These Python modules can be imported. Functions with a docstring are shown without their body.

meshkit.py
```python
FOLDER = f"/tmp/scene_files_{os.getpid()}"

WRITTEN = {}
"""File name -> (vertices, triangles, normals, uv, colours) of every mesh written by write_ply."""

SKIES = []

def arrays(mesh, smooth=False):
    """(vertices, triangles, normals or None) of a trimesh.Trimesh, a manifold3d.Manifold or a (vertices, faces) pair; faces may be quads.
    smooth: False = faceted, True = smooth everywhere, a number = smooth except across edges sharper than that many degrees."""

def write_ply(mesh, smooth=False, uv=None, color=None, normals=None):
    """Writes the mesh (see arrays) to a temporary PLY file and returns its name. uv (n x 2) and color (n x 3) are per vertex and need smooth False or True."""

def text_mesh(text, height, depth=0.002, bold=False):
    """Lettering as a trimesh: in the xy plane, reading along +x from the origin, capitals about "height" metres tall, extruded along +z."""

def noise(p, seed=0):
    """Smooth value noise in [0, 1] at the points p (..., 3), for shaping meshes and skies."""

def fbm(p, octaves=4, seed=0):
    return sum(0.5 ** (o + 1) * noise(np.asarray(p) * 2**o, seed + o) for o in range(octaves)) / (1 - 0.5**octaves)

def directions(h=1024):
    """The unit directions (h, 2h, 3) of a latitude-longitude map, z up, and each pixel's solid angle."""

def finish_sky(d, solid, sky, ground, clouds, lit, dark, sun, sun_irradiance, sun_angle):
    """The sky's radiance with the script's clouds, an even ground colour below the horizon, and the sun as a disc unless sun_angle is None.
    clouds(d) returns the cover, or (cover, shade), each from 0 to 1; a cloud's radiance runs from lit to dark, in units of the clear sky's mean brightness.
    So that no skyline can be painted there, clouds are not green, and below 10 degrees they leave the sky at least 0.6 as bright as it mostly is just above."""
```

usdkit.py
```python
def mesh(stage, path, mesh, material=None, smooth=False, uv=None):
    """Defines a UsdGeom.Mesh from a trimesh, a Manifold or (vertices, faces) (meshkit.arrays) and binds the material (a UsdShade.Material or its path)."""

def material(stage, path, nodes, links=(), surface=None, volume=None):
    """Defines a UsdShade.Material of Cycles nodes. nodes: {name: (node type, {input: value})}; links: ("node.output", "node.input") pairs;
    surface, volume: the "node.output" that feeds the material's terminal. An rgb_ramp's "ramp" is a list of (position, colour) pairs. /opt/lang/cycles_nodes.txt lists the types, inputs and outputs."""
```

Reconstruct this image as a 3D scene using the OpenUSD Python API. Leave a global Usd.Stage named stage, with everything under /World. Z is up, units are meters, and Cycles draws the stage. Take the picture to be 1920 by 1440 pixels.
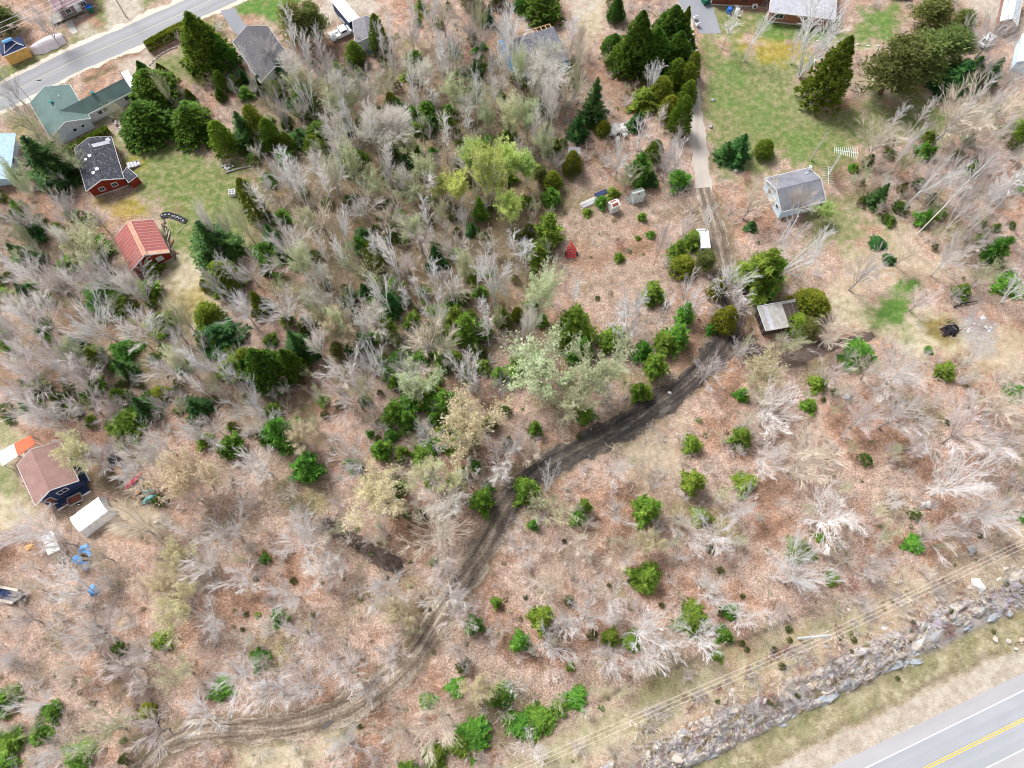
import math
import numpy as np
import trimesh
import shapely
from shapely.geometry import Polygon
import meshkit
import usdkit
from pxr import Usd, UsdGeom, UsdLux, UsdShade, Gf, Sdf, Vt

stage = Usd.Stage.CreateInMemory()
UsdGeom.SetStageUpAxis(stage, "Z")
UsdGeom.SetStageMetersPerUnit(stage, 1.0)
UsdGeom.Xform.Define(stage, "/World")
UsdGeom.Scope.Define(stage, "/World/Looks")

# ------------------------------------------------------------------ camera, sky, sun, exposure
CAM_H, TILT, FPX = 112.0, math.radians(21.4), 1356.0
cam = UsdGeom.Camera.Define(stage, "/World/camera")
cam.AddTranslateOp().Set(Gf.Vec3d(0, 0, CAM_H))
cam.AddRotateXOp().Set(math.degrees(TILT))
cam.CreateHorizontalApertureAttr(36.0)
cam.CreateVerticalApertureAttr(27.0)
cam.CreateFocalLengthAttr(36.0 * FPX / 1920)
cam.CreateClippingRangeAttr(Gf.Vec2f(0.5, 20000))
cam.CreateExposureAttr(1.36)
SUN_EL, SUN_AZ = math.radians(52), math.atan2(-0.62, 0.6)      # bright cloud cover, upper left of the picture
dome = UsdLux.DomeLight.Define(stage, "/World/sky")
sky_mat = usdkit.material(stage, "/World/Looks/sky", {
    "sky": ("sky_texture", {"sky_type": "single_scattering", "sun_disc": False, "sun_elevation": SUN_EL, "sun_rotation": SUN_AZ, "altitude": 300.0, "aerosol_density": 2.0}),
    "tc": ("texture_coordinate", {}),
    "n": ("noise_texture", {"scale": 2.2, "detail": 5.0}),
    "r": ("map_range", {"from_min": 0.25, "from_max": 0.6, "to_min": 0.55, "to_max": 0.95}),
    "bw": ("rgb_to_bw", {}),
    "cl": ("mix_color", {"blend_type": "multiply", "fac": 1.0, "a": (1.06, 1.06, 1.08), "use_clamp": False}),
    "mx": ("mix_color", {"blend_type": "mix", "use_clamp": True}),
    "bg": ("background_shader", {"strength": 0.115}),
}, [("tc.generated", "n.vector"), ("n.fac", "r.value"), ("r.result", "mx.fac"), ("sky.color", "bw.color"), ("bw.val", "cl.b"),
    ("sky.color", "mx.a"), ("cl.result", "mx.b"), ("mx.result", "bg.color")], surface="bg.background")
UsdShade.MaterialBindingAPI.Apply(dome.GetPrim()).Bind(sky_mat)
sun = UsdLux.DistantLight.Define(stage, "/World/sun")
sun.CreateNormalizeAttr(True)
sun.CreateIntensityAttr(0.5)
sun.CreateAngleAttr(20.0)
sun.CreateColorAttr(Gf.Vec3f(1.0, 0.985, 0.965))
sun.AddRotateXYZOp().Set(Gf.Vec3f(90 - math.degrees(SUN_EL), 0, 180 - math.degrees(SUN_AZ)))

# ------------------------------------------------------------------ photograph pixel <-> place
RX = np.array([[1, 0, 0], [0, math.cos(TILT), -math.sin(TILT)], [0, math.sin(TILT), math.cos(TILT)]])


def P(u, v, z=0.0):
    """The point at height z that the photograph shows at pixel u, v."""
    d = RX @ np.array([(u - 960) / FPX, -(v - 720) / FPX, -1.0])
    t = (CAM_H - z) / -d[2]
    return np.array([d[0] * t, d[1] * t, z])


def proj(p):
    q = (np.asarray(p, float) - [0, 0, CAM_H]) @ RX
    return np.stack([960 + FPX * q[..., 0] / -q[..., 2], 720 - FPX * q[..., 1] / -q[..., 2]], -1)


def px_scale(p):
    return FPX / -((np.asarray(p, float) - [0, 0, CAM_H]) @ RX)[2]


# the highway runs below a rock cut: s = distance from its near edge line, l = distance along it
HZ = -3.2
hw0, hw1 = P(1625, 1440, HZ), P(1920, 1295, HZ)
HD = (hw1 - hw0)[:2] / np.linalg.norm((hw1 - hw0)[:2])
HN = np.array([-HD[1], HD[0]])
S_AT, H_AT = [-60, 5.0, 5.6, 6.4, 9.5, 11.0, 12.5, 14.0, 17.0], [HZ, HZ - 0.15, HZ - 0.35, HZ - 0.1, HZ + 0.5, -1.6, -0.9, -0.15, 0.0]


def ground_h(x, y):
    s = (np.asarray(x) - hw0[0]) * HN[0] + (np.asarray(y) - hw0[1]) * HN[1]
    return np.interp(s, S_AT, H_AT)


def hw_point(s, l, dz=0.0):
    p = hw0[:2] + HN * s + HD * l
    return np.array([p[0], p[1], float(ground_h(*p)) + dz])


def G(u, v, dz=0.0):
    p = P(u, v, 0)
    for _ in range(6):
        p = P(u, v, float(ground_h(p[0], p[1])))
    p[2] += dz
    return p


# ------------------------------------------------------------------ stage helpers
TAKEN, LEAVES = {}, set()


def add_tone(prim, v, block):
    """A shade for every leaf or spray (block vertices each): chance, and a slow drift through the foliage."""
    r = np.random.default_rng(len(v)).random(len(v) // block + 1)
    t = 0.6 * np.repeat(r, block)[:len(v)] + 0.8 * (meshkit.noise(np.asarray(v) * 1.5, 5) - 0.5) + 0.2
    UsdGeom.PrimvarsAPI(prim).CreatePrimvar("tone", Sdf.ValueTypeNames.FloatArray, "vertex").Set(Vt.FloatArray.FromNumpy(np.clip(t, 0, 1).astype(np.float32)))



def numbered(parent, name):
    k = TAKEN.get((parent, name), -1) + 1
    TAKEN[(parent, name)] = k
    return name if k == 0 else f"{name}_{k:03d}"


def tag(prim, label=None, cat=None, group=None, kind=None):
    for k, x in (("label", label), ("category", cat), ("group", group), ("kind", kind)):
        if x:
            prim.SetCustomDataByKey(k, x)
    return prim


def thing(name, label, cat, loc=(0, 0, 0), rotz=0.0, group=None, kind=None):
    path = "/World/" + numbered("/World", name)
    x = UsdGeom.Xform.Define(stage, path)
    x.AddTranslateOp().Set(Gf.Vec3d(*map(float, loc)))
    x.AddRotateZOp().Set(math.degrees(rotz))
    tag(x.GetPrim(), label, cat, group, kind)
    return path


def part(name, m, mat, parent="/World", label=None, smooth=False):
    path = parent + "/" + numbered(parent, name)
    q = usdkit.mesh(stage, path, m, LOOKS[mat] if isinstance(mat, str) else mat, smooth=smooth)
    if mat in LEAVES:
        add_tone(q, m[0], 4)
    if label:
        tag(q.GetPrim(), label)
    return path


# ------------------------------------------------------------------ mesh helpers: (vertices, triangles)
def cat(ms):
    vs, fs, n = [], [], 0
    for v, f in ms:
        vs.append(v); fs.append(np.asarray(f) + n); n += len(v)
    return np.vstack(vs), np.vstack(fs)


BOXF = np.array([[0, 2, 1], [0, 3, 2], [4, 5, 6], [4, 6, 7], [0, 1, 5], [0, 5, 4], [1, 2, 6], [1, 6, 5], [2, 3, 7], [2, 7, 6], [3, 0, 4], [3, 4, 7]])


def hexa(bottom, top):
    """Closed solid between two quads (counter-clockwise from above)."""
    return np.vstack([bottom, top]).astype(float), BOXF


def box(c, size, rz=0.0):
    x, y, z = np.array(size) / 2
    q = np.array([[-x, -y], [x, -y], [x, y], [-x, y]])
    ca, sa = math.cos(rz), math.sin(rz)
    q = q @ np.array([[ca, sa], [-sa, ca]])
    b = np.column_stack([q, np.full(4, -z)]) + c
    t = np.column_stack([q, np.full(4, z)]) + c
    return hexa(b, t)


def slab(q, th):
    """Sheet of thickness th hanging below the quad q."""
    q = np.asarray(q, float)
    if np.cross(q[1] - q[0], q[2] - q[0])[2] < 0:
        q = q[::-1]
    n = np.cross(q[1] - q[0], q[2] - q[0]); n /= np.linalg.norm(n)
    return hexa(q - n * th, q)


def frusta(p0, p1, r0, r1, k=5):
    """Many tapered tubes at once; r1 = 0 gives cones of k triangles."""
    p0, p1 = np.atleast_2d(p0).astype(float), np.atleast_2d(p1).astype(float)
    n = len(p0)
    r0, r1 = np.broadcast_to(r0, n), np.broadcast_to(r1, n)
    d = p1 - p0
    d /= np.maximum(np.linalg.norm(d, axis=1, keepdims=True), 1e-9)
    ref = np.where(np.abs(d[:, 2:3]) > 0.9, [[1.0, 0, 0]], [[0, 0, 1.0]])
    a = np.cross(d, ref); a /= np.linalg.norm(a, axis=1, keepdims=True)
    b = np.cross(d, a)
    th = np.arange(k) * 2 * np.pi / k
    ring = np.cos(th)[None, :, None] * a[:, None] + np.sin(th)[None, :, None] * b[:, None]
    i = np.arange(k); j = (i + 1) % k
    if np.all(r1 == 0):
        v = np.concatenate([p0[:, None] + ring * r0[:, None, None], p1[:, None]], 1)
        f = np.stack([i, j, np.full(k, k)], 1)
        m = k + 1
    else:
        v = np.concatenate([p0[:, None] + ring * r0[:, None, None], p1[:, None] + ring * r1[:, None, None]], 1)
        f = np.vstack([np.stack([i, j, j + k], 1), np.stack([i, j + k, i + k], 1)])
        m = 2 * k
    return v.reshape(-1, 3), (f[None] + (np.arange(n) * m)[:, None, None]).reshape(-1, 3)


def rod(p0, p1, r, k=8):
    """A closed round bar."""
    v, f = frusta([p0], [p1], r, r, k)
    i = np.arange(1, k - 1)
    caps = np.vstack([np.stack([np.zeros_like(i), i + 1, i], 1), np.stack([np.full_like(i, k), k + i, k + i + 1], 1)])
    return v, np.vstack([f, caps])


def path_tube(pts, r, k=5):
    pts = np.asarray(pts, float)
    return frusta(pts[:-1], pts[1:], r, r, k)


def lathe(profile, c=(0, 0, 0), k=16):
    m = trimesh.creation.revolve(np.array(profile, float), sections=k)
    return np.array(m.vertices) + c, np.array(m.faces)


def prism(poly, z0, z1):
    m = trimesh.creation.extrude_polygon(Polygon(poly), z1 - z0, engine="earcut")
    return np.array(m.vertices) + [0, 0, z0], np.array(m.faces)


def wall_quad(a, b, th):
    """frame of four bars round a rectangle a..b in x and z at y=0 (facing -y)"""
    (x0, z0), (x1, z1) = a, b
    return cat([box(((x0 + x1) / 2, 0, z0), (x1 - x0 + th, th, th)), box(((x0 + x1) / 2, 0, z1), (x1 - x0 + th, th, th)),
                box((x0, 0, (z0 + z1) / 2), (th, th, z1 - z0 - th)), box((x1, 0, (z0 + z1) / 2), (th, th, z1 - z0 - th))])


def rotz(m, a, t=(0, 0, 0)):
    v, f = m
    ca, sa = math.cos(a), math.sin(a)
    return v @ np.array([[ca, sa, 0], [-sa, ca, 0], [0, 0, 1]]) + np.asarray(t, float), f


def blob(c, size, seed=0, sub=2, rough=0.25, freq=1.3, flat=0.0, faceted=False):
    m = trimesh.creation.icosphere(subdivisions=sub)
    v = np.array(m.vertices)
    n = meshkit.noise(v * freq + seed * 7.3, seed)
    v = v * (1 - rough + 2 * rough * n)[:, None]
    if flat:
        v[:, 2] = np.maximum(v[:, 2], -flat)
    return v * np.asarray(size) + c, np.array(m.faces)


def rock(c, size, seed, rz=0.0, sub=2):
    """Angular rock: convex hull of jittered points, edges kept sharp."""
    rng = np.random.default_rng(seed)
    p = rng.normal(size=(18, 3)); p /= np.linalg.norm(p, axis=1, keepdims=True)
    p *= rng.uniform(0.75, 1.1, (18, 1))
    p[:, 2] = np.clip(p[:, 2], -0.55, 0.75)
    m = trimesh.convex.convex_hull(p * np.asarray(size))
    return rotz((np.array(m.vertices), np.array(m.faces)), rz, c)


def chaikin(pts, n=3):
    pts = np.asarray(pts, float)
    for _ in range(n):
        a, b = pts[:-1], pts[1:]
        pts = np.vstack([pts[:1], np.stack([0.75 * a + 0.25 * b, 0.25 * a + 0.75 * b], 1).reshape(-1, pts.shape[1]), pts[-1:]])
    return pts


def resample(pts, step):
    d = np.r_[0, np.cumsum(np.linalg.norm(np.diff(pts[:, :2], axis=0), axis=1))]
    t = np.arange(0, d[-1], step)
    return np.stack([np.interp(t, d, pts[:, k]) for k in range(pts.shape[1])], 1)


def strip(px, widths, dz, step=0.5, cols=9, edge=0.0, seed=0, profile=None, smooth=True):
    """Ribbon along the pixels px (with a width in metres at each) laid dz above the ground; returns mesh and (along, across)."""
    pts = np.array([[*G(u, v)[:2], w] for (u, v), w in zip(px, widths)])
    pts = resample(chaikin(pts) if smooth else pts, step)
    t = np.gradient(pts[:, :2], axis=0); t /= np.linalg.norm(t, axis=1, keepdims=True)
    nrm = np.stack([-t[:, 1], t[:, 0]], 1)
    u = np.linspace(-1, 1, cols)
    hw = pts[:, 2:3] / 2
    l = np.arange(len(pts)) * step
    el = hw + edge * (meshkit.noise(np.stack([l * 0.45, l * 0 + seed, l * 0], 1))[:, None] - 0.5) * 2 + edge * 0.7 * (meshkit.noise(np.stack([l * 1.7, l * 0 + seed + 9, l * 0], 1))[:, None] - 0.5) * 2
    er = hw + edge * (meshkit.noise(np.stack([l * 0.45, l * 0 + seed + 5, l * 0], 1))[:, None] - 0.5) * 2 + edge * 0.7 * (meshkit.noise(np.stack([l * 1.7, l * 0 + seed + 3, l * 0], 1))[:, None] - 0.5) * 2
    w = hw * u[None] + np.where(u[None] < 0, er - hw, el - hw) * np.sign(u)[None] * np.abs(u)[None] ** 6
    xy = pts[:, None, :2] + nrm[:, None] * w[..., None]
    z = ground_h(xy[..., 0], xy[..., 1]) + dz
    if profile is not None:
        z = z + profile(u)[None]
    v = np.concatenate([xy, z[..., None]], -1).reshape(-1, 3)
    n, c = len(pts), cols
    i = (np.arange(n - 1)[:, None] * c + np.arange(c - 1)[None]).ravel()
    f = np.vstack([np.stack([i, i + 1, i + c + 1], 1), np.stack([i, i + c + 1, i + c], 1)])
    if np.cross(v[f[0, 1]] - v[f[0, 0]], v[f[0, 2]] - v[f[0, 0]])[2] < 0:
        f = f[:, ::-1]
    return v, f, np.repeat(l, c), np.tile(u, n)


def sheet(px, dz):
    """Flat polygon sheet on the ground."""
    xy = np.array([G(u, v)[:2] for u, v in px])
    v, f = trimesh.creation.triangulate_polygon(Polygon(xy), engine="earcut")
    v3 = np.column_stack([v, ground_h(v[:, 0], v[:, 1]) + dz])
    if np.cross(v3[f[0, 1]] - v3[f[0, 0]], v3[f[0, 2]] - v3[f[0, 0]])[2] < 0:
        f = f[:, ::-1]
    return v3, f


def poly_dist(q, poly):
    """Signed distance (negative inside) of the points q to a polygon."""
    poly = np.asarray(poly, float)
    best, inside = np.full(len(q), 1e9), np.zeros(len(q), bool)
    for a, b in zip(poly, np.roll(poly, -1, 0)):
        e = b - a
        t = np.clip(((q - a) @ e) / (e @ e), 0, 1)
        best = np.minimum(best, np.linalg.norm(q - a - t[:, None] * e, axis=1))
        hit = ((a[1] > q[:, 1]) != (b[1] > q[:, 1])) & (q[:, 0] < (b[0] - a[0]) * (q[:, 1] - a[1]) / (b[1] - a[1] + 1e-12) + a[0])
        inside ^= hit
    return np.where(inside, -best, best)


def line_dist(q, pts):
    best = np.full(len(q), 1e9)
    pts = np.asarray(pts, float)
    for a, b in zip(pts[:-1], pts[1:]):
        e = b - a
        t = np.clip(((q - a) @ e) / (e @ e), 0, 1)
        best = np.minimum(best, np.linalg.norm(q - a - t[:, None] * e, axis=1))
    return best

# ------------------------------------------------------------------ materials
LOOKS = {}


def look(name, nodes, links, surface):
    LOOKS[name] = usdkit.material(stage, f"/World/Looks/{name}", nodes, links, surface=surface)


def sc(c, k):
    return tuple(min(0.95, x * k) for x in c)


def plain(name, color, rough=0.75, var=0.25, scale=1.5, spec=0.25, metallic=0.0, fine=14.0, dirt=None, dirt_amt=0.4):
    """Weathered paint, wood, plastic, cloth: large and fine colour variation, a little relief, optional stains."""
    d = dirt or sc(color, 0.45)
    look(name, {
        "g": ("geometry", {}),
        "n1": ("noise_texture", {"scale": scale, "detail": 4.0}),
        "n2": ("noise_texture", {"scale": fine, "detail": 3.0}),
        "r1": ("rgb_ramp", {"ramp": [(0.25, sc(color, 1 - var)), (0.55, color), (0.8, sc(color, 1 + var * 0.7))]}),
        "m": ("map_range", {"from_min": 0.52, "from_max": 0.72, "to_min": 0.0, "to_max": dirt_amt}),
        "mx": ("mix_color", {"blend_type": "mix", "b": d}),
        "b": ("bump", {"strength": 0.3, "distance": 0.03}),
        "p": ("principled_bsdf", {"roughness": rough, "specular_ior_level": spec, "metallic": metallic}),
    }, [("g.position", "n1.vector"), ("g.position", "n2.vector"), ("n1.fac", "r1.fac"), ("n2.fac", "m.value"), ("m.result", "mx.fac"),
        ("r1.color", "mx.a"), ("mx.result", "p.base_color"), ("n2.fac", "b.height"), ("b.normal", "p.normal")], "p.BSDF")


for nm, c, kw in [
    ("white_paint", (0.72, 0.73, 0.74), dict(var=0.12)), ("pale_siding", (0.60, 0.66, 0.74), dict(var=0.1)), ("pale_blue", (0.50, 0.64, 0.74), dict(var=0.2)),
    ("sky_blue", (0.10, 0.32, 0.58), dict(var=0.3)), ("navy", (0.025, 0.04, 0.10), dict(var=0.3)), ("barn_red", (0.22, 0.028, 0.014), dict(var=0.35)),
    ("deck_red", (0.16, 0.05, 0.03), dict(var=0.35)), ("brick", (0.27, 0.12, 0.08), dict(var=0.3)), ("raw_wood", (0.52, 0.32, 0.15), dict(var=0.25)),
    ("yellow_wood", (0.62, 0.36, 0.10), dict(var=0.2)), ("grey_wood", (0.33, 0.31, 0.29), dict(var=0.3)), ("pale_wood", (0.55, 0.48, 0.38), dict(var=0.25)),
    ("dark_wood", (0.07, 0.05, 0.04), dict(var=0.4)), ("concrete", (0.42, 0.40, 0.37), dict(var=0.2)), ("green_shingle", (0.105, 0.16, 0.15), dict(var=0.16, fine=7, scale=.5)),
    ("dark_shingle", (0.032, 0.034, 0.046), dict(var=0.35, dirt=(0.22, 0.22, 0.24), dirt_amt=0.55, fine=2.6)), ("grey_shingle", (0.16, 0.15, 0.165), dict(var=0.25, fine=7)),
    ("charcoal_shingle", (0.10, 0.095, 0.105), dict(var=0.25, fine=7)), ("brown_shingle", (0.27, 0.165, 0.145), dict(var=0.2, fine=6, scale=.7)),
    ("mauve_shingle", (0.22, 0.15, 0.16), dict(var=0.25, fine=7)), ("slate_shingle", (0.17, 0.175, 0.205), dict(var=0.4, fine=7, scale=.5, dirt=(0.3, 0.25, 0.2))),
    ("tar_roof", (0.11, 0.11, 0.135), dict(var=0.3, fine=7)), ("metal_grey", (0.40, 0.40, 0.44), dict(var=0.2, rough=0.5)), ("teal_paint", (0.02, 0.20, 0.19), dict()),
    ("glass_dark", (0.02, 0.022, 0.03), dict(rough=0.12, spec=0.6, var=0.1, dirt_amt=0.1)), ("black_rubber", (0.018, 0.018, 0.02), dict(var=0.3)),
    ("white_tarp", (0.80, 0.80, 0.79), dict(var=0.10, dirt=(0.42, 0.42, 0.43), dirt_amt=0.5, fine=1.6)), ("pink_tarp", (0.62, 0.55, 0.57), dict(var=0.1, rough=0.5)),
    ("clear_sheet", (0.52, 0.56, 0.60), dict(var=0.2, rough=0.4)), ("orange_tarp", (0.66, 0.13, 0.06), dict(var=0.15)), ("blue_tarp", (0.16, 0.40, 0.78), dict(var=0.3, fine=3)),
    ("blue_plastic", (0.02, 0.13, 0.50), dict()), ("violet_blue", (0.08, 0.07, 0.42), dict()), ("green_plastic", (0.015, 0.12, 0.07), dict()), ("teal_cover", (0.14, 0.42, 0.42), dict(var=0.3)),
    ("red_paint", (0.45, 0.02, 0.03), dict(var=0.4)), ("pink_red", (0.60, 0.08, 0.12), dict()), ("orange_paint", (0.62, 0.24, 0.02), dict()), ("yellow_paint", (0.62, 0.50, 0.04), dict()),
    ("white_plastic", (0.80, 0.80, 0.80), dict(var=0.08)), ("car_white", (0.74, 0.76, 0.79), dict(rough=0.25, spec=0.5, var=0.06, dirt_amt=0.15)), ("car_tan", (0.55, 0.47, 0.39), dict(rough=0.4)),
    ("car_dark", (0.02, 0.022, 0.03), dict(rough=0.3, spec=0.5)), ("rust", (0.26, 0.09, 0.06), dict(var=0.35)), ("shed_pale", (0.50, 0.56, 0.55), dict(var=0.15)), ("shed_white", (0.62, 0.64, 0.63), dict(var=0.15)),
    ("moss_roof", (0.24, 0.25, 0.22), dict(var=0.25)), ("charcoal", (0.014, 0.014, 0.018), dict(var=0.5)), ("ash", (0.36, 0.35, 0.37), dict(var=0.3, fine=4)), ("dead_orange", (0.42, 0.19, 0.05), dict(var=0.5, fine=5)),
    ("boulder_grey", (0.36, 0.355, 0.36), dict(var=0.25, fine=5)), ("rock_cream", (0.50, 0.445, 0.385), dict(var=0.25, fine=4, scale=2)), ("rock_blue", (0.34, 0.37, 0.40), dict(var=0.35, fine=4, scale=2)),
    ("rock_violet", (0.33, 0.29, 0.325), dict(var=0.3, fine=4, scale=2)), ("rock_rust", (0.40, 0.31, 0.24), dict(var=0.3, fine=4, scale=2)), ("rock_pale", (0.52, 0.50, 0.49), dict(var=0.25, fine=4, scale=2)),
    ("aluminium", (0.72, 0.73, 0.75), dict(rough=0.4, metallic=0.3, var=0.1)), ("wire", (0.74, 0.64, 0.58), dict(var=0.1)), ("pole_wood", (0.42, 0.41, 0.36), dict(var=0.25)), ("pole_pale", (0.52, 0.58, 0.56), dict(var=0.25)),
    ("line_white", (0.74, 0.74, 0.76), dict(var=0.18, fine=6, dirt=(0.4, 0.4, 0.4))), ("line_yellow", (0.78, 0.46, 0.06), dict(var=0.15, fine=6)), ("line_faded", (0.46, 0.42, 0.30), dict(var=0.2, fine=4, dirt=(0.3, 0.3, 0.3), dirt_amt=.8)),
]:
    plain(nm, c, **kw)

# red sheet-metal barn roof with rust-bleached ridge and screw lines: plain red, the panels are geometry
plain("red_metal", (0.30, 0.085, 0.085), rough=0.5, spec=0.4, var=0.15, scale=0.8, fine=2.0, dirt=(0.42, 0.16, 0.10), dirt_amt=0.35)
plain("bleached_metal", (0.62, 0.36, 0.26), rough=0.5, var=0.4, scale=2.2, fine=5, dirt=(0.45, 0.14, 0.06), dirt_amt=0.8)


def road_look(name, color, var, streak_scale, along=(1, 0), sp=0.2):
    """Worn pavement with streaks along the driving direction."""
    a = math.atan2(along[1], along[0])
    look(name, {
        "g": ("geometry", {}),
        "mp": ("mapping", {"rotation": (0, 0, -a), "mapping_type": "point"}),
        "ms": ("mapping", {"scale": (0.04, streak_scale, 1)}),
        "n1": ("noise_texture", {"scale": 1.0, "detail": 3.0}),
        "n2": ("noise_texture", {"scale": 0.25, "detail": 5.0}),
        "n3": ("noise_texture", {"scale": 9.0, "detail": 3.0}),
        "r": ("rgb_ramp", {"ramp": [(0.25, sc(color, 1 - var)), (0.5, color), (0.75, sc(color, 1 + var))]}),
        "ad": ("math", {"math_type": "multiply_add", "value2": 0.6}),
        "ad2": ("math", {"math_type": "multiply_add", "value2": 0.25, "value3": 0.0}),
        "ad3": ("math", {"math_type": "multiply_add", "value2": 0.3}),
        "b": ("bump", {"strength": 0.25, "distance": 0.02}),
        "p": ("principled_bsdf", {"roughness": 0.85, "specular_ior_level": sp}),
    }, [("g.position", "mp.vector"), ("mp.vector", "ms.vector"), ("ms.vector", "n1.vector"), ("g.position", "n2.vector"), ("g.position", "n3.vector"),
        ("n2.fac", "ad2.value1"), ("ad2.value", "ad.value3"), ("n1.fac", "ad.value1"), ("ad.value", "ad3.value3"), ("n3.fac", "ad3.value1"), ("ad3.value", "r.fac"), ("r.color", "p.base_color"), ("n3.fac", "b.height"), ("b.normal", "p.normal")], "p.BSDF")


r0, r1 = G(25, 172), G(325, 33)
road_look("old_asphalt", (0.235, 0.235, 0.245), 0.22, 0.9, (r1 - r0)[:2])
road_look("highway_asphalt", (0.27, 0.275, 0.295), 0.2, 0.8, HD)
road_look("shoulder_asphalt", (0.31, 0.30, 0.31), 0.16, 0.5, HD)
road_look("driveway_asphalt", (0.20, 0.205, 0.225), 0.18, 0.2, (0, 1))
road_look("pale_concrete", (0.34, 0.30, 0.265), 0.35, 0.6, (0.08, 1))
plain("road_sand", (0.50, 0.44, 0.37), var=0.2, scale=0.4, fine=5, dirt=(0.38, 0.3, 0.2), dirt_amt=0.5)

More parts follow.
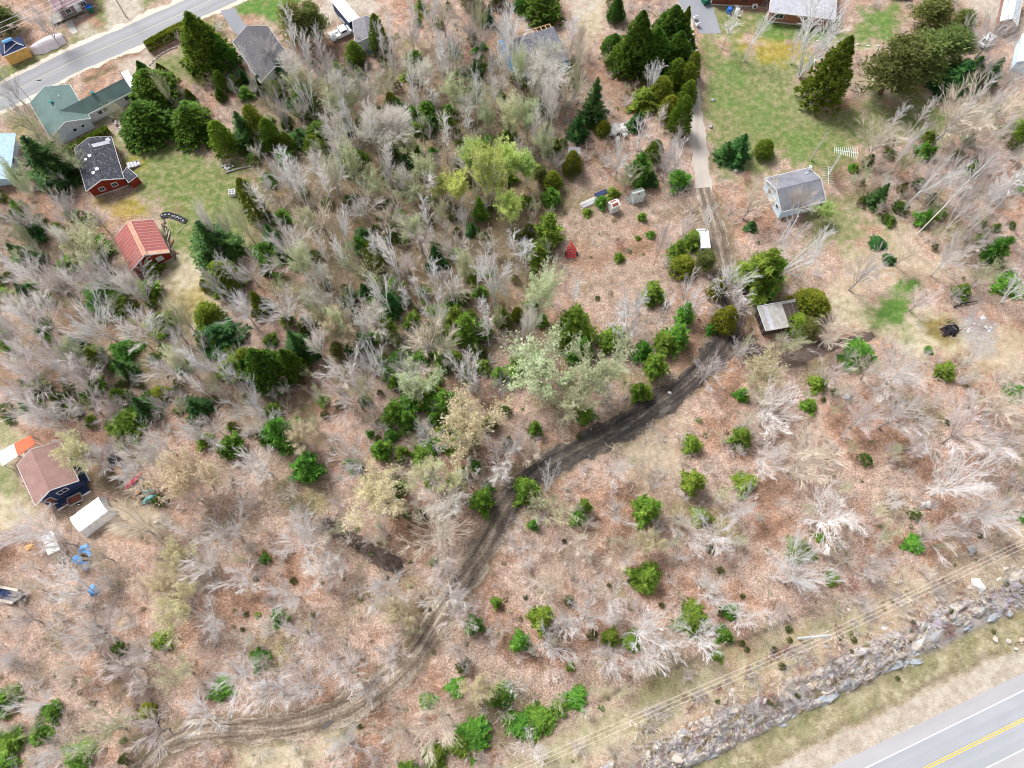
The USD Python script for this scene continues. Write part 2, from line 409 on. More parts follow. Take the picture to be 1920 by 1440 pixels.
# dirt track: wet black-brown round the bend, dry and pale at both ends (attribute wet), wheel ruts along it (attribute across)
look("track_dirt", {
    "aw": ("attribute", {"attribute": "wet"}), "g": ("geometry", {}),
    "st": ("attribute", {"attribute": "st3"}), "sx": ("mapping", {"scale": (0.22, 2.0, 1.0)}),
    "n1": ("noise_texture", {"scale": 1.0, "detail": 4.0, "roughness": 0.6}), "n2": ("noise_texture", {"scale": 3.2, "detail": 6.0, "roughness": 0.65}),
    "n3": ("noise_texture", {"scale": 0.35, "detail": 3.0}),
    "dry": ("rgb_ramp", {"ramp": [(0.3, (0.085, 0.060, 0.046)), (0.44, (0.19, 0.14, 0.10)), (0.55, (0.31, 0.245, 0.185)), (0.68, (0.50, 0.425, 0.325))]}),
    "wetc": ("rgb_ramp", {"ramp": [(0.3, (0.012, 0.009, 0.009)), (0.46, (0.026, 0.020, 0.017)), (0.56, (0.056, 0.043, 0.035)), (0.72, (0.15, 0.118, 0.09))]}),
    "a1": ("math", {"math_type": "multiply_add", "value2": 0.55, "value3": 0.0}), "a2": ("math", {"math_type": "multiply_add", "value2": 0.45}),
    "sp": ("separate_xyz", {}), "ab": ("math", {"math_type": "absolute"}), "sb1": ("math", {"math_type": "subtract", "value2": 1.1}), "ab1": ("math", {"math_type": "absolute"}), "rm": ("map_range", {"from_min": 0.1, "from_max": 0.5, "to_min": -0.055, "to_max": 0.0}), "rn": ("noise_texture", {"scale": 0.8, "detail": 4.0}), "rm2": ("math", {"math_type": "multiply_add", "value2": 0.22, "value3": -0.11}), "rs": ("math", {"math_type": "add"}), "a3": ("math", {"math_type": "add"}),
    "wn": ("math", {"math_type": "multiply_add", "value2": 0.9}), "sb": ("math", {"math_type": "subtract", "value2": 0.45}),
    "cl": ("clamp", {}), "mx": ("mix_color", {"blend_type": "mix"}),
    "rr": ("map_range", {"from_min": 0.0, "from_max": 1.0, "to_min": 0.95, "to_max": 0.62}),
    "b": ("bump", {"strength": 0.6, "distance": 0.08}), "p": ("principled_bsdf", {"specular_ior_level": 0.3}),
}, [("st.vector", "sx.vector"), ("sx.vector", "n1.vector"), ("g.position", "n2.vector"), ("g.position", "n3.vector"), ("n1.fac", "a1.value1"), ("a1.value", "a2.value3"), ("n2.fac", "a2.value1"),
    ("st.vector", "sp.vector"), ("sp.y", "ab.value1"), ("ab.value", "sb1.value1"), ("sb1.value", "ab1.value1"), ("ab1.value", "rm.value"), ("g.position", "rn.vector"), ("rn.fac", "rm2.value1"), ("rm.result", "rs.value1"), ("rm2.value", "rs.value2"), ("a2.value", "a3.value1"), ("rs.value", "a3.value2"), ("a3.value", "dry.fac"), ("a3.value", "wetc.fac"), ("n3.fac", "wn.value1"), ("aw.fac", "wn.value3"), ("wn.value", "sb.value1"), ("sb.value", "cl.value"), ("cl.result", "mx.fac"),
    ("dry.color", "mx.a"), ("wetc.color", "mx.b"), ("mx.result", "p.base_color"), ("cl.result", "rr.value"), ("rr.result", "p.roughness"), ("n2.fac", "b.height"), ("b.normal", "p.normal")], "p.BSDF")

# the ground: leaf litter everywhere, other covers by vertex weights (what grows or lies there, plus painted tree shade in the upper wood)
look("ground_cover", {
    "g": ("geometry", {}),
    "za": ("attribute", {"attribute": "cover_a"}), "sa": ("separate_color", {}), "zb": ("attribute", {"attribute": "cover_b"}), "sb": ("separate_color", {}), "zc": ("attribute", {"attribute": "cover_c"}), "scc": ("separate_color", {}),
    # leaf litter
    "v1": ("voronoi_texture", {"scale": 6.2}), "v2": ("voronoi_texture", {"scale": 11.0}), "sv1": ("separate_color", {}), "sv2": ("separate_color", {}),
    "leaf": ("rgb_ramp", {"ramp": [(0.0, (0.15, 0.10, 0.075)), (0.22, (0.245, 0.172, 0.135)), (0.5, (0.335, 0.252, 0.205)), (0.75, (0.45, 0.355, 0.30)), (1.0, (0.64, 0.55, 0.47))]}),
    "lm": ("mix_float", {"fac": 0.5}), "nl": ("noise_texture", {"scale": 0.07, "detail": 6.0, "roughness": 0.62}), "nm": ("noise_texture", {"scale": 0.55, "detail": 5.0, "roughness": 0.6}),
    "nf": ("noise_texture", {"scale": 5.0, "detail": 4.0, "roughness": 0.7}),
    "hue": ("rgb_ramp", {"ramp": [(0.30, (0.55, 0.50, 0.44)), (0.38, (0.80, 0.63, 0.52)), (0.44, (1.02, 0.84, 0.73)), (0.49, (1.12, 1.04, 1.0)), (0.54, (1.10, 1.06, 1.03)), (0.59, (0.88, 0.84, 0.74)), (0.64, (0.74, 0.78, 0.55)), (0.72, (0.60, 0.72, 0.40))]}),
    "lit": ("mix_color", {"blend_type": "multiply", "fac": 1.0, "use_clamp": False}),
    "dkr": ("map_range", {"from_min": 0.28, "from_max": 0.66, "to_min": 0.6, "to_max": 1.22}), "lit2": ("mix_color", {"blend_type": "multiply", "fac": 1.0, "use_clamp": False}), "dkc": ("combine_color", {}),
    # lawn
    "n4": ("noise_texture", {"scale": 0.8, "detail": 6.0, "roughness": 0.7}), "lawn": ("rgb_ramp", {"ramp": [(0.30, (0.075, 0.12, 0.03)), (0.46, (0.14, 0.18, 0.055)), (0.56, (0.22, 0.22, 0.10)), (0.7, (0.33, 0.285, 0.16))]}),
    "bright": ("rgb_ramp", {"ramp": [(0.3, (0.06, 0.13, 0.025)), (0.5, (0.10, 0.19, 0.04)), (0.7, (0.22, 0.25, 0.09))]}),
    "moss": ("rgb_ramp", {"ramp": [(0.3, (0.16, 0.13, 0.025)), (0.5, (0.33, 0.245, 0.028)), (0.7, (0.44, 0.35, 0.12))]}),
    "straw": ("rgb_ramp", {"ramp": [(0.28, (0.24, 0.19, 0.11)), (0.45, (0.41, 0.35, 0.23)), (0.6, (0.54, 0.48, 0.345)), (0.75, (0.35, 0.34, 0.17))]}),
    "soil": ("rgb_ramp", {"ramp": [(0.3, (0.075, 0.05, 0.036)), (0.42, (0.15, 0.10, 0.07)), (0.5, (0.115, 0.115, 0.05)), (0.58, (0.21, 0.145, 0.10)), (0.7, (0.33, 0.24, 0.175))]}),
    "mud": ("rgb_ramp", {"ramp": [(0.3, (0.03, 0.02, 0.017)), (0.5, (0.07, 0.045, 0.038)), (0.7, (0.15, 0.10, 0.08))]}),
    "sandc": ("rgb_ramp", {"ramp": [(0.3, (0.30, 0.25, 0.20)), (0.5, (0.43, 0.375, 0.31)), (0.7, (0.55, 0.50, 0.44))]}),
    "ashc": ("rgb_ramp", {"ramp": [(0.3, (0.13, 0.11, 0.11)), (0.5, (0.28, 0.26, 0.27)), (0.7, (0.50, 0.48, 0.48))]}),
    "rockc": ("rgb_ramp", {"ramp": [(0.3, (0.13, 0.11, 0.07)), (0.42, (0.28, 0.25, 0.22)), (0.5, (0.40, 0.385, 0.39)), (0.6, (0.50, 0.42, 0.36)), (0.7, (0.62, 0.56, 0.50))]}),
    "m1": ("mix_color", {}), "m2": ("mix_color", {}), "m3": ("mix_color", {}), "m4": ("mix_color", {}), "m5": ("mix_color", {}), "m6": ("mix_color", {}), "m7": ("mix_color", {}), "m8": ("mix_color", {}), "m9": ("mix_color", {}),
    "fd": ("map_range", {"from_min": 0.3, "from_max": 0.7, "to_min": 0.8, "to_max": 1.18}), "fc": ("combine_color", {}), "mf": ("mix_color", {"blend_type": "multiply", "fac": 1.0, "use_clamp": False}),
    "bh": ("math", {"math_type": "add"}), "b": ("bump", {"strength": 0.7, "distance": 0.12}), "p": ("principled_bsdf", {"roughness": 0.95, "specular_ior_level": 0.1}),
}, [("g.position", x + ".vector") for x in ("v1", "v2", "nl", "nm", "nf", "n4")] + [
    ("za.color", "sa.color"), ("zb.color", "sb.color"), ("zc.color", "scc.color"),
    ("v1.color", "sv1.color"), ("v2.color", "sv2.color"), ("sv1.r", "lm.a"), ("sv2.g", "lm.b"), ("lm.result", "leaf.fac"), ("nl.fac", "hue.fac"),
    ("leaf.color", "lit.a"), ("hue.color", "lit.b"), ("nm.fac", "dkr.value"), ("dkr.result", "dkc.r"), ("dkr.result", "dkc.g"), ("dkr.result", "dkc.b"), ("lit.result", "lit2.a"), ("dkc.color", "lit2.b"),
    ("n4.fac", "lawn.fac"), ("n4.fac", "bright.fac"), ("n4.fac", "moss.fac"), ("n4.fac", "straw.fac"), ("n4.fac", "soil.fac"), ("n4.fac", "mud.fac"), ("n4.fac", "sandc.fac"), ("nf.fac", "ashc.fac"), ("nm.fac", "rockc.fac"),
    ("lit2.result", "m1.a"), ("straw.color", "m1.b"), ("sa.b", "m1.fac"), ("m1.result", "m2.a"), ("lawn.color", "m2.b"), ("sa.r", "m2.fac"), ("m2.result", "m3.a"), ("moss.color", "m3.b"), ("sa.g", "m3.fac"),
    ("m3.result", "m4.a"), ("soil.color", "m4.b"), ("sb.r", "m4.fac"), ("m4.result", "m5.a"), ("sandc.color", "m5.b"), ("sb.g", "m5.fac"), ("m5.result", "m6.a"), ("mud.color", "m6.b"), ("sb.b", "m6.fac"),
    ("m6.result", "m7.a"), ("ashc.color", "m7.b"), ("scc.r", "m7.fac"), ("m7.result", "m8.a"), ("bright.color", "m8.b"), ("scc.g", "m8.fac"), ("m8.result", "m9.a"), ("rockc.color", "m9.b"), ("scc.b", "m9.fac"),
    ("nf.fac", "fd.value"), ("fd.result", "fc.r"), ("fd.result", "fc.g"), ("fd.result", "fc.b"), ("m9.result", "mf.a"), ("fc.color", "mf.b"), ("mf.result", "p.base_color"),
    ("v2.distance", "bh.value1"), ("nf.fac", "bh.value2"), ("bh.value", "b.height"), ("b.normal", "p.normal")], "p.BSDF")

# ------------------------------------------------------------------ the ground sheet
COVER = [  # (cover, weight, soft edge in photograph pixels, polygon in photograph pixels)
    ("lawn", 1, 24, [(205, 250), (250, 255), (300, 260), (420, 292), (490, 312), (490, 410), (462, 470), (400, 460), (350, 500), (325, 470), (315, 410), (260, 400), (255, 350), (220, 325)]),
    ("straw", .9, 24, [(300, 420), (400, 425), (410, 500), (425, 570), (400, 640), (330, 650), (290, 560), (320, 500)]),
    ("moss", .7, 18, [(180, 372), (255, 372), (282, 398), (268, 412), (212, 425), (192, 400)]),
    ("moss", .6, 20, [(345, 545), (392, 535), (395, 615), (345, 610)]), ("moss", .5, 16, [(225, 255), (240, 262), (262, 310), (250, 315)]),
    ("lawn", .9, 26, [(1318, 75), (1500, 85), (1515, 190), (1700, 185), (1850, 195), (1760, 245), (1650, 262), (1600, 300), (1560, 345), (1500, 306), (1420, 325), (1352, 340), (1330, 250)]),
    ("straw", 1, 30, [(1395, 105), (1510, 105), (1510, 225), (1440, 200)]), ("straw", .6, 30, [(1500, 190), (1620, 200), (1600, 290), (1480, 240)]), ("straw", .8, 20, [(1600, 150), (1760, 165), (1860, 180), (1840, 210), (1700, 205), (1620, 190)]),
    ("moss", .7, 12, [(1390, 74), (1500, 78), (1505, 108), (1430, 112), (1395, 92)]), ("moss", .7, 10, [(1690, 160), (1750, 158), (1745, 175), (1690, 172)]),
    ("bright", .6, 20, [(1352, 115), (1385, 110), (1400, 160), (1370, 190), (1345, 170)]), ("bright", .45, 25, [(1380, 190), (1470, 200), (1480, 250), (1400, 250)]), ("bright", .6, 22, [(1460, 240), (1545, 235), (1560, 285), (1480, 290)]),
    ("lawn", .9, 12, [(1330, 15), (1450, 18), (1600, 55), (1690, -10), (1700, 40), (1660, 75), (1500, 78), (1345, 68)]), ("bright", .9, 12, [(1425, 38), (1490, 42), (1560, 58), (1540, 75), (1440, 68)]), ("bright", .8, 16, [(1610, 25), (1680, 15), (1670, 65), (1620, 70)]),
    ("straw", .8, 8, [(1345, 64), (1500, 72), (1640, 82), (1640, 92), (1500, 84), (1345, 76)]),
    ("lawn", .8, 28, [(1545, 375), (1600, 390), (1650, 440), (1600, 470), (1540, 470), (1500, 430)]),
    ("bright", 1, 12, [(1652, 555), (1716, 528), (1712, 592), (1690, 618), (1650, 600)]), ("lawn", .7, 18, [(1610, 580), (1720, 575), (1690, 630), (1620, 610)]),
    ("straw", .9, 22, [(1560, 560), (1640, 560), (1780, 580), (1860, 640), (1790, 680), (1700, 650), (1560, 610)]),
    ("straw", .5, 40, [(1560, 440), (1700, 420), (1780, 520), (1650, 560), (1540, 560)]), ("straw", .6, 30, [(1800, 630), (1930, 610), (1930, 690), (1830, 690)]),
    ("moss", .8, 8, [(1738, 606), (1765, 598), (1772, 640), (1752, 632)]), ("rusty", 1, 8, [(1765, 590), (1795, 595), (1800, 645), (1770, 650), (1745, 625)]),
    ("lawn", .9, 10, [(-20, 122), (60, 108), (140, 60), (190, 40), (205, 55), (120, 100), (40, 150), (-20, 170)]), ("straw", .8, 8, [(-20, 180), (70, 118), (200, 62), (330, -5), (355, -5), (200, 75), (60, 135), (-20, 190)]),
    ("lawn", .9, 10, [(172, -10), (200, -10), (205, 50), (190, 56)]), ("lawn", .8, 12, [(100, 45), (150, 60), (140, 80), (115, 70)]), ("lawn", .9, 12, [(260, -10), (330, -10), (270, 12)]),
    ("sand", .9, 10, [(195, -10), (255, -10), (265, 25), (240, 55), (205, 55)]), ("sand", .7, 10, [(140, 50), (175, 45), (200, 60), (150, 85)]),
    ("bright", 1, 12, [(462, -10), (565, -10), (535, 58), (490, 42), (455, 20)]), ("lawn", .7, 10, [(440, 5), (470, 0), (475, 40), (455, 35)]),
    ("lawn", .9, 10, [(285, 118), (345, 84), (372, 100), (372, 160), (330, 150), (290, 130)]), ("soil", .7, 10, [(330, 105), (392, 100), (395, 145), (340, 145)]), ("soil", .9, 4, [(150, 148), (214, 122), (220, 128), (155, 162)]),
    ("sand", .8, 8, [(222, 122), (278, 95), (292, 128), (262, 142), (235, 140)]), ("straw", .7, 8, [(105, 262), (205, 220), (210, 245), (130, 285)]), ("sand", .6, 8, [(205, 225), (225, 225), (250, 275), (240, 285), (215, 250)]),
    ("sand", .9, 14, [(590, -15), (720, -15), (700, 35), (640, 30), (600, 60)]), ("sand", .9, 12, [(1062, -10), (1115, -10), (1100, 22), (1072, 25)]), ("straw", .7, 14, [(1075, 20), (1140, -10), (1135, 55), (1090, 62)]),
    ("sand", .9, 14, [(1800, -15), (1890, -15), (1880, 40), (1830, 30)]), ("sand", .8, 14, [(1885, 30), (1930, 30), (1930, 90), (1900, 80)]),
    ("straw", .9, 16, [(-10, 800), (35, 800), (30, 835), (20, 880), (52, 965), (-10, 1000)]), ("lawn", .8, 14, [(-10, 880), (25, 885), (40, 920), (0, 925)]), ("lawn", .6, 12, [(-10, 790), (25, 795), (20, 840), (-10, 840)]),
    ("soil", .8, 18, [(160, 895), (215, 880), (275, 905), (265, 945), (215, 935), (160, 925)]), ("straw", .6, 18, [(150, 935), (240, 940), (330, 950), (300, 990), (190, 1010)]),
    ("ash", .75, 10, [(170, 838), (205, 822), (230, 835), (222, 862), (180, 862)]), ("ash", .6, 14, [(1792, 575), (1830, 575), (1862, 605), (1860, 650), (1825, 665), (1800, 640), (1795, 600)]),
    ("litter_red", .5, 30, [(1040, 330), (1240, 340), (1240, 560), (1080, 570), (1040, 440)]), ("soil", .35, 20, [(1110, 150), (1230, 150), (1230, 215), (1120, 225)]),
    ("mud", .9, 10, [(1365, 610), (1390, 600), (1420, 640), (1500, 655), (1560, 630), (1640, 622), (1645, 634), (1570, 655), (1510, 690), (1420, 690), (1370, 660)]), ("soil", .7, 10, [(1392, 560), (1420, 570), (1425, 650), (1392, 640)]),
    ("mud", 1, 7, [(612, 985), (640, 990), (700, 1025), (745, 1055), (735, 1068), (690, 1045), (630, 1010)]), ("soil", .5, 30, [(600, 980), (760, 1030), (800, 1110), (700, 1080), (600, 1020)]),
    ("soil", .7, 16, [(180, 1190), (215, 1210), (270, 1310), (320, 1400), (270, 1445), (230, 1440), (240, 1340), (190, 1250)]), ("mud", .8, 12, [(180, 1175), (205, 1200), (245, 1270), (285, 1330), (300, 1390), (282, 1396), (262, 1345), (225, 1290), (185, 1215)]),
    ("straw", .8, 18, [(440, 1395), (560, 1395), (640, 1350), (660, 1360), (560, 1450), (430, 1450)]),
    ("soil", .5, 40, [(1220, 925), (1270, 925), (1260, 960), (1220, 965)]), ("soil", .8, 10, [(840, 1290), (960, 1330), (1050, 1345), (960, 1400), (860, 1430), (800, 1440), (900, 1370)]),
    ("soil", .7, 25, [(560, 440), (660, 430), (660, 510), (590, 520)]), ("soil", .75, 18, [(455, 260), (520, 250), (530, 300), (470, 310)]), ("soil", .8, 14, [(560, 715), (615, 725), (600, 830), (570, 800)]), ("soil", .75, 20, [(860, 640), (900, 660), (890, 700), (860, 690)]),
    ("soil", .55, 20, [(1560, 300), (1620, 310), (1640, 360), (1580, 360)]), ("lawn", .35, 40, [(1290, 1230), (1450, 1170), (1560, 1140), (1600, 1180), (1420, 1250), (1310, 1290), (1150, 1370), (1000, 1440), (940, 1440), (1100, 1350)]),
    ("straw", .75, 30, [(1150, 1330), (1440, 1215), (1700, 1100), (1710, 1120), (1440, 1260), (1250, 1360), (1100, 1450), (960, 1450)]),
    ("soil", .8, 50, [(470, 170), (700, 120), (1040, 70), (1070, 320), (1030, 560), (900, 700), (620, 720), (540, 560), (470, 420)]), ("soil", .5, 50, [(0, 380), (190, 420), (420, 640), (600, 760), (420, 800), (0, 720)]),  # soil tone here paints tree shade onto the litter of the upper wood
    ("mud", .6, 8, [(1395, 545), (1430, 545), (1428, 568), (1400, 570)]), ("straw", .45, 30, [(1180, 830), (1280, 800), (1290, 900), (1180, 900)]),
]
TRACK_PX = [(1330, 390), (1345, 435), (1358, 500), (1370, 560), (1372, 605), (1345, 660), (1300, 710), (1240, 757), (1170, 800), (1090, 840), (1030, 872), (985, 905), (950, 945), (925, 1000), (897, 1050), (862, 1100), (830, 1150), (800, 1200), (760, 1250), (700, 1298), (630, 1340), (550, 1362), (470, 1370), (390, 1372), (340, 1378), (295, 1405), (262, 1450), (230, 1520)]
DITCH = [(960, 1396), (1040, 1358), (1090, 1330), (1150, 1302), (1200, 1278), (1270, 1250), (1330, 1225), (1440, 1180), (1520, 1150)]


def axis(a, b, step, far):
    inner = np.arange(a, b + step / 2, step)
    out = np.geomspace(4, far, 14)
    return np.r_[a - out[::-1], inner, b + out]


gx, gy = axis(-128, 128, 0.5, 5000), axis(-34, 150, 0.5, 5000)
XX, YY = np.meshgrid(gx, gy)
gp = np.column_stack([XX.ravel(), YY.ravel()])
gs = (gp - hw0[:2]) @ HN
gz = ground_h(gp[:, 0], gp[:, 1])
front = (np.column_stack([gp, gz]) - [0, 0, CAM_H]) @ RX
vis = (front[:, 2] < -20)
gq = np.full((len(gp), 2), -9999.0)
gq[vis] = proj(np.column_stack([gp, gz])[vis])
inview = vis & (gq[:, 0] > -400) & (gq[:, 0] < 2320) & (gq[:, 1] > -300) & (gq[:, 1] < 1750)
cov = {k: np.zeros(len(gp)) for k in ("lawn", "moss", "straw", "soil", "sand", "mud", "ash", "bright", "rock")}
iq = gq[inview]
jit = (meshkit.noise(np.column_stack([gp[inview] * 0.35, np.zeros(len(iq))]), 3) - 0.5) + 0.8 * (meshkit.noise(np.column_stack([gp[inview] * 1.3, np.zeros(len(iq))]), 4) - 0.5)
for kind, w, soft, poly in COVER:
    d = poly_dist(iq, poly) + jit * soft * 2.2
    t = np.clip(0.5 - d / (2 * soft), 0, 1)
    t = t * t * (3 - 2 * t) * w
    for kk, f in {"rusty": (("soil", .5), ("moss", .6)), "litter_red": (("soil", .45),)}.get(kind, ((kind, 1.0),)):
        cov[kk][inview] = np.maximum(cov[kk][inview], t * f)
dt = line_dist(iq, TRACK_PX) - 22 + jit * 16
cov["soil"][inview] = np.maximum(cov["soil"][inview], np.clip(1 - dt / 14.0, 0, 1) * 0.75)
dd = line_dist(iq, DITCH) + jit * 5
cov["mud"][inview] = np.maximum(cov["mud"][inview], np.clip(1 - dd / 5.0, 0, 1) * 0.6)
# highway verge by its distance from the road
ng = meshkit.noise(np.column_stack([gp * 0.4, np.zeros(len(gp))]), 8) - 0.5
ss = gs + ng * 1.6
band = lambda a, b, e: np.clip((ss - a) / e, 0, 1) * np.clip((b - ss) / e, 0, 1)
cov["sand"] = np.maximum(cov["sand"], band(-30, 5.6, 0.5) * 0.85)
cov["straw"] = np.maximum(cov["straw"], band(5.3, 10.5, 0.6))
cov["lawn"] = np.maximum(cov["lawn"], band(6.0, 10.8, 1.2) * 0.5 * np.clip(2.4 * (meshkit.noise(np.column_stack([gp * 0.5, np.zeros(len(gp))]), 31) - 0.35), 0, 1))
cov["mud"] = np.maximum(cov["mud"], band(5.4, 6.4, 0.4) * 0.35)
cov["rock"] = np.maximum(cov["rock"], band(9.6, 14.6, 0.8) * np.clip(0.5 + 2.2 * (meshkit.noise(np.column_stack([gp * 0.22, np.zeros(len(gp))]), 12) - 0.35), 0, 1))
cov["straw"] = np.maximum(cov["straw"], band(12.5, 22, 3.0) * 0.45)
gnd = thing("ground", "leaf litter woodland floor with lawns, bare soil and mossy patches", "ground", kind="structure")
gz_m = gz + np.where(inview, 0.0, 0.0)
nx, ny = len(gx), len(gy)
ii = (np.arange(ny - 1)[:, None] * nx + np.arange(nx - 1)[None]).ravel()
gf = np.vstack([np.stack([ii, ii + 1, ii + nx + 1], 1), np.stack([ii, ii + nx + 1, ii + nx], 1)])
gm = usdkit.mesh(stage, gnd + "/terrain", (np.column_stack([gp, gz_m]), gf), LOOKS["ground_cover"], smooth=True)


def vcolor(prim, name, a, b, c):
    UsdGeom.PrimvarsAPI(prim).CreatePrimvar(name, Sdf.ValueTypeNames.Color3fArray, "vertex").Set(Vt.Vec3fArray.FromNumpy(np.column_stack([a, b, c]).astype(np.float32)))


vcolor(gm, "cover_a", cov["lawn"], cov["moss"], cov["straw"])
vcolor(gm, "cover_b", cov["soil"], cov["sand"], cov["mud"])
vcolor(gm, "cover_c", cov["ash"], cov["bright"], cov["rock"])

# ------------------------------------------------------------------ roads and tracks
ROAD = [(-150, 252), (-60, 212), (25, 172), (130, 117), (215, 82), (325, 33), (440, -20), (560, -75)]
v, f, l, u = strip(ROAD, [8.6] * 8, 0.006, cols=5, edge=0.5, seed=2)
tag(stage.GetPrimAtPath(part("road_shoulder", (v, f), "road_sand")), "pale sandy shoulder along both edges of the village road", "shoulder", kind="structure")
mr = thing("village_road", "grey two lane village road running across the top left corner", "road", kind="structure")
v, f, l, u = strip(ROAD, [6.4] * 8, 0.012, cols=5, edge=0.12, seed=4)
part("surface", (v, f), "old_asphalt", mr)
v, f, l, u = strip(ROAD, [0.14] * 8, 0.016, cols=3)
part("centre_line", (v, f), "line_faded", mr)
hwp = thing("highway", "grey two lane highway with yellow centre lines in the bottom right corner", "road", kind="structure")


def hw_strip(s0, s1, dz, n=2):
    ls = np.linspace(-60, 70, 27)
    q = np.array([[hw_point(s0, x, dz), hw_point(s1, x, dz)] for x in ls]).reshape(-1, 3)
    i = np.arange(26) * 2
    return q, np.vstack([np.stack([i, i + 2, i + 3], 1), np.stack([i, i + 3, i + 1], 1)])


lane = float(np.dot(P(1738, 1440, HZ)[:2] - hw0[:2], -HN))
far_ = float(np.dot(P(1851, 1440, HZ)[:2] - hw0[:2], -HN))
part("shoulder", hw_strip(-far_ - 2.4, 2.0, 0.008), "shoulder_asphalt", hwp)
part("surface", hw_strip(-far_ - 0.1, 0.1, 0.012), "highway_asphalt", hwp)
part("edge_line", hw_strip(-0.07, 0.08, 0.016), "line_white", hwp)
part("edge_line", hw_strip(-far_ - 0.08, -far_ + 0.07, 0.016), "line_white", hwp)
part("centre_line", hw_strip(-lane - 0.21, -lane - 0.08, 0.016), "line_yellow", hwp)
part("centre_line", hw_strip(-lane + 0.08, -lane + 0.21, 0.016), "line_yellow", hwp)
DRIVE = [(1287, -60), (1284, 20), (1290, 60), (1296, 120), (1301, 180), (1306, 240), (1312, 290), (1318, 345), (1326, 380)]
v, f, l, u = strip(DRIVE, [2.7, 2.7, 2.7, 2.7, 2.8, 3.0, 3.2, 3.3, 3.0], 0.012, cols=5, edge=0.25, seed=7)
tag(stage.GetPrimAtPath(part("driveway", (v, f), "pale_concrete")), "narrow pale concrete lane beside the olive cedar row", "lane", kind="structure")
TRACK = [(1320, 352), (1330, 390), (1345, 435), (1358, 500), (1370, 560), (1372, 605), (1345, 660), (1300, 710), (1240, 757), (1170, 800), (1090, 840), (1030, 872), (985, 905), (950, 945), (925, 1000), (897, 1050), (862, 1100),
         (830, 1150), (800, 1200), (760, 1250), (700, 1298), (630, 1340), (550, 1362), (470, 1370), (390, 1372), (340, 1378), (295, 1405), (262, 1450), (230, 1520)]
TW = [2.8, 3.0, 3.2, 3.6, 4.4, 4.8, 4.6, 4.5, 4.4, 4.5, 4.6, 4.4, 4.2, 4.0, 3.8, 3.8, 3.6, 3.4, 3.6, 3.8, 3.9, 4.0, 3.9, 3.8, 3.4, 3.0, 2.8, 2.8, 2.8]
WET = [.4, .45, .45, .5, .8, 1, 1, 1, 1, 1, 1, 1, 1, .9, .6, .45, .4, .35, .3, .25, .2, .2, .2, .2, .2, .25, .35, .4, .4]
tp = np.array([G(a, b)[:2] for a, b in TRACK])
rut = lambda u: 0.045 + 0.05 * np.cos(u * 9.0) * (1 - u * u) - 0.02 * (np.abs(u) > 0.98)
v, f, l, u = strip(TRACK, TW, 0.012, step=0.35, cols=17, edge=0.5, seed=11, profile=rut)
tr = part("dirt_track", (v, f), "track_dirt", smooth=True)
tag(stage.GetPrimAtPath(tr), "muddy dirt track curving through the wood with wheel ruts", "track", kind="structure")
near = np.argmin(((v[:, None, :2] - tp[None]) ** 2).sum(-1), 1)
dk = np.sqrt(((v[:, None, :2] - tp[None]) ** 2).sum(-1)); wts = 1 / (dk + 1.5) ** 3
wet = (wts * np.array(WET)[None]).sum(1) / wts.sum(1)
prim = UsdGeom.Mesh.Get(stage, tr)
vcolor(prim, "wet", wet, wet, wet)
vcolor(prim, "st3", l, u * 2.4, np.zeros_like(l))
tag(stage.GetPrimAtPath(part("paved_yard", sheet([(1262, -40), (1312, -40), (1330, -10), (1352, 62), (1312, 64), (1300, 40), (1272, 5)], 0.016), "driveway_asphalt")), "grey paved yard with two white chairs at the top", "paved yard", kind="structure")
tag(stage.GetPrimAtPath(part("paved_drive", sheet([(413, 20), (440, 14), (448, 30), (463, 50), (455, 68), (438, 60)], 0.016), "driveway_asphalt")), "grey paved drive between the road and dark roofed house", "driveway", kind="structure")
v, f, l, u = strip(DITCH, [.55] * len(DITCH), 0.010, cols=3, edge=0.3, seed=21)
plain("dark_soil", (0.085, 0.060, 0.048), var=.5, scale=.9, fine=5, dirt=(0.16, 0.11, 0.085), dirt_amt=.6)
plain("path_soil", (0.15, 0.105, 0.085), var=.45, scale=.7, fine=5, dirt=(0.07, 0.05, 0.042), dirt_amt=.7)
v, f, l, u = strip([(606, 978), (640, 998), (700, 1036), (738, 1058), (752, 1072)], [.9, 2.6, 2.0, 2.7, .9], 0.02, step=.3, cols=9, edge=0.3, seed=31)
tag(stage.GetPrimAtPath(part("ditch", (v, f), "dark_soil")), "short dark muddy ditch left of the track's lower half", "ditch", kind="structure")
v, f, l, u = strip([(170, 1165), (205, 1205), (245, 1270), (282, 1330), (292, 1385)], [1.2, 2.4, 2.6, 2.6, 2.4], 0.02, step=.3, cols=9, edge=0.5, seed=33)
tag(stage.GetPrimAtPath(part("side_path", (v, f), "path_soil")), "faint dark side path joining the track's lower end", "path", kind="structure")
v, f, l, u = strip([(1376, 640), (1430, 668), (1490, 676), (1550, 652), (1640, 626)], [3.0, 2.6, 2.6, 2.2, 1.4], 0.009, step=.3, cols=9, edge=0.4, seed=35)
tag(stage.GetPrimAtPath(part("side_path", (v, f), "dark_soil")), "dark muddy side path leading right from the track's upper bend", "path", kind="structure")
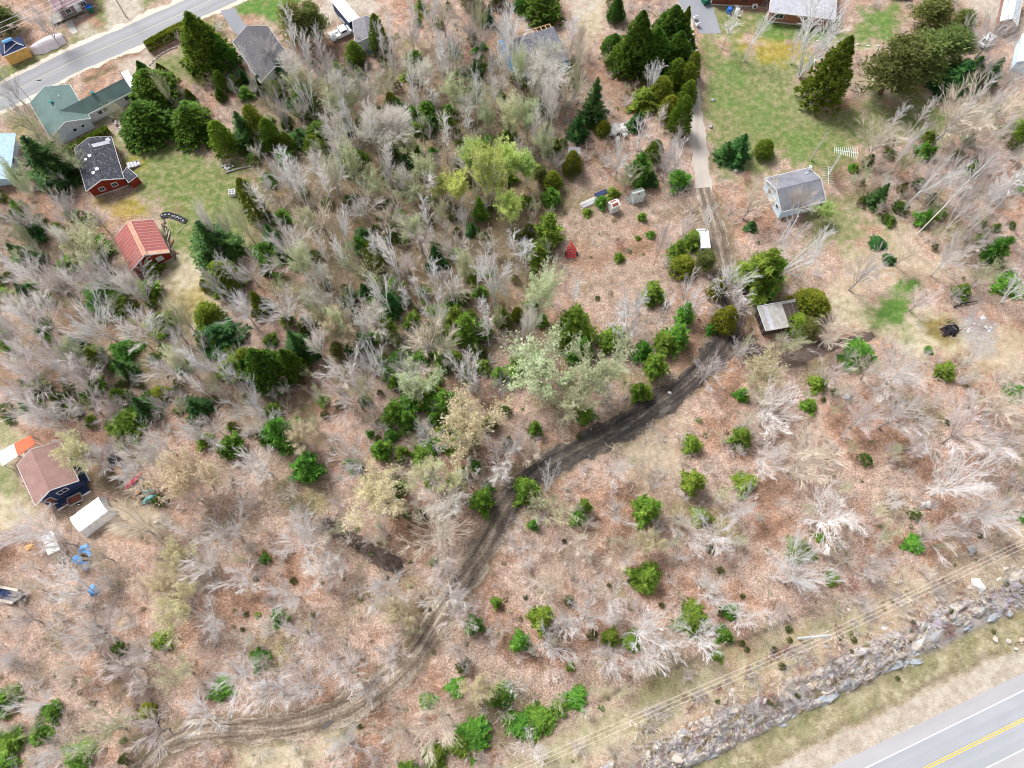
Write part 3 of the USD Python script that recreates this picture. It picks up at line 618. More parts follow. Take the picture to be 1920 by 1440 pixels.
# rain puddles in the ruts
look("puddle_water", {"p": ("principled_bsdf", {"base_color": (0.10, 0.085, 0.075), "roughness": 0.08, "specular_ior_level": 0.6})}, [], "p.BSDF")
for k, (a, b, w, h) in enumerate([(1248, 768, 1.2, .4), (1172, 803, .8, .25), (1235, 756, .6, .2), (614, 1358, 1.0, .35)]):
    c = G(a, b, 0.088)
    th = np.linspace(0, 2 * np.pi, 20, endpoint=False)
    rr = 0.7 + 0.6 * meshkit.noise(np.stack([np.cos(th) * 1.6 + k * 9, np.sin(th) * 1.6, th * 0], 1))
    pts = np.stack([w * rr * np.cos(th), h * rr * np.sin(th)], 1) @ np.array([[math.cos(0.55), math.sin(0.55)], [-math.sin(0.55), math.cos(0.55)]])
    pv = np.vstack([[c], np.column_stack([pts + c[:2], np.full(20, c[2])])])
    i = np.arange(1, 21)
    q = part("puddle", (pv, np.stack([np.zeros(20, int), i, np.r_[i[1:], 1]], 1)), "puddle_water")
    tag(stage.GetPrimAtPath(q), ["longest puddle in the black bend of the dirt track", "puddle on the dirt track left of the longest one", "smallest puddle just above the longest one on the track", "puddle on the pale lower stretch of the dirt track"][k], "puddle", kind="structure")

# ------------------------------------------------------------------ trees: materials
def bark(name, color, marks=None, var=0.25):
    look(name, {
        "tc": ("texture_coordinate", {}), "oi": ("object_info", {}),
        "n": ("noise_texture", {"scale": 2.0, "detail": 4.0}), "mk": ("mapping", {"scale": (2.5, 2.5, 9.0)}), "n2": ("noise_texture", {"scale": 1.0, "detail": 3.0}),
        "r": ("rgb_ramp", {"ramp": [(0.3, sc(color, 1 - var)), (0.6, color), (0.8, sc(color, 1 + var * .5))]}),
        "mr": ("map_range", {"from_min": 0.60, "from_max": 0.68, "to_min": 0.0, "to_max": 0.85 if marks else 0.25}),
        "mx": ("mix_color", {"b": marks or sc(color, 0.5)}),
        "rv": ("map_range", {"from_min": 0.0, "from_max": 1.0, "to_min": 0.78, "to_max": 1.18}), "cc": ("combine_color", {}), "ml": ("mix_color", {"blend_type": "multiply", "fac": 1.0, "use_clamp": False}),
        "p": ("principled_bsdf", {"roughness": 0.85, "specular_ior_level": 0.15}),
    }, [("tc.object", "n.vector"), ("tc.object", "mk.vector"), ("mk.vector", "n2.vector"), ("n.fac", "r.fac"), ("n2.fac", "mr.value"), ("mr.result", "mx.fac"), ("r.color", "mx.a"),
        ("oi.random", "rv.value"), ("rv.result", "cc.r"), ("rv.result", "cc.g"), ("rv.result", "cc.b"), ("mx.result", "ml.a"), ("cc.color", "ml.b"), ("ml.result", "p.base_color")], "p.BSDF")


def leaf(name, dark, mid, light, trans=0.35, hue=0.035):
    LEAVES.add(name)
    look(name, {
        "g": ("attribute", {"attribute": "tone"}), "oi": ("object_info", {}),
        "r": ("rgb_ramp", {"ramp": [(0.0, dark), (0.5, mid), (1.0, light)]}),
        "h": ("map_range", {"from_min": 0, "from_max": 1, "to_min": 0.5 - hue, "to_max": 0.5 + hue}), "v": ("map_range", {"from_min": 0, "from_max": 1, "to_min": 0.78, "to_max": 1.2}),
        "ad": ("math", {"math_type": "multiply_add", "value2": 7.31, "value3": 0.2}), "fr": ("math", {"math_type": "fraction"}),
        "hs": ("hsv", {}),
        "p": ("principled_bsdf", {"roughness": 0.7, "specular_ior_level": 0.2}), "t": ("translucent_bsdf", {}), "m": ("mix_closure", {"fac": trans}),
    }, [("g.fac", "r.fac"), ("oi.random", "h.value"), ("oi.random", "ad.value1"), ("ad.value", "fr.value1"), ("fr.value", "v.value"), ("r.color", "hs.color"), ("h.result", "hs.hue"), ("v.result", "hs.value"),
        ("hs.color", "p.base_color"), ("hs.color", "t.color"), ("p.BSDF", "m.closure1"), ("t.BSDF", "m.closure2")], "m.closure")


bark("bark_white", (0.72, 0.70, 0.68), marks=(0.10, 0.09, 0.085))
bark("twig_white", (0.70, 0.675, 0.665)); bark("twig_pink", (0.62, 0.545, 0.525)); bark("twig_pale", (0.71, 0.665, 0.64)); bark("twig_tan", (0.66, 0.575, 0.47)); bark("twig_grey", (0.50, 0.46, 0.44)); bark("twig_olive", (0.42, 0.40, 0.25)); bark("twig_green", (0.58, 0.58, 0.44)); bark("twig_red", (0.36, 0.19, 0.16))
bark("trunk_grey", (0.36, 0.34, 0.32)); bark("trunk_brown", (0.14, 0.10, 0.075)); bark("trunk_pale", (0.52, 0.49, 0.45))
leaf("spruce_needles", (0.016, 0.058, 0.016), (0.05, 0.14, 0.034), (0.125, 0.25, 0.06), hue=0.02)
leaf("cedar_leaves", (0.06, 0.10, 0.010), (0.17, 0.235, 0.02), (0.32, 0.37, 0.045))
leaf("dark_cedar_leaves", (0.03, 0.075, 0.010), (0.10, 0.185, 0.02), (0.22, 0.31, 0.04))
leaf("hemlock_needles", (0.03, 0.09, 0.010), (0.13, 0.25, 0.028), (0.31, 0.44, 0.07))
leaf("pine_needles", (0.045, 0.07, 0.016), (0.13, 0.16, 0.04), (0.26, 0.28, 0.09))
leaf("lime_buds", (0.36, 0.46, 0.10), (0.52, 0.62, 0.17), (0.66, 0.72, 0.32), trans=0.4); leaf("pale_buds", (0.36, 0.405, 0.22), (0.49, 0.525, 0.31), (0.62, 0.63, 0.43), trans=0.4)
leaf("cream_buds", (0.42, 0.37, 0.20), (0.56, 0.50, 0.30), (0.66, 0.60, 0.40), trans=0.4); leaf("grey_buds", (0.40, 0.38, 0.30), (0.52, 0.50, 0.40), (0.62, 0.58, 0.50), trans=0.4); leaf("red_buds", (0.30, 0.10, 0.09), (0.42, 0.17, 0.15), (0.5, 0.28, 0.24), trans=.3)


# ------------------------------------------------------------------ trees: shapes, about life size
def unit(a):
    return a / np.maximum(np.linalg.norm(a, axis=-1, keepdims=True), 1e-9)


def branch_out(rng, p, d, L, r, n_kids, u_range, ang, len_f, r_f, up=0.15, nseg=2, wob=0.12):
    """For arrays of parent branches (p, d, L, r): returns their segments and the children that leave them."""
    segs = []
    q, dd, seg_pts = p.copy(), d.copy(), [p.copy()]
    for k in range(nseg):
        dd = unit(dd + rng.normal(size=dd.shape) * wob + [0, 0, up * 0.5])
        e = q + dd * (L / nseg)[:, None]
        segs.append((q, e, r * (1 - 0.55 * k / nseg), r * (1 - 0.55 * (k + 1) / nseg)))
        q = e; seg_pts.append(e)
    pts = np.stack(seg_pts, 1)
    kp, kd, kl, kr = [], [], [], []
    for j in range(n_kids):
        u = u_range[0] + (u_range[1] - u_range[0]) * (j + rng.uniform(0.1, 0.9, len(p))) / n_kids
        x = np.clip(u * nseg, 0, nseg - 1e-3); i = x.astype(int); fr = (x - i)[:, None]
        a, b = pts[np.arange(len(p)), i], pts[np.arange(len(p)), i + 1]
        base = unit(b - a)
        side = unit(np.cross(base, rng.normal(size=base.shape)))
        t = np.radians(ang) * rng.uniform(0.7, 1.25, (len(p), 1))
        kp.append(a + (b - a) * fr); kd.append(unit(base * np.cos(t) + side * np.sin(t) + [0, 0, up])); kl.append(L * len_f * rng.uniform(0.6, 1.2, len(p)) * (1.15 - 0.5 * u)); kr.append(r * r_f * (1 - 0.4 * u))
    return segs, (np.vstack(kp), np.vstack(kd), np.concatenate(kl), np.concatenate(kr))


def tubes(segs, k):
    return frusta(np.vstack([s[0] for s in segs]), np.vstack([s[1] for s in segs]), np.concatenate([s[2] for s in segs]), np.concatenate([s[3] for s in segs]), k)


def norm_tree(parts, R, H, pts):
    rr = np.percentile(np.linalg.norm(pts[:, :2], axis=1), 96)
    hh = np.percentile(pts[:, 2], 99.5)
    return [(v * [R / rr, R / rr, H / hh], f) for v, f in parts]


def leaf_bits(rng, at, n, size, spread):
    c = at[rng.integers(0, len(at), n)] + rng.normal(size=(n, 3)) * spread
    a, b = unit(rng.normal(size=(n, 3))), unit(rng.normal(size=(n, 3)))
    s = size * rng.uniform(0.6, 1.4, (n, 1))
    v = np.stack([c - a * s * 0.5 - b * s * 0.3, c + a * s * 0.5 - b * s * .3, c + b * s * 0.7], 1).reshape(-1, 3)
    return v, np.arange(3 * n).reshape(-1, 3)


def maple(seed, limbs=7, spread=(14, 52), trunk=2.2, dens=1.0, buds=0, bud=0.13, stems=1, R=4.0, H=9.0, twig_r=0.0105):
    rng = np.random.default_rng(seed)
    tp_, td, tl, tr_ = np.zeros((stems, 3)), unit(np.column_stack([rng.normal(size=(stems, 2)) * (0.08 if stems == 1 else 0.22), np.ones(stems)])), np.full(stems, trunk), np.full(stems, 0.16 if stems == 1 else 0.10)
    tp_[:, :2] = rng.normal(size=(stems, 2)) * (0.0 if stems == 1 else 0.25)
    segs0, _ = branch_out(rng, tp_, td, tl, tr_, 1, (.9, 1), 20, 1, 1, nseg=2, wob=0.05)
    ends, d0 = segs0[-1][1], unit(segs0[-1][1] - segs0[-1][0])
    n = limbs
    idx = rng.integers(0, stems, n) if stems > 1 else np.zeros(n, int)
    az = np.arange(n) * 2.39996 + rng.uniform(0, 0.6, n)
    inc = np.radians(np.linspace(spread[0], spread[1], n))[rng.permutation(n)]
    ld = unit(np.column_stack([np.sin(inc) * np.cos(az), np.sin(inc) * np.sin(az), np.cos(inc)]) + 0.25 * d0[idx])
    lp = segs0[-1][0][idx] + (ends - segs0[-1][0])[idx] * rng.uniform(0.35, 1.0, (n, 1))
    segs1, k1 = branch_out(rng, lp, ld, rng.uniform(3.6, 5.2, n), np.full(n, 0.042), int(8 * dens), (0.15, 1.0), 27, 0.55, 0.5, up=0.08, nseg=4, wob=0.07)
    segs2, k2 = branch_out(rng, *k1, int(6 * dens), (0.12, 1.0), 27, 0.55, 0.55, up=0.06, nseg=2, wob=.08)
    segs3, k3 = branch_out(rng, *k2, int(4 * dens), (0.1, 1.0), 26, 0.8, 0.7, up=0.05, nseg=1, wob=.06)
    p, d, L, r = k3
    L = np.maximum(L, 0.45)
    tw = frusta(p, p + d * L[:, None], np.full(len(p), twig_r), 0, 3)
    s3 = tubes([(a, b, np.maximum(x, twig_r), np.maximum(y, twig_r * .8)) for a, b, x, y in segs3], 3)
    trunk_m = tubes(segs0 + [(a, b, x, y) for a, b, x, y in segs1], 5)
    br = tubes([(a, b, np.maximum(x, .014), np.maximum(y, .011)) for a, b, x, y in segs2], 3)
    out = [trunk_m, br, cat([s3, tw])]
    tips = p + d * L[:, None]
    if buds:
        out.append(leaf_bits(rng, np.vstack([tips, p]), buds, bud, 0.10))
    return norm_tree(out, R, H, tips)


def birch(seed, style, R=2.2, H=11.0, buds=0, twig_r=0.0125):
    rng = np.random.default_rng(seed)
    if style == "single":
        p, d, L, r = np.zeros((1, 3)), np.array([[0.03, 0.02, 1.0]]), np.array([10.0]), np.array([0.095])
        s0, k0 = branch_out(rng, p, d, L, r, 34, (0.38, 1.0), 46, 0.24, 0.42, up=0.16, nseg=8, wob=0.035)
        s1, k1 = branch_out(rng, *k0, 6, (0.2, 1.0), 38, 0.45, 0.6, up=0.12, nseg=2)
        s2, k2 = branch_out(rng, *k1, 4, (0.1, 1), 35, 0.6, 0.7, nseg=1)
        thick, mid = s0, s1
    elif style == "fork":
        p, d, L, r = np.zeros((1, 3)), np.array([[0.05, 0, 1.0]]), np.array([4.2]), np.array([0.16])
        s00, k00 = branch_out(rng, p, d, L, r, 4, (0.55, 1.0), 27, 1.75, 0.75, up=0.1, nseg=3, wob=0.06)
        s0, k0 = branch_out(rng, *k00, 7, (0.25, 1.0), 36, 0.42, 0.62, up=0.14, nseg=4, wob=0.08)
        s1, k1 = branch_out(rng, *k0, 6, (0.2, 1.0), 38, 0.45, 0.6, up=0.1, nseg=2)
        s2, k2 = branch_out(rng, *k1, 4, (0.1, 1), 36, 0.55, 0.7, nseg=1)
        thick, mid = s00 + s0, s1
    else:
        n = 4 if style == "multi" else 7
        az = np.arange(n) * 2 * np.pi / n + rng.uniform(0, 0.7, n); inc = np.radians(rng.uniform(5, 19 if style == "multi" else 24, n))
        d = np.column_stack([np.sin(inc) * np.cos(az), np.sin(inc) * np.sin(az), np.cos(inc)])
        s0, k0 = branch_out(rng, d * [0.3, 0.3, 0], d, rng.uniform(7.5, 10.5, n), np.full(n, 0.08), 13, (0.35, 1.0), 36, 0.27, 0.5, up=0.12, nseg=6, wob=0.05)
        s1, k1 = branch_out(rng, *k0, 6, (0.2, 1.0), 38, 0.45, 0.6, up=0.1, nseg=2)
        s2, k2 = branch_out(rng, *k1, 4, (0.1, 1), 36, 0.55, 0.7, nseg=1)
        thick, mid = s0, s1
    p, d, L, r = k2
    L = np.maximum(L, 0.25)
    trunk_m = tubes(thick, 6)
    br = tubes([(a, b, np.maximum(x, .018), np.maximum(y, .014)) for a, b, x, y in mid], 4)
    tw = cat([tubes([(a, b, np.maximum(x, twig_r), np.maximum(y, twig_r)) for a, b, x, y in s2], 3), frusta(p, p + d * L[:, None], np.full(len(p), twig_r), 0, 3)])
    out = [trunk_m, br, tw]
    if buds:
        out.append(leaf_bits(rng, p + d * L[:, None], buds, 0.17, 0.14))
    return norm_tree(out, R, H, p + d * L[:, None])


def sprays(p, d, L, w, n_up=None):
    """Flat needle sprays: lens-shaped, two triangles each, slightly bent."""
    side = unit(np.cross(d, n_up if n_up is not None else np.array([0, 0, 1.0]))) * (w / 2)[:, None]
    mid = p + d * (L * 0.45)[:, None] + [0, 0, 0.02]
    v = np.stack([p, mid - side, p + d * L[:, None], mid + side], 1).reshape(-1, 3)
    i = np.arange(len(p))[:, None] * 4
    return v, np.vstack([i + [0, 1, 2], i + [0, 2, 3]])


def conifer(seed, R, H, nb=230, power=0.85, droop=0.22, tip_up=0.10, wid=0.22, fill=1.0, low=0.03, round_top=0.0):
    """Boughs in whorls, each with side sprays; R and H in metres."""
    rng = np.random.default_rng(seed)
    t = low + (1 - low) * np.sort(rng.uniform(0, 1, nb)) ** 1.25
    az = np.arange(nb) * 2.39996 + rng.normal(size=nb) * 0.3
    lobes = 1 + 0.16 * np.sin(3 * az + rng.uniform(0, 6)) + 0.1 * np.sin(5 * az + t * 9)
    prof = (1 - t) ** power * (1 - round_top) + round_top * np.sqrt(np.clip(1 - t * t, 0, 1))
    L = R * prof * lobes * rng.uniform(0.5, 1.18, nb) + 0.12
    z = H * t
    h = np.column_stack([np.cos(az), np.sin(az), np.zeros(nb)])
    base = np.column_stack([np.zeros(nb), np.zeros(nb), z])
    segs, cards = [], []
    us = np.linspace(0.16, 1.0, 6)
    upn = rng.normal(size=(nb, 3)) * 0.2 + [0, 0, 1]

    def at(u):
        return base + h * (L * u)[:, None] + np.column_stack([np.zeros(nb), np.zeros(nb), -droop * L * u + (droop + tip_up) * 0.6 * L * u * u])

    cards.append(sprays(at(0.3), unit(at(1.0) - at(0.3)), L * 0.72, L * wid * 1.0 + 0.05))
    for u in us:
        pos = at(u)
        for sgn in (-1, 1):
            for rep in range(1 if fill < 1.3 else 2):
                a = np.radians(rng.uniform(32, 68, nb)) * sgn
                ca, sa = np.cos(a), np.sin(a)
                d = np.column_stack([h[:, 0] * ca - h[:, 1] * sa, h[:, 0] * sa + h[:, 1] * ca, rng.normal(size=nb) * 0.22 + 0.08 - 0.15 * u])
                l = (L * 0.44 * (1.15 - 0.62 * u) + 0.07) * rng.uniform(0.7, 1.25, nb)
                cards.append(sprays(pos, unit(d), l, l * 0.42 + 0.03, upn))
        d = unit(h * 0.5 + rng.normal(size=(nb, 3)) * 0.3 + [0, 0, 0.7])
        cards.append(sprays(pos, d, (L * 0.13 + 0.10) * rng.uniform(0.7, 1.3, nb), L * 0.06 + 0.06, unit(rng.normal(size=(nb, 3)))))
    bough = frusta(base, at(0.8), np.maximum(0.02 * L, .012), 0, 3)
    trunk = cat([frusta([[0, 0, 0], [0, 0, H * .5]], [[0, 0, H * .5], [0, 0, H * .97]], [R * .055 + .05, R * .035 + .03], [R * .035 + .03, 0.01], 6), bough])
    top = frusta([[0, 0, H * 0.9]], [[0, 0, H]], [0.05], 0, 5)
    return trunk, cat(cards + [top])


def cedar(seed, R, H, n=900, shape=(0.62, 0.16), per=9, size=0.55, lump=0.22, up=0.55):
    """Dense upright foliage: tufts of narrow scale sprays over an uneven teardrop."""
    rng = np.random.default_rng(seed)
    t = rng.uniform(0.0, 1, n) ** 0.85
    az = rng.uniform(0, 2 * np.pi, n)
    f = (1 - t) ** shape[0] * (t + 0.10) ** shape[1] * 1.18
    q = np.column_stack([np.cos(az) * 1.6, np.sin(az) * 1.6, t * H * 0.55])
    r = R * f * (1 - lump + 2 * lump * meshkit.noise(q + seed * 3.1, seed)) * rng.uniform(0.0, 1.0, n) ** 0.42
    c = np.column_stack([np.cos(az) * r, np.sin(az) * r, H * (0.04 + 0.93 * t)])
    out = np.column_stack([np.cos(az), np.sin(az), np.full(n, up)])
    cc, oo = np.repeat(c, per, 0), np.repeat(unit(out), per, 0)
    d = unit(oo + rng.normal(size=cc.shape) * 0.62)
    l = size * rng.uniform(0.5, 1.25, len(cc)) * np.repeat(0.55 + 0.45 * (1 - t), per)
    return frusta([[0, 0, 0]], [[0, 0, H * 0.9]], [R * 0.07 + 0.04], [0.02], 6), sprays(cc - d * l[:, None] * 0.3, d, l, l * 0.36, unit(rng.normal(size=cc.shape)))


def pine(seed, R, H, n=90):
    rng = np.random.default_rng(seed)
    segs, cs = [], []
    for k in range(n):
        t = 0.18 + 0.8 * rng.random() ** 0.8
        az = rng.uniform(0, 6.283)
        r = R * (1.12 - t) ** 0.6 * rng.uniform(0.45, 1.0)
        e = np.array([math.cos(az) * r, math.sin(az) * r, H * t + r * 0.12])
        segs.append(([0, 0, H * t - r * 0.1], e)); cs.append(e)
        cs.append(e * [0.65, 0.65, 1] + [0, 0, .1])
    cs = np.array(cs)
    per = 46
    cc = np.repeat(cs, per, 0) + rng.normal(size=(len(cs) * per, 3)) * [0.42, 0.42, 0.2]
    d = unit(rng.normal(size=cc.shape) + [0, 0, 0.7])
    l = rng.uniform(0.3, 0.7, len(cc))
    tr = cat([frusta([[0, 0, 0]], [[0, 0, H * .97]], [R * .06 + .06], [.03], 6), frusta([s[0] for s in segs], [s[1] for s in segs], np.full(n, 0.05), 0.012, 4)])
    return tr, sprays(cc, d, l, l * 0.3, unit(rng.normal(size=cc.shape)))


# prototypes: path, canonical radius and height
PROTO = {}
stage.CreateClassPrim("/World/_tree_kinds")


def proto(kind, parts_, R, H):
    """parts_: [(part name, mesh, material)]"""
    path = f"/World/_tree_kinds/{numbered('/World/_tree_kinds', kind)}"
    UsdGeom.Xform.Define(stage, path)
    for nm, m, mat in parts_:
        q = usdkit.mesh(stage, f"{path}/{nm}", m, LOOKS[mat], smooth=False)
        if mat in LEAVES:
            add_tone(q, m[0], 3 if nm == "buds" else 4)
    PROTO.setdefault(kind, []).append((path, R, H))


def bare_proto(kind, m, trunk, twig, bud=None, R=4.0, H=9.0):
    proto(kind, [("trunk", m[0], trunk), ("crown", cat([m[1], m[2]]), twig)] + ([("buds", m[3], bud)] if bud else []), R, H)


for s in range(3):
    bare_proto("pink", maple(10 + s, limbs=7 + s), "trunk_grey", "twig_pink")
    bare_proto("pale", maple(20 + s, limbs=8 - s, dens=1.15), "trunk_pale", "twig_pale")
for s in range(2):
    bare_proto("white", maple(30 + s, limbs=9, spread=(15, 62), dens=1.0), "twig_white", "twig_white")
    bare_proto("tan", maple(40 + s, limbs=8, spread=(10, 46), dens=1.15), "trunk_grey", "twig_tan")
    bare_proto("grey", maple(50 + s, limbs=7, spread=(10, 46)), "trunk_grey", "twig_grey")
    bare_proto("olive", maple(60 + s, limbs=7, dens=1.0, buds=900, bud=.12), "trunk_grey", "twig_olive", "pale_buds")
    bare_proto("lime", maple(70 + s, limbs=8, spread=(8, 38), trunk=2.6, buds=7000, bud=0.20), "trunk_pale", "twig_green", "lime_buds")
    bare_proto("palebud", maple(80 + s, limbs=8, spread=(10, 50), buds=6000, bud=0.17), "trunk_pale", "twig_green", "pale_buds")
    bare_proto("cream", maple(90 + s, limbs=9, spread=(10, 56), dens=1.15, buds=6500, bud=0.15), "trunk_pale", "twig_tan", "cream_buds")
    bare_proto("greybud", maple(95 + s, limbs=8, spread=(8, 42), trunk=3.4, dens=1.1, buds=2000, bud=0.13), "trunk_pale", "twig_pale", "grey_buds")
bare_proto("red", maple(100, limbs=8, spread=(15, 60), trunk=0.7, stems=3, buds=900, R=2.0, H=3.0), "twig_red", "twig_red", "red_buds", R=2.0, H=3.0)
bare_proto("bush", maple(103, limbs=10, spread=(12, 60), trunk=0.6, stems=4, R=2.0, H=3.4), "trunk_grey", "twig_grey", R=2.0, H=3.4)
bare_proto("bush", maple(104, limbs=11, spread=(12, 62), trunk=0.6, stems=5, R=2.0, H=3.2), "trunk_grey", "twig_pink", R=2.0, H=3.2)
bare_proto("bush", maple(105, limbs=11, spread=(12, 62), trunk=0.6, stems=5, R=2.0, H=3.2), "trunk_grey", "twig_tan", R=2.0, H=3.2)
for s in range(3):
    m = birch(200 + s, "single"); bare_proto("birch", m, "bark_white", "twig_white", R=2.2, H=11.0)
    m = birch(210 + s, "fork", R=3.2, H=11.0); bare_proto("fork", m, "bark_white", "twig_white", R=3.2, H=11.0)
    m = birch(220 + s, "multi", R=3.4, H=11.0); bare_proto("multi", m, "bark_white", "twig_white", R=3.4, H=11.0)
m = birch(230, "fan", R=5.0, H=13.0); bare_proto("fan", m, "bark_white", "twig_white", R=5.0, H=13.0)
m = birch(231, "single", R=1.6); bare_proto("greypole", m, "trunk_pale", "twig_pale", R=1.6, H=11.0)
for s in range(3):
    tr_, fo = conifer(300 + s, 2.4, 9.0, nb=210); proto("S", [("trunk", tr_, "trunk_brown"), ("crown", fo, "spruce_needles")], 2.4, 9.0)
    tr_, fo = conifer(320 + s, 2.8, 5.0, nb=150, power=0.7, droop=0.10, tip_up=0.16, wid=0.3, low=0.05, round_top=0.35); proto("E", [("trunk", tr_, "trunk_brown"), ("crown", fo, "hemlock_needles")], 2.8, 5.0)
    tr_, fo = cedar(340 + s, 2.2, 8.0); proto("C", [("trunk", tr_, "trunk_brown"), ("crown", fo, "cedar_leaves")], 2.2, 8.0)
    tr_, fo = cedar(350 + s, 3.0, 9.0, n=1300, lump=0.30, size=0.7, shape=(0.85, 0.14)); proto("D", [("trunk", tr_, "trunk_brown"), ("crown", fo, "dark_cedar_leaves")], 3.0, 9.0)
for s in range(2):
    tr_, fo = pine(360 + s, 4.0, 10.0); proto("P", [("trunk", tr_, "trunk_brown"), ("crown", fo, "pine_needles")], 4.0, 10.0)
tr_, fo = cedar(370, 0.8, 0.9, n=120, shape=(0.5, 0.2), size=0.3, per=8); proto("shrublet", [("stem", tr_, "trunk_brown"), ("foliage", fo, "pine_needles")], 0.8, 0.9)

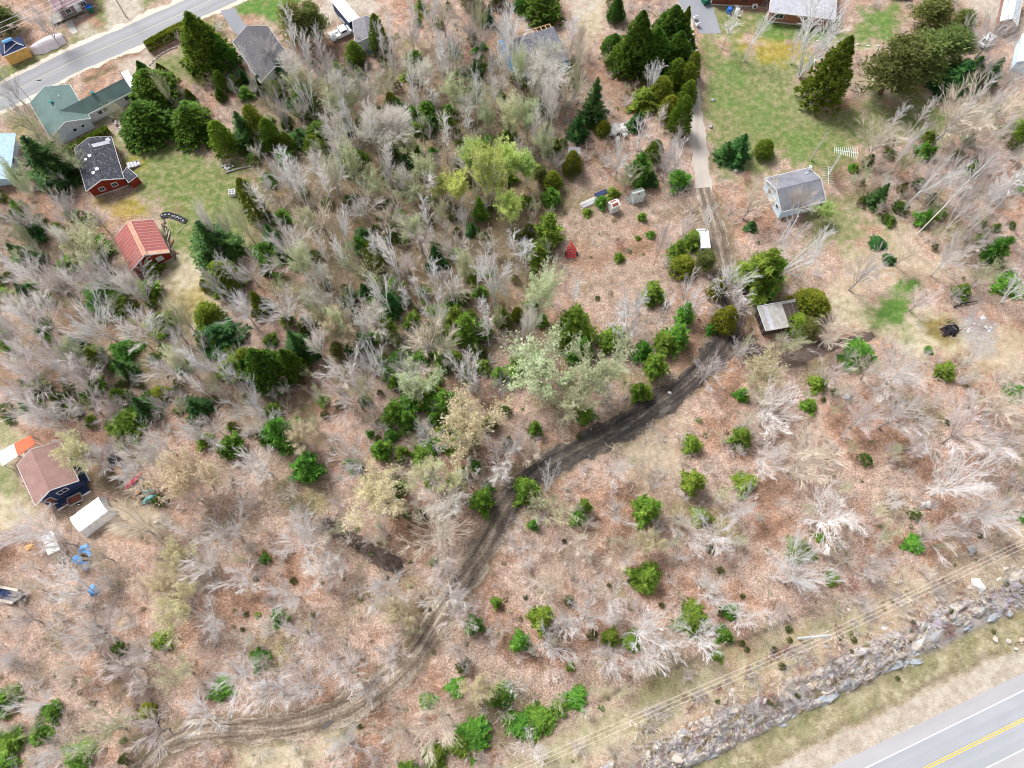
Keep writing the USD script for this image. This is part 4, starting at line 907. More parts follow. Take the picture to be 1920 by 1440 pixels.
# ------------------------------------------------------------------ trees: where the photograph shows them
# evergreens: kind, tip u v, foot u v, width (photograph pixels)
EVERGREENS = """
D 385 2 410 145 88|D 425 45 432 140 60|D 275 125 310 205 95|D 285 180 300 268 100|D 372 180 380 268 86|C 415 215 435 295 50|S 455 200 475 280 45|S 24 270 125 348 75|P 20 12 30 75 70|C 357 48 362 72 26
P 560 8 570 98 72|P 597 5 602 92 62|S 522 112 535 162 38|C 510 150 525 188 30|C 562 160 582 222 50|C 482 185 496 272 48|C 525 205 522 288 44|C 585 250 593 292 34|S 547 180 550 206 22|S 570 235 568 272 36|C 490 307 490 413 42|C 715 20 717 108 37|C 665 75 672 127 40|C 665 285 672 320 48|C 735 295 732 342 30
S 890 110 892 150 26|E 797 190 802 232 34|E 915 255 918 280 24|E 955 225 955 262 24|E 840 195 843 222 22|P 880 -10 885 22 46|P 925 -8 930 16 50|D 1012 -5 1015 48 76|D 975 -10 980 25 40
D 1245 2 1245 112 88|D 1182 12 1182 148 74|D 1214 45 1214 148 74|D 1160 70 1164 140 62|D 1258 50 1258 138 60|C 1285 112 1278 180 42|C 1250 175 1247 232 44|D 1140 60 1147 112 50|D 1210 72 1212 112 36|D 1268 -5 1270 98 32|D 1155 -8 1152 46 36|C 1298 92 1290 155 34|C 1262 105 1258 172 46|C 1240 140 1233 198 46|C 1268 170 1265 258 46|E 1200 165 1203 208 44|C 1285 145 1282 202 36|S 1103 142 1108 238 44|S 1075 212 1080 266 34|C 1130 225 1128 258 30|S 1180 212 1184 246 24|S 1194 206 1196 235 16|C 1222 258 1220 312 36|E 1190 282 1192 347 38|S 1213 318 1217 350 26|E 1263 318 1268 354 36|C 1060 280 1070 332 38|C 1030 320 1034 362 38
S 1383 243 1375 307 42|S 1352 258 1352 305 30|C 1430 255 1424 300 38|D 1604 66 1522 208 82|P 1640 38 1635 198 112|P 1705 45 1685 170 108|P 1765 35 1742 145 96|P 1735 -8 1720 70 86|P 1795 10 1780 80 60|S 1792 90 1775 178 74|S 1822 88 1798 165 52|S 1888 110 1838 165 36|E 1737 238 1730 264 30|E 1916 218 1908 252 34|E 1600 303 1598 322 16
S 32 376 76 447 36|S 14 452 42 482 22|S 34 456 70 497 46|S 33 520 60 558 28|E 2 528 8 557 30|S 390 402 425 494 78|C 432 472 442 550 68|C 400 555 408 612 56|S 412 608 430 655 72|E 192 532 208 572 56|E 222 552 236 585 46|E 300 578 313 622 44|E 163 643 196 684 36|E 233 636 246 668 42|E 212 678 222 694 18|E 440 662 452 708 60|C 470 640 480 692 46|C 97 418 116 438 26|E 184 443 198 478 42
C 490 532 498 588 28|D 500 628 528 728 100|D 555 632 566 712 66|D 470 655 482 712 50|S 565 605 580 680 52|D 578 585 586 628 32|D 482 648 492 702 42|E 690 624 697 646 27|E 729 598 736 642 34|S 655 538 662 567 27|S 580 548 586 572 22|C 701 447 712 508 40|S 680 428 683 450 28|E 890 358 900 413 26|S 880 418 886 442 24|E 844 578 855 628 46|E 868 592 879 648 48|E 938 576 941 612 30|E 905 600 908 632 26|E 715 663 718 688 20|E 820 662 832 688 32|E 870 688 880 714 26|E 930 682 936 718 30|S 755 543 759 572 20
E 1030 352 1032 388 28|E 1020 398 1025 463 42|E 998 458 1003 494 46|E 1086 580 1070 648 60|E 1080 632 1086 684 40|E 1125 366 1126 390 20|E 1147 353 1148 370 20|E 1098 391 1100 404 15|E 1200 397 1202 414 14|E 1158 474 1159 490 16|E 1217 432 1218 446 14|E 1194 442 1195 450 9|E 1260 445 1262 493 32|C 1275 478 1270 518 50|E 1290 432 1292 468 34|P 1320 472 1312 512 46|C 1330 506 1334 562 34|C 1346 558 1345 624 46|E 1412 442 1404 550 66|E 1440 465 1428 548 44|E 1215 528 1218 568 38|E 1272 552 1275 608 28|E 1272 607 1258 654 42|E 1250 627 1240 664 38|E 1145 618 1143 658 46|E 1200 638 1200 674 32|E 1225 653 1220 708 44|E 1196 698 1192 748 32|E 1018 588 1015 612 20|S 1410 413 1405 432 20
S 1635 438 1640 464 27|S 1660 466 1662 492 22|E 1898 438 1842 494 36|E 1806 523 1795 554 26|C 1512 556 1500 596 74|C 1478 592 1480 626 54|P 1500 600 1498 632 50|E 1606 630 1596 680 52|E 1766 662 1760 704 42|E 1526 693 1525 728 34|E 1896 703 1890 740 38|E 1737 647 1737 660 14|E 1886 508 1876 544 44
E 250 752 258 804 70|S 374 727 386 778 56|C 345 733 350 763 30|C 309 722 312 748 46|E 440 802 450 848 52|E 535 762 546 834 64|E 515 750 520 780 34|E 584 838 592 894 60|E 744 752 750 794 50|E 770 768 772 804 40|E 714 808 725 858 40|E 754 838 758 858 30|E 838 717 842 779 52|E 815 768 818 798 28|E 899 882 905 950 46|C 872 866 875 893 21|C 955 816 955 834 16|E 750 898 752 923 30|E 845 862 850 908 27|E 500 1025 502 1050 23|E 890 848 892 878 20
E 985 898 985 933 50|E 1095 912 1092 958 30|E 1080 942 1080 978 30|E 1000 963 1000 988 20|E 1195 916 1200 970 54|E 1385 720 1385 748 27|E 1380 788 1375 834 44|E 1390 886 1385 915 48|E 1303 943 1305 974 38|E 1195 1043 1200 1088 58|E 1205 722 1205 748 30|E 1090 763 1095 788 36|E 1000 788 1003 813 27|E 1280 848 1285 918 46|E 1285 808 1288 843 36|E 1510 736 1510 768 30|E 1710 988 1700 1024 40|E 1490 998 1485 1038 50|E 1533 994 1532 1010 20|E 1556 1066 1553 1088 32|E 1916 955 1914 974 22
E 20 1242 25 1314 60|E 35 1342 40 1388 56|E 25 1392 25 1428 42|E 85 1337 88 1373 42|E 110 1308 112 1333 42|E 165 1367 168 1414 56|C 290 1302 292 1334 46|E 318 1167 320 1198 44|E 425 1265 427 1292 44|E 495 1192 497 1238 40|E 485 1142 486 1154 13|E 888 1130 890 1174 34|E 930 1112 931 1132 21|E 800 1272 805 1313 34|E 852 1252 855 1288 34|E 940 1267 942 1304 52|E 890 1332 893 1370 62|E 860 1362 862 1394 42|E 815 1377 820 1414 52|E 770 1412 775 1450 58|E 955 1325 957 1348 32|E 888 1410 888 1427 15|E 1010 1117 1012 1164 50|E 975 1152 975 1204 38|E 1178 1162 1178 1202 38|E 1140 1165 1140 1196 36|E 1290 1117 1290 1164 62|E 1362 1122 1363 1148 32|E 1069 1232 1069 1250 19|E 1078 1262 1078 1309 43|E 1010 1287 1012 1349 56|E 1046 1287 1048 1324 36|E 975 1327 975 1360 46|E 1342 1212 1342 1230 24
"""
# birches and poles seen from the side: kind, tip u v, foot u v, width
TALL = """
greypole 747 78 797 272 34|multi 795 -5 810 68 40|fan 848 45 845 143 62|greybud 738 185 740 292 62|greybud 678 145 692 212 42|birch 922 138 927 217 26|birch 868 203 876 262 30|birch 800 163 812 208 30|multi 940 15 952 95 46|birch 945 20 955 152 36|multi 518 300 550 367 46|birch 550 268 566 360 42|fork 968 15 968 152 56|birch 1068 22 1070 102 40|fan 1221 106 1216 172 42|greybud 1055 138 1033 262 52|pink 1005 205 1008 302 32|greybud 1018 95 1022 185 84|fork 1198 222 1195 282 46|fork 1155 250 1155 322 40|fork 1262 265 1260 328 62|birch 1374 8 1352 90 44|fork 1412 12 1395 114 60|fan 1572 -25 1498 145 120|multi 1478 25 1482 120 48|greypole 1717 233 1658 336 16|fork 1752 268 1690 397 62|birch 1868 265 1720 438 46|birch 1935 292 1817 424 58|birch 1930 340 1819 430 50|birch 1912 325 1822 402 44|multi 1935 505 1876 567 52|fork 1545 425 1442 545 74|birch 1585 435 1492 532 40|multi 1503 402 1447 492 52
birch 1080 518 1070 584 30|pink 1251 412 1226 498 36|fork 1297 408 1275 467 36|fork 1347 393 1315 452 48|birch 1177 527 1183 600 36|multi 1240 550 1172 612 62|fork 1252 528 1245 592 42|multi 1312 525 1283 577 54|fan 1345 578 1287 597 46|fan 1215 608 1170 642 52|fork 1162 582 1142 632 56|birch 996 452 987 502 46|fork 992 525 955 577 56|fork 952 475 928 577 72|fork 880 465 896 552 70|palebud 1017 485 1012 592 62|birch 982 597 980 652 20|fork 618 388 658 484 56|fork 745 435 754 542 64|fork 712 507 736 592 54|birch 900 556 905 605 30|greypole 793 452 810 522 18|multi 850 382 870 440 38|fan 887 650 880 718 68|greypole 318 965 380 1014 24|fan 1033 876 1025 922 42|greybud 640 112 650 222 62|greypole 1245 198 1230 247 24|multi 100 388 130 425 20|fan 90 1075 172 1108 84
lime 880 258 886 352 50|lime 908 272 913 402 48|lime 946 262 951 350 54|lime 961 362 958 434 38|lime 928 300 932 378 40|lime 858 330 864 392 34|lime 985 285 988 350 36|palebud 800 272 806 354 44|lime 825 328 832 374 34|palebud 850 138 856 213 42|palebud 760 243 766 303 48|palebud 950 178 960 263 48|palebud 985 178 988 262 46|palebud 905 193 916 248 32|lime 1545 372 1538 410 30|palebud 1030 232 1020 310 40|palebud 770 330 778 380 60|palebud 705 320 715 378 50
"""
# bare crowns seen from above: kind, crown centre u v, radius
CROWNS = """
cream 640 612 46|palebud 1020 692 68|palebud 1130 698 62|palebud 1075 740 44|palebud 786 722 42|palebud 150 452 44|cream 357 884 66|cream 884 795 60|palebud 800 885 42|greybud 842 948 50|cream 892 1294 38|cream 560 818 34|olive 1030 955 44|olive 215 210 20|olive 40 222 32|olive 88 262 36|olive 128 292 30|grey 78 38 34|grey 15 160 28|grey 30 200 26
pink 30 405 42|grey 120 388 40|grey 180 410 24|pale 45 500 36|pink 102 522 46|pink 165 522 40|white 192 500 42|grey 245 530 54|pale 62 588 50|pale 28 575 32|white 172 600 54|pale 265 612 44|pink 20 642 48|pink 95 662 56|pink 145 690 46|pink 50 705 56|pale 312 682 50|white 380 680 46|grey 330 622 28|white 452 575 42|pale 466 508 34|pink 400 460 22
pale 60 762 46|pale 92 790 48|pink 150 750 44|pink 20 735 36|cream 132 842 42|pale 168 852 38|pink 205 762 36|pale 265 852 50|pale 238 882 36|pale 300 832 38|pale 372 812 48|white 468 755 42|tan 470 800 32|white 62 992 46|pale 28 1002 34|pale 105 1012 40|tan 252 992 54|tan 305 1002 36|pale 422 992 50|cream 335 1042 34|pale 382 1052 44|pale 468 872 36|tan 182 1042 34|pink 360 930 28
white 492 782 38|pale 490 872 40|pink 662 735 58|pale 640 692 46|white 665 852 50|cream 702 935 58|white 797 820 36|pale 942 868 46|pink 828 918 46|tan 826 994 62|white 552 1015 58|pale 632 1062 32|grey 605 992 26|pink 830 1062 40|pale 962 830 34
pale 542 462 52|tan 602 412 40|pale 530 575 42|olive 565 540 32|greybud 602 562 38|olive 675 502 44|greybud 700 588 46|tan 797 628 52|white 692 678 40|grey 850 462 38|tan 640 422 30|pink 782 432 46|tan 722 410 32|pale 682 382 38|pale 548 332 36|pink 760 500 34|tan 850 540 44|pale 770 698 42|greybud 620 330 36
grey 602 122 42|grey 500 92 30|greybud 538 118 34|greybud 1035 100 44|greybud 990 110 34|palebud 560 160 30|olive 722 152 34|grey 560 202 26|greybud 640 250 42|greybud 692 238 42|greybud 742 232 46|greybud 792 132 34|tan 832 102 30|grey 770 62 30|grey 690 152 30|olive 682 332 34|greybud 872 192 26|palebud 890 172 24|grey 900 62 30|tan 832 22 34|grey 950 42 32|grey 880 48 28|palebud 645 190 40|greybud 590 305 34
greybud 1012 135 50|greybud 975 122 34|tan 1062 172 36|tan 1085 95 28|grey 1010 252 24|tan 1090 62 24|pink 1252 302 34|pale 1160 302 30|olive 1178 332 24|grey 1042 300 22|grey 1120 182 22
tan 1662 252 46|tan 1792 212 66|tan 1842 242 58|grey 1872 52 44|grey 1900 142 30|grey 1752 332 38|tan 1900 192 38|grey 1830 60 38|olive 1705 300 26|tan 1412 370 40|grey 1850 120 30|pink 1860 300 40|pink 1790 330 36
tan 1502 368 32|grey 1625 505 46|pale 1782 480 42|tan 1702 470 30|pink 1832 440 34|tan 1562 620 40|olive 1482 642 34|pale 1690 695 58|pink 1560 700 34|pink 1730 560 28|olive 1850 510 30|tan 1640 690 34
cream 1430 688 50|pale 1452 768 56|pink 1330 692 42|grey 1388 660 26|white 1155 880 30|pale 1158 960 34|tan 1000 842 30|white 1392 952 42|white 1350 992 46|pale 1302 1010 38|pale 1440 862 42|tan 1090 1012 34|tan 1180 1040 44|white 1370 525 44|pink 1385 570 36
tan 1510 862 58|pale 1562 962 58|grey 1692 772 56|pink 1620 780 38|pink 1822 802 66|pink 1882 842 48|white 1800 905 76|white 1862 952 56|white 1502 1082 56|white 1502 1040 46|grey 1645 1062 38|pink 1762 1002 48|tan 1882 762 48|pink 1722 832 36|grey 1805 1000 34
grey 170 1192 54|pink 232 1252 46|cream 330 1130 48|pale 392 1160 44|pink 42 1162 32|white 62 1322 40|olive 192 1372 50|pink 282 1372 46|white 372 1350 46|olive 330 1262 44|white 432 1272 50|pink 252 1222 36|pale 102 1412 42|white 12 1232 28|pale 452 1092 44|cream 302 1100 34|tan 130 1270 24
pale 542 1112 46|pale 602 1060 36|pink 572 1192 44|white 582 1290 50|white 502 1290 48|pale 652 1262 44|pink 732 1232 36|pale 842 1112 46|tan 745 1375 54|pale 690 1292 32|white 642 1400 46|cream 752 1150 40|pink 540 1252 36|pink 862 1162 36|white 925 1182 28|grey 872 1232 28|white 718 1105 46|tan 832 1346 64
pale 1102 1150 44|pale 1152 1122 38|tan 1030 1100 34|pale 1252 1202 44|pale 1212 1242 46|white 1320 1190 44|pale 1342 1110 44|white 962 1292 24|pale 1062 1170 34|pale 1392 1152 38|pale 1002 1402 36|pale 1142 1232 36|pink 1112 1102 34|white 1206 1192 56|white 1037 1212 46|cream 1222 1015 34
bush 560 1420 26|bush 700 1420 24|bush 1080 1400 26|bush 1150 1412 28|bush 1230 1330 26|bush 1310 1300 24|red 1595 1095 24|red 1570 330 22|red 1165 455 16|bush 1480 1290 22|bush 1420 1330 24|bush 1350 1345 24|red 548 135 20|bush 1560 1240 20|bush 1650 1200 22|bush 1700 1150 24|bush 1760 1110 22|red 1400 330 14|bush 1880 1000 22|bush 1620 1130 22|bush 1290 1270 20|bush 900 1425 20
"""
SMALL_GREEN = [(1480, 1200, 9), (1478, 1180, 11), (1450, 1218, 10), (1576, 1196, 8), (1600, 1200, 10), (1596, 1222, 7), (1598, 1241, 8), (1440, 1316, 9), (1451, 1322, 10), (1466, 1250, 11), (1495, 1304, 9), (1782, 1145, 8), (1712, 1165, 8), (1704, 1202, 7), (1682, 1272, 8),
               (1390, 1206, 10), (1400, 1218, 9), (1345, 1315, 8), (1300, 1310, 7), (1142, 1098, 7), (1392, 1118, 8), (1543, 750, 8), (1776, 792, 9), (1836, 1005, 9), (480, 1085, 9), (551, 1090, 11), (462, 1152, 9), (1058, 1015, 7), (1140, 1012, 7), (560, 1240, 8), (676, 1362, 8), (1330, 1030, 14), (1350, 1070, 12), (1085, 820, 9), (805, 1143, 7),
               (1885, 1095, 9), (1915, 1112, 8), (1862, 1185, 7), (1230, 970, 8), (455, 1180, 7), (1110, 1190, 16), (985, 1120, 8), (1350, 1150, 10), (1240, 1135, 9), (1180, 1090, 8), (640, 760, 18), (610, 780, 14), (260, 720, 12), (230, 725, 18), (1120, 560, 8)]
LOOK_OF = {"S": ("dark spruce", "spruce tree", "spruce_tree"), "E": ("bushy green hemlock", "hemlock tree", "hemlock_tree"), "C": ("yellow-green cedar", "cedar tree", "cedar_tree"), "D": ("dense dark-green conifer", "conifer", "dense_conifer"), "P": ("olive pine", "pine tree", "pine_tree"),
           "pink": ("bare pinkish-grey tree", "bare tree", "bare_tree"), "pale": ("bare pale tree", "bare tree", "bare_tree"), "white": ("bare whitish tree", "bare tree", "bare_tree"), "tan": ("bare tan tree", "bare tree", "bare_tree"), "grey": ("bare dull-grey tree", "bare tree", "bare_tree"),
           "olive": ("olive budding tree", "budding tree", "budding_tree"), "lime": ("bright lime-leaved tree", "budding tree", "budding_tree"), "palebud": ("pale green budding tree", "budding tree", "budding_tree"), "cream": ("cream budding tree", "budding tree", "budding_tree"), "greybud": ("silvery twiggy tree", "bare tree", "bare_tree"),
           "red": ("reddish shrub", "shrub", "shrub"), "bush": ("leafless shrub", "shrub", "shrub"), "birch": ("slim white birch", "birch tree", "birch_tree"), "fork": ("forked white birch", "birch tree", "birch_tree"), "multi": ("many-stemmed white birch", "birch tree", "birch_tree"), "fan": ("fan-shaped white birch", "birch tree", "birch_tree"),
           "greypole": ("thin leaning pale trunk", "tree", "slender_tree"), "shrublet": ("small green evergreen shrub", "shrub", "evergreen_shrub")}
GROUP_OF = {"S": "dark spruces", "E": "hemlocks of the wood", "C": "cedars", "D": "dense dark conifers", "P": "pines", "birch tree": "white birches", "bare tree": "bare trees of the wood", "budding tree": "trees in bud", "shrub": "shrubs", "tree": "thin leaning trunks"}
MARKS = [  # things and places that a label can point from
    (150, 200, "green-roofed house"), (205, 310, "dark-roofed red cabin"), (268, 450, "red barn"), (90, 885, "brown-roofed house"), (174, 968, "white tarp shelter"), (480, 90, "charcoal-roofed house"), (640, 66, "white pickup"), (1005, 95, "blue house"), (1215, 55, "conifers by the lane"), (1490, 355, "slate-roofed house"),
    (1590, 285, "television antenna"), (1452, 598, "weathered grey shed"), (1072, 472, "red harrow"), (1152, 387, "rusty-roofed white shed"), (1195, 366, "mossy-roofed shed"), (1075, 292, "lean-to shed"), (1315, 452, "white van"), (1780, 617, "charred wood pile"), (1850, 75, "white car"), (1370, 30, "blue barrel"),
    (437, 361, "white yard box"), (325, 410, "edged flower bed"), (35, 85, "blue-tarped shed"), (1500, 1197, "leaning power pole"), (1820, 1030, "grey hillside boulder"), (1157, 248, "pale rock heap"), (155, 1045, "torn blue tarp"), (20, 1116, "dark old trailer"), (225, 880, "brush heap"), (280, 938, "teal-covered machine"),
    (1165, 802, "track's black stretch"), (950, 945, "track's middle bend"), (715, 1290, "track's lower bend"), (420, 1372, "track's lower end"), (1372, 600, "track's upper bend"), (690, 1030, "dark ditch"), (1690, 580, "bright grass patch"), (930, 310, "lime-leaved trees"), (1570, 1325, "rock cut"), (1420, 200, "right lawn"),
    (640, 610, "big cream tree"), (1075, 700, "twin pale budding trees"), (357, 884, "round cream tree"), (835, 1340, "hemlock thicket"), (1206, 1192, "big whitish tree"), (530, 670, "largest dark conifer"), (1740, 945, "small hillside boulder"), (1920, 520, "photo's right edge"), (5, 1440, "photo's bottom left corner"), (700, 160, "middle of the top wood"), (1300, 960, "leafy clearing"), (555, 1015, "broad white crown"), (5, 640, "photo's left edge"), (850, 480, "inner wood"), (1500, 1000, "whitish thicket"),
]
ORD_ = ["nearest", "second nearest", "third nearest", "fourth nearest", "fifth nearest", "sixth nearest", "seventh nearest", "eighth nearest", "ninth nearest", "tenth nearest"]
ORD = ORD_ + [f"{n}th nearest" for n in range(11, 60)]
OCT = ["right of", "up-right of", "above", "up-left of", "left of", "down-left of", "below", "down-right of"]
PLACED = []   # [kind, seen u, seen v, base, R, H]


def solve_h(base, tip, lo, hi):
    zs = np.linspace(lo, hi, 240)
    q = proj(np.column_stack([np.full(240, base[0]), np.full(240, base[1]), base[2] + zs]))
    return float(zs[np.argmin(np.linalg.norm(q - tip, axis=1))])


for e in EVERGREENS.replace("\n", "|").split("|"):
    if not e.strip():
        continue
    k, tu, tv, bu, bv, w = e.split(); tu, tv, bu, bv, w = map(float, (tu, tv, bu, bv, w))
    b = G(bu, bv)
    R = w / 2 / px_scale(b) * (1.15 if bv < 700 else 0.92)
    d = np.linalg.norm(b[:2])
    b = np.array([*(b[:2] + b[:2] / max(d, 1e-6) * R * min(0.55, d / 90)), 0.0]); b[2] = ground_h(b[0], b[1])
    H = solve_h(b, (tu, tv), (1.3 if k != "E" else 1.15) * R, {"S": 6.5, "C": 6.5, "E": 4.2, "D": 5.2, "P": 4.2}[k] * R)
    PLACED.append([k, (tu + bu) / 2, (tv + bv) / 2, b, R, max(H, 0.6)])
for e in TALL.replace("\n", "|").split("|"):
    if not e.strip():
        continue
    k, tu, tv, bu, bv, w = e.split(); tu, tv, bu, bv, w = map(float, (tu, tv, bu, bv, w))
    b = G(bu, bv)
    H = solve_h(b, (tu, tv), 4.0, 26.0)
    R = w / 2 / px_scale(b + [0, 0, H * .6]) * (1.55 if k == "lime" else 1.3 if "bud" in k else 1.1)
    PLACED.append([k, (tu + bu) / 2, (tv + bv) / 2, b, R, H])
for e in CROWNS.replace("\n", "|").split("|"):
    if not e.strip():
        continue
    k, cu, cv, r = e.split(); cu, cv, r = map(float, (cu, cv, r))
    R = r / px_scale(P(cu, cv, 5.0)) * (1.15 if k not in ("bush", "red") else 1.0)
    H = min(2.1 * R + 1.2, 13.0) if k not in ("bush", "red") else 1.3 * R
    b = P(cu, cv, 0.62 * H); b[2] = ground_h(b[0], b[1])
    PLACED.append([k, cu, cv, b, R, H])
for u, v, r in SMALL_GREEN:
    b = G(u, v)
    R = r / px_scale(b) * .75
    PLACED.append(["shrublet", u, v, b, R, R * 1.15])
rngp = np.random.default_rng(77)
# more of the closed stand in the upper and left wood
WOOD = [[(440, 150), (600, 120), (720, 120), (800, 10), (930, 40), (960, 140), (1090, 160), (1050, 300), (1015, 400), (1025, 560), (900, 690), (640, 730), (560, 560), (500, 420), (530, 330)], [(0, 380), (150, 400), (260, 520), (390, 640), (420, 760), (300, 800), (0, 740)], [(1600, 280), (1900, 200), (1915, 480), (1760, 470), (1640, 400)], [(680, 520), (960, 545), (1000, 640), (920, 930), (720, 900), (690, 700)], [(395, 420), (520, 470), (640, 560), (630, 720), (440, 730), (380, 600)], [(215, 120), (420, 150), (600, 150), (590, 300), (480, 290), (260, 250)]]
have = [(p[1], p[2]) for p in PLACED]
for wi, poly in enumerate(WOOD):
    lo, hi = np.min(poly, 0), np.max(poly, 0)
    made = 0
    for _ in range(6000):
        q = rngp.uniform(lo, hi)
        if poly_dist(q[None], poly)[0] > 0 or min(math.hypot(q[0] - a, q[1] - b) for a, b in have) < (19 if wi in (0, 3, 4) else 16 if wi == 5 else 24):
            continue
        if made >= (120, 34, 16, 34, 22, 16)[wi]:
            break
        ever = rngp.random() < (.36, .2, .1, .85, .85, .9)[wi]
        b = G(*q)
        if ever:
            k = (("C", "E", "S", "P", "E") if wi < 3 else ("E", "E", "E", "C", "E") if wi == 3 else ("S", "D", "E", "D", "C"))[rngp.integers(0, 5)]; R = rngp.uniform(1.1, 2.0); H = R * {"C": 2.9, "E": 1.8, "S": 3.6, "P": 2.2, "D": 2.6}[k]
        else:
            k = ("greybud", "birch", "grey", "birch", "palebud", "greypole", "olive", "greypole", "multi")[rngp.integers(0, 9)]; R = rngp.uniform(1.6, 2.6) * (.75 if k in ("birch", "greypole") else 1); H = rngp.uniform(10, 16)
        up_ = proj(np.array([b[0], b[1], H * .6]))
        PLACED.append([k, float(up_[0]), float(up_[1]), b, R, H]); have.append((q[0], q[1])); made += 1
said = {}
for i, (k, u, v, b, R, H) in enumerate(PLACED):
    m = min(MARKS, key=lambda q: math.hypot(q[0] - u, q[1] - v) + (40 if math.hypot(q[0] - u, q[1] - v) < 14 else 0))
    o = OCT[int(round(math.degrees(math.atan2(m[1] - v, u - m[0])) / 45)) % 8]
    said.setdefault((LOOK_OF[k][0], o, m[2]), []).append((math.hypot(m[0] - u, m[1] - v), i))
NAME_OF = {}
for (lk, o, mk), rows in said.items():
    rows.sort()
    for j, (_, i) in enumerate(rows):
        NAME_OF[i] = f"{lk} {o} the {mk}" if len(rows) == 1 else f"{lk} {o} the {mk}, {ORD[j]} one there"
for i, (k, u, v, b, R, H) in enumerate(PLACED):
    cat_ = LOOK_OF[k][1]
    ps = PROTO[k]
    path, R0, H0 = ps[i % len(ps)]
    x = UsdGeom.Xform.Define(stage, "/World/" + numbered("/World", LOOK_OF[k][2]))
    x.AddTranslateOp().Set(Gf.Vec3d(float(b[0]), float(b[1]), float(b[2]) - 0.05))
    x.AddRotateZOp().Set(float(rngp.uniform(0, 360)))
    x.AddScaleOp().Set(Gf.Vec3f(R / R0, R / R0, H / H0))
    pr = x.GetPrim()
    pr.GetReferences().AddInternalReference(path)
    pr.SetInstanceable(True)
    tag(pr, NAME_OF[i], cat_, GROUP_OF.get(k) or GROUP_OF[cat_])
print("trees", len(PLACED), "labels", len(set(NAME_OF.values())))

# ------------------------------------------------------------------ houses
def gable_house(name, label, A, B, ze, hw, wall, roof, trim, over=0.45, windows=(), doors=(), z0=0.0, catg="house", th=0.14, base=None, roof_parts=True):
    """Ridge from A to B (points), eaves at height ze and hw metres either side. windows: (wall, along, up, w, h), walls '-', '+' = gable ends at A, B; 'L', 'R' = left and right long walls."""
    A, B = np.asarray(A, float), np.asarray(B, float)
    zr = (A[2] + B[2]) / 2
    ex = (B - A)[:2]; L = np.linalg.norm(ex); a = math.atan2(ex[1], ex[0])
    c = (A + B)[:2] / 2
    t = thing(name, label, catg, (c[0], c[1], z0), a)
    ze, zr = ze - z0, zr - z0
    x1, y1 = L / 2 - over, hw - over
    sl = (zr - ze) / hw
    zw = ze + sl * over - th * 1.15
    prof = [(-y1, 0), (y1, 0), (y1, zw), (0, zr - th * 1.15), (-y1, zw)]
    v, f = prism(prof, -x1, x1)
    part("wall", (v[:, [2, 0, 1]], f), wall, t)
    if base:
        part("foundation", box((0, 0, 0.12), (2 * x1 + .12, 2 * y1 + .12, 0.34)), base, t)
    for s in (-1, 1):
        q = np.array([[-L / 2, s * hw, ze], [L / 2, s * hw, ze], [L / 2, s * 0.01, zr], [-L / 2, s * 0.01, zr]])
        part("roof_slope", slab(q, th), roof, t)
        part("fascia", box((0, s * (hw + .025), ze - 0.085), (L + 0.04, 0.05, 0.17)), trim, t)
        for e in (-1, 1):
            q2 = np.array([[e * (L / 2 + .03), s * hw, ze - .17], [e * (L / 2 + .03), s * 0.02, zr - .17]])
            n = np.array([e * 0.05, 0, 0])
            part("barge_board", hexa(np.array([q2[0], q2[0] + n, q2[1] + n, q2[1]]), np.array([q2[0], q2[0] + n, q2[1] + n, q2[1]]) + [0, 0, 0.20]), trim, t)
    part("ridge_cap", cat([slab(np.array([[-L / 2, s * .16, zr + .02 - sl * .16], [L / 2, s * .16, zr + .02 - sl * .16], [L / 2, 0, zr + .035], [-L / 2, 0, zr + .035]]), 0.03) for s in (-1, 1)]), roof, t)

    def place(side, along, up):
        if side == "-": return (-x1, -along, up), -math.pi / 2
        if side == "+": return (x1, along, up), math.pi / 2
        if side == "R": return (along, -y1, up), 0.0
        return (-along, y1, up), math.pi

    for k, (side, al, up, w, h) in enumerate(windows):
        p, r = place(side, al, up)
        w_ = part("window", rotz(wall_quad((-w / 2, -h / 2), (w / 2, h / 2), 0.1), r, p), trim, t)
        part("pane", rotz(box((0, -0.012, 0), (w - 0.1, 0.03, h - 0.1)), r, p), "glass_dark", w_)
        part("mullion", rotz(box((0, -0.034, 0), (0.05, 0.02, h - 0.1)), r, p), trim, w_)
    for side, al, w, h, mat in doors:
        p, r = place(side, al, h / 2 + 0.1)
        d = part("door", rotz(box((0, -0.03, 0), (w, 0.06, h)), r, p), mat, t)
        part("door_frame", rotz(wall_quad((-w / 2 - .04, -h / 2 - .04), (w / 2 + .04, h / 2 + .04), 0.09), r, p), trim, d)
        part("handle", rotz(box((w * .36, -0.09, 0), (0.06, 0.06, 0.16)), r, p), "metal_grey", d)
    return t, dict(L=L, a=a, c=c, x1=x1, y1=y1, zw=zw, sl=sl, zr=zr, ze=ze)


def off(A, B, q):
    """Distance of the point q from the line A B seen from above."""
    e = (B - A)[:2] / np.linalg.norm((B - A)[:2])
    d = (q - A)[:2]
    return abs(e[0] * d[1] - e[1] * d[0])


def local(t_info, p, z0=0.0):
    d = np.asarray(p, float)[:2] - t_info["c"]
    ca, sa = math.cos(t_info["a"]), math.sin(t_info["a"])
    return np.array([d[0] * ca + d[1] * sa, -d[0] * sa + d[1] * ca, (p[2] if len(p) > 2 else 0) - z0])


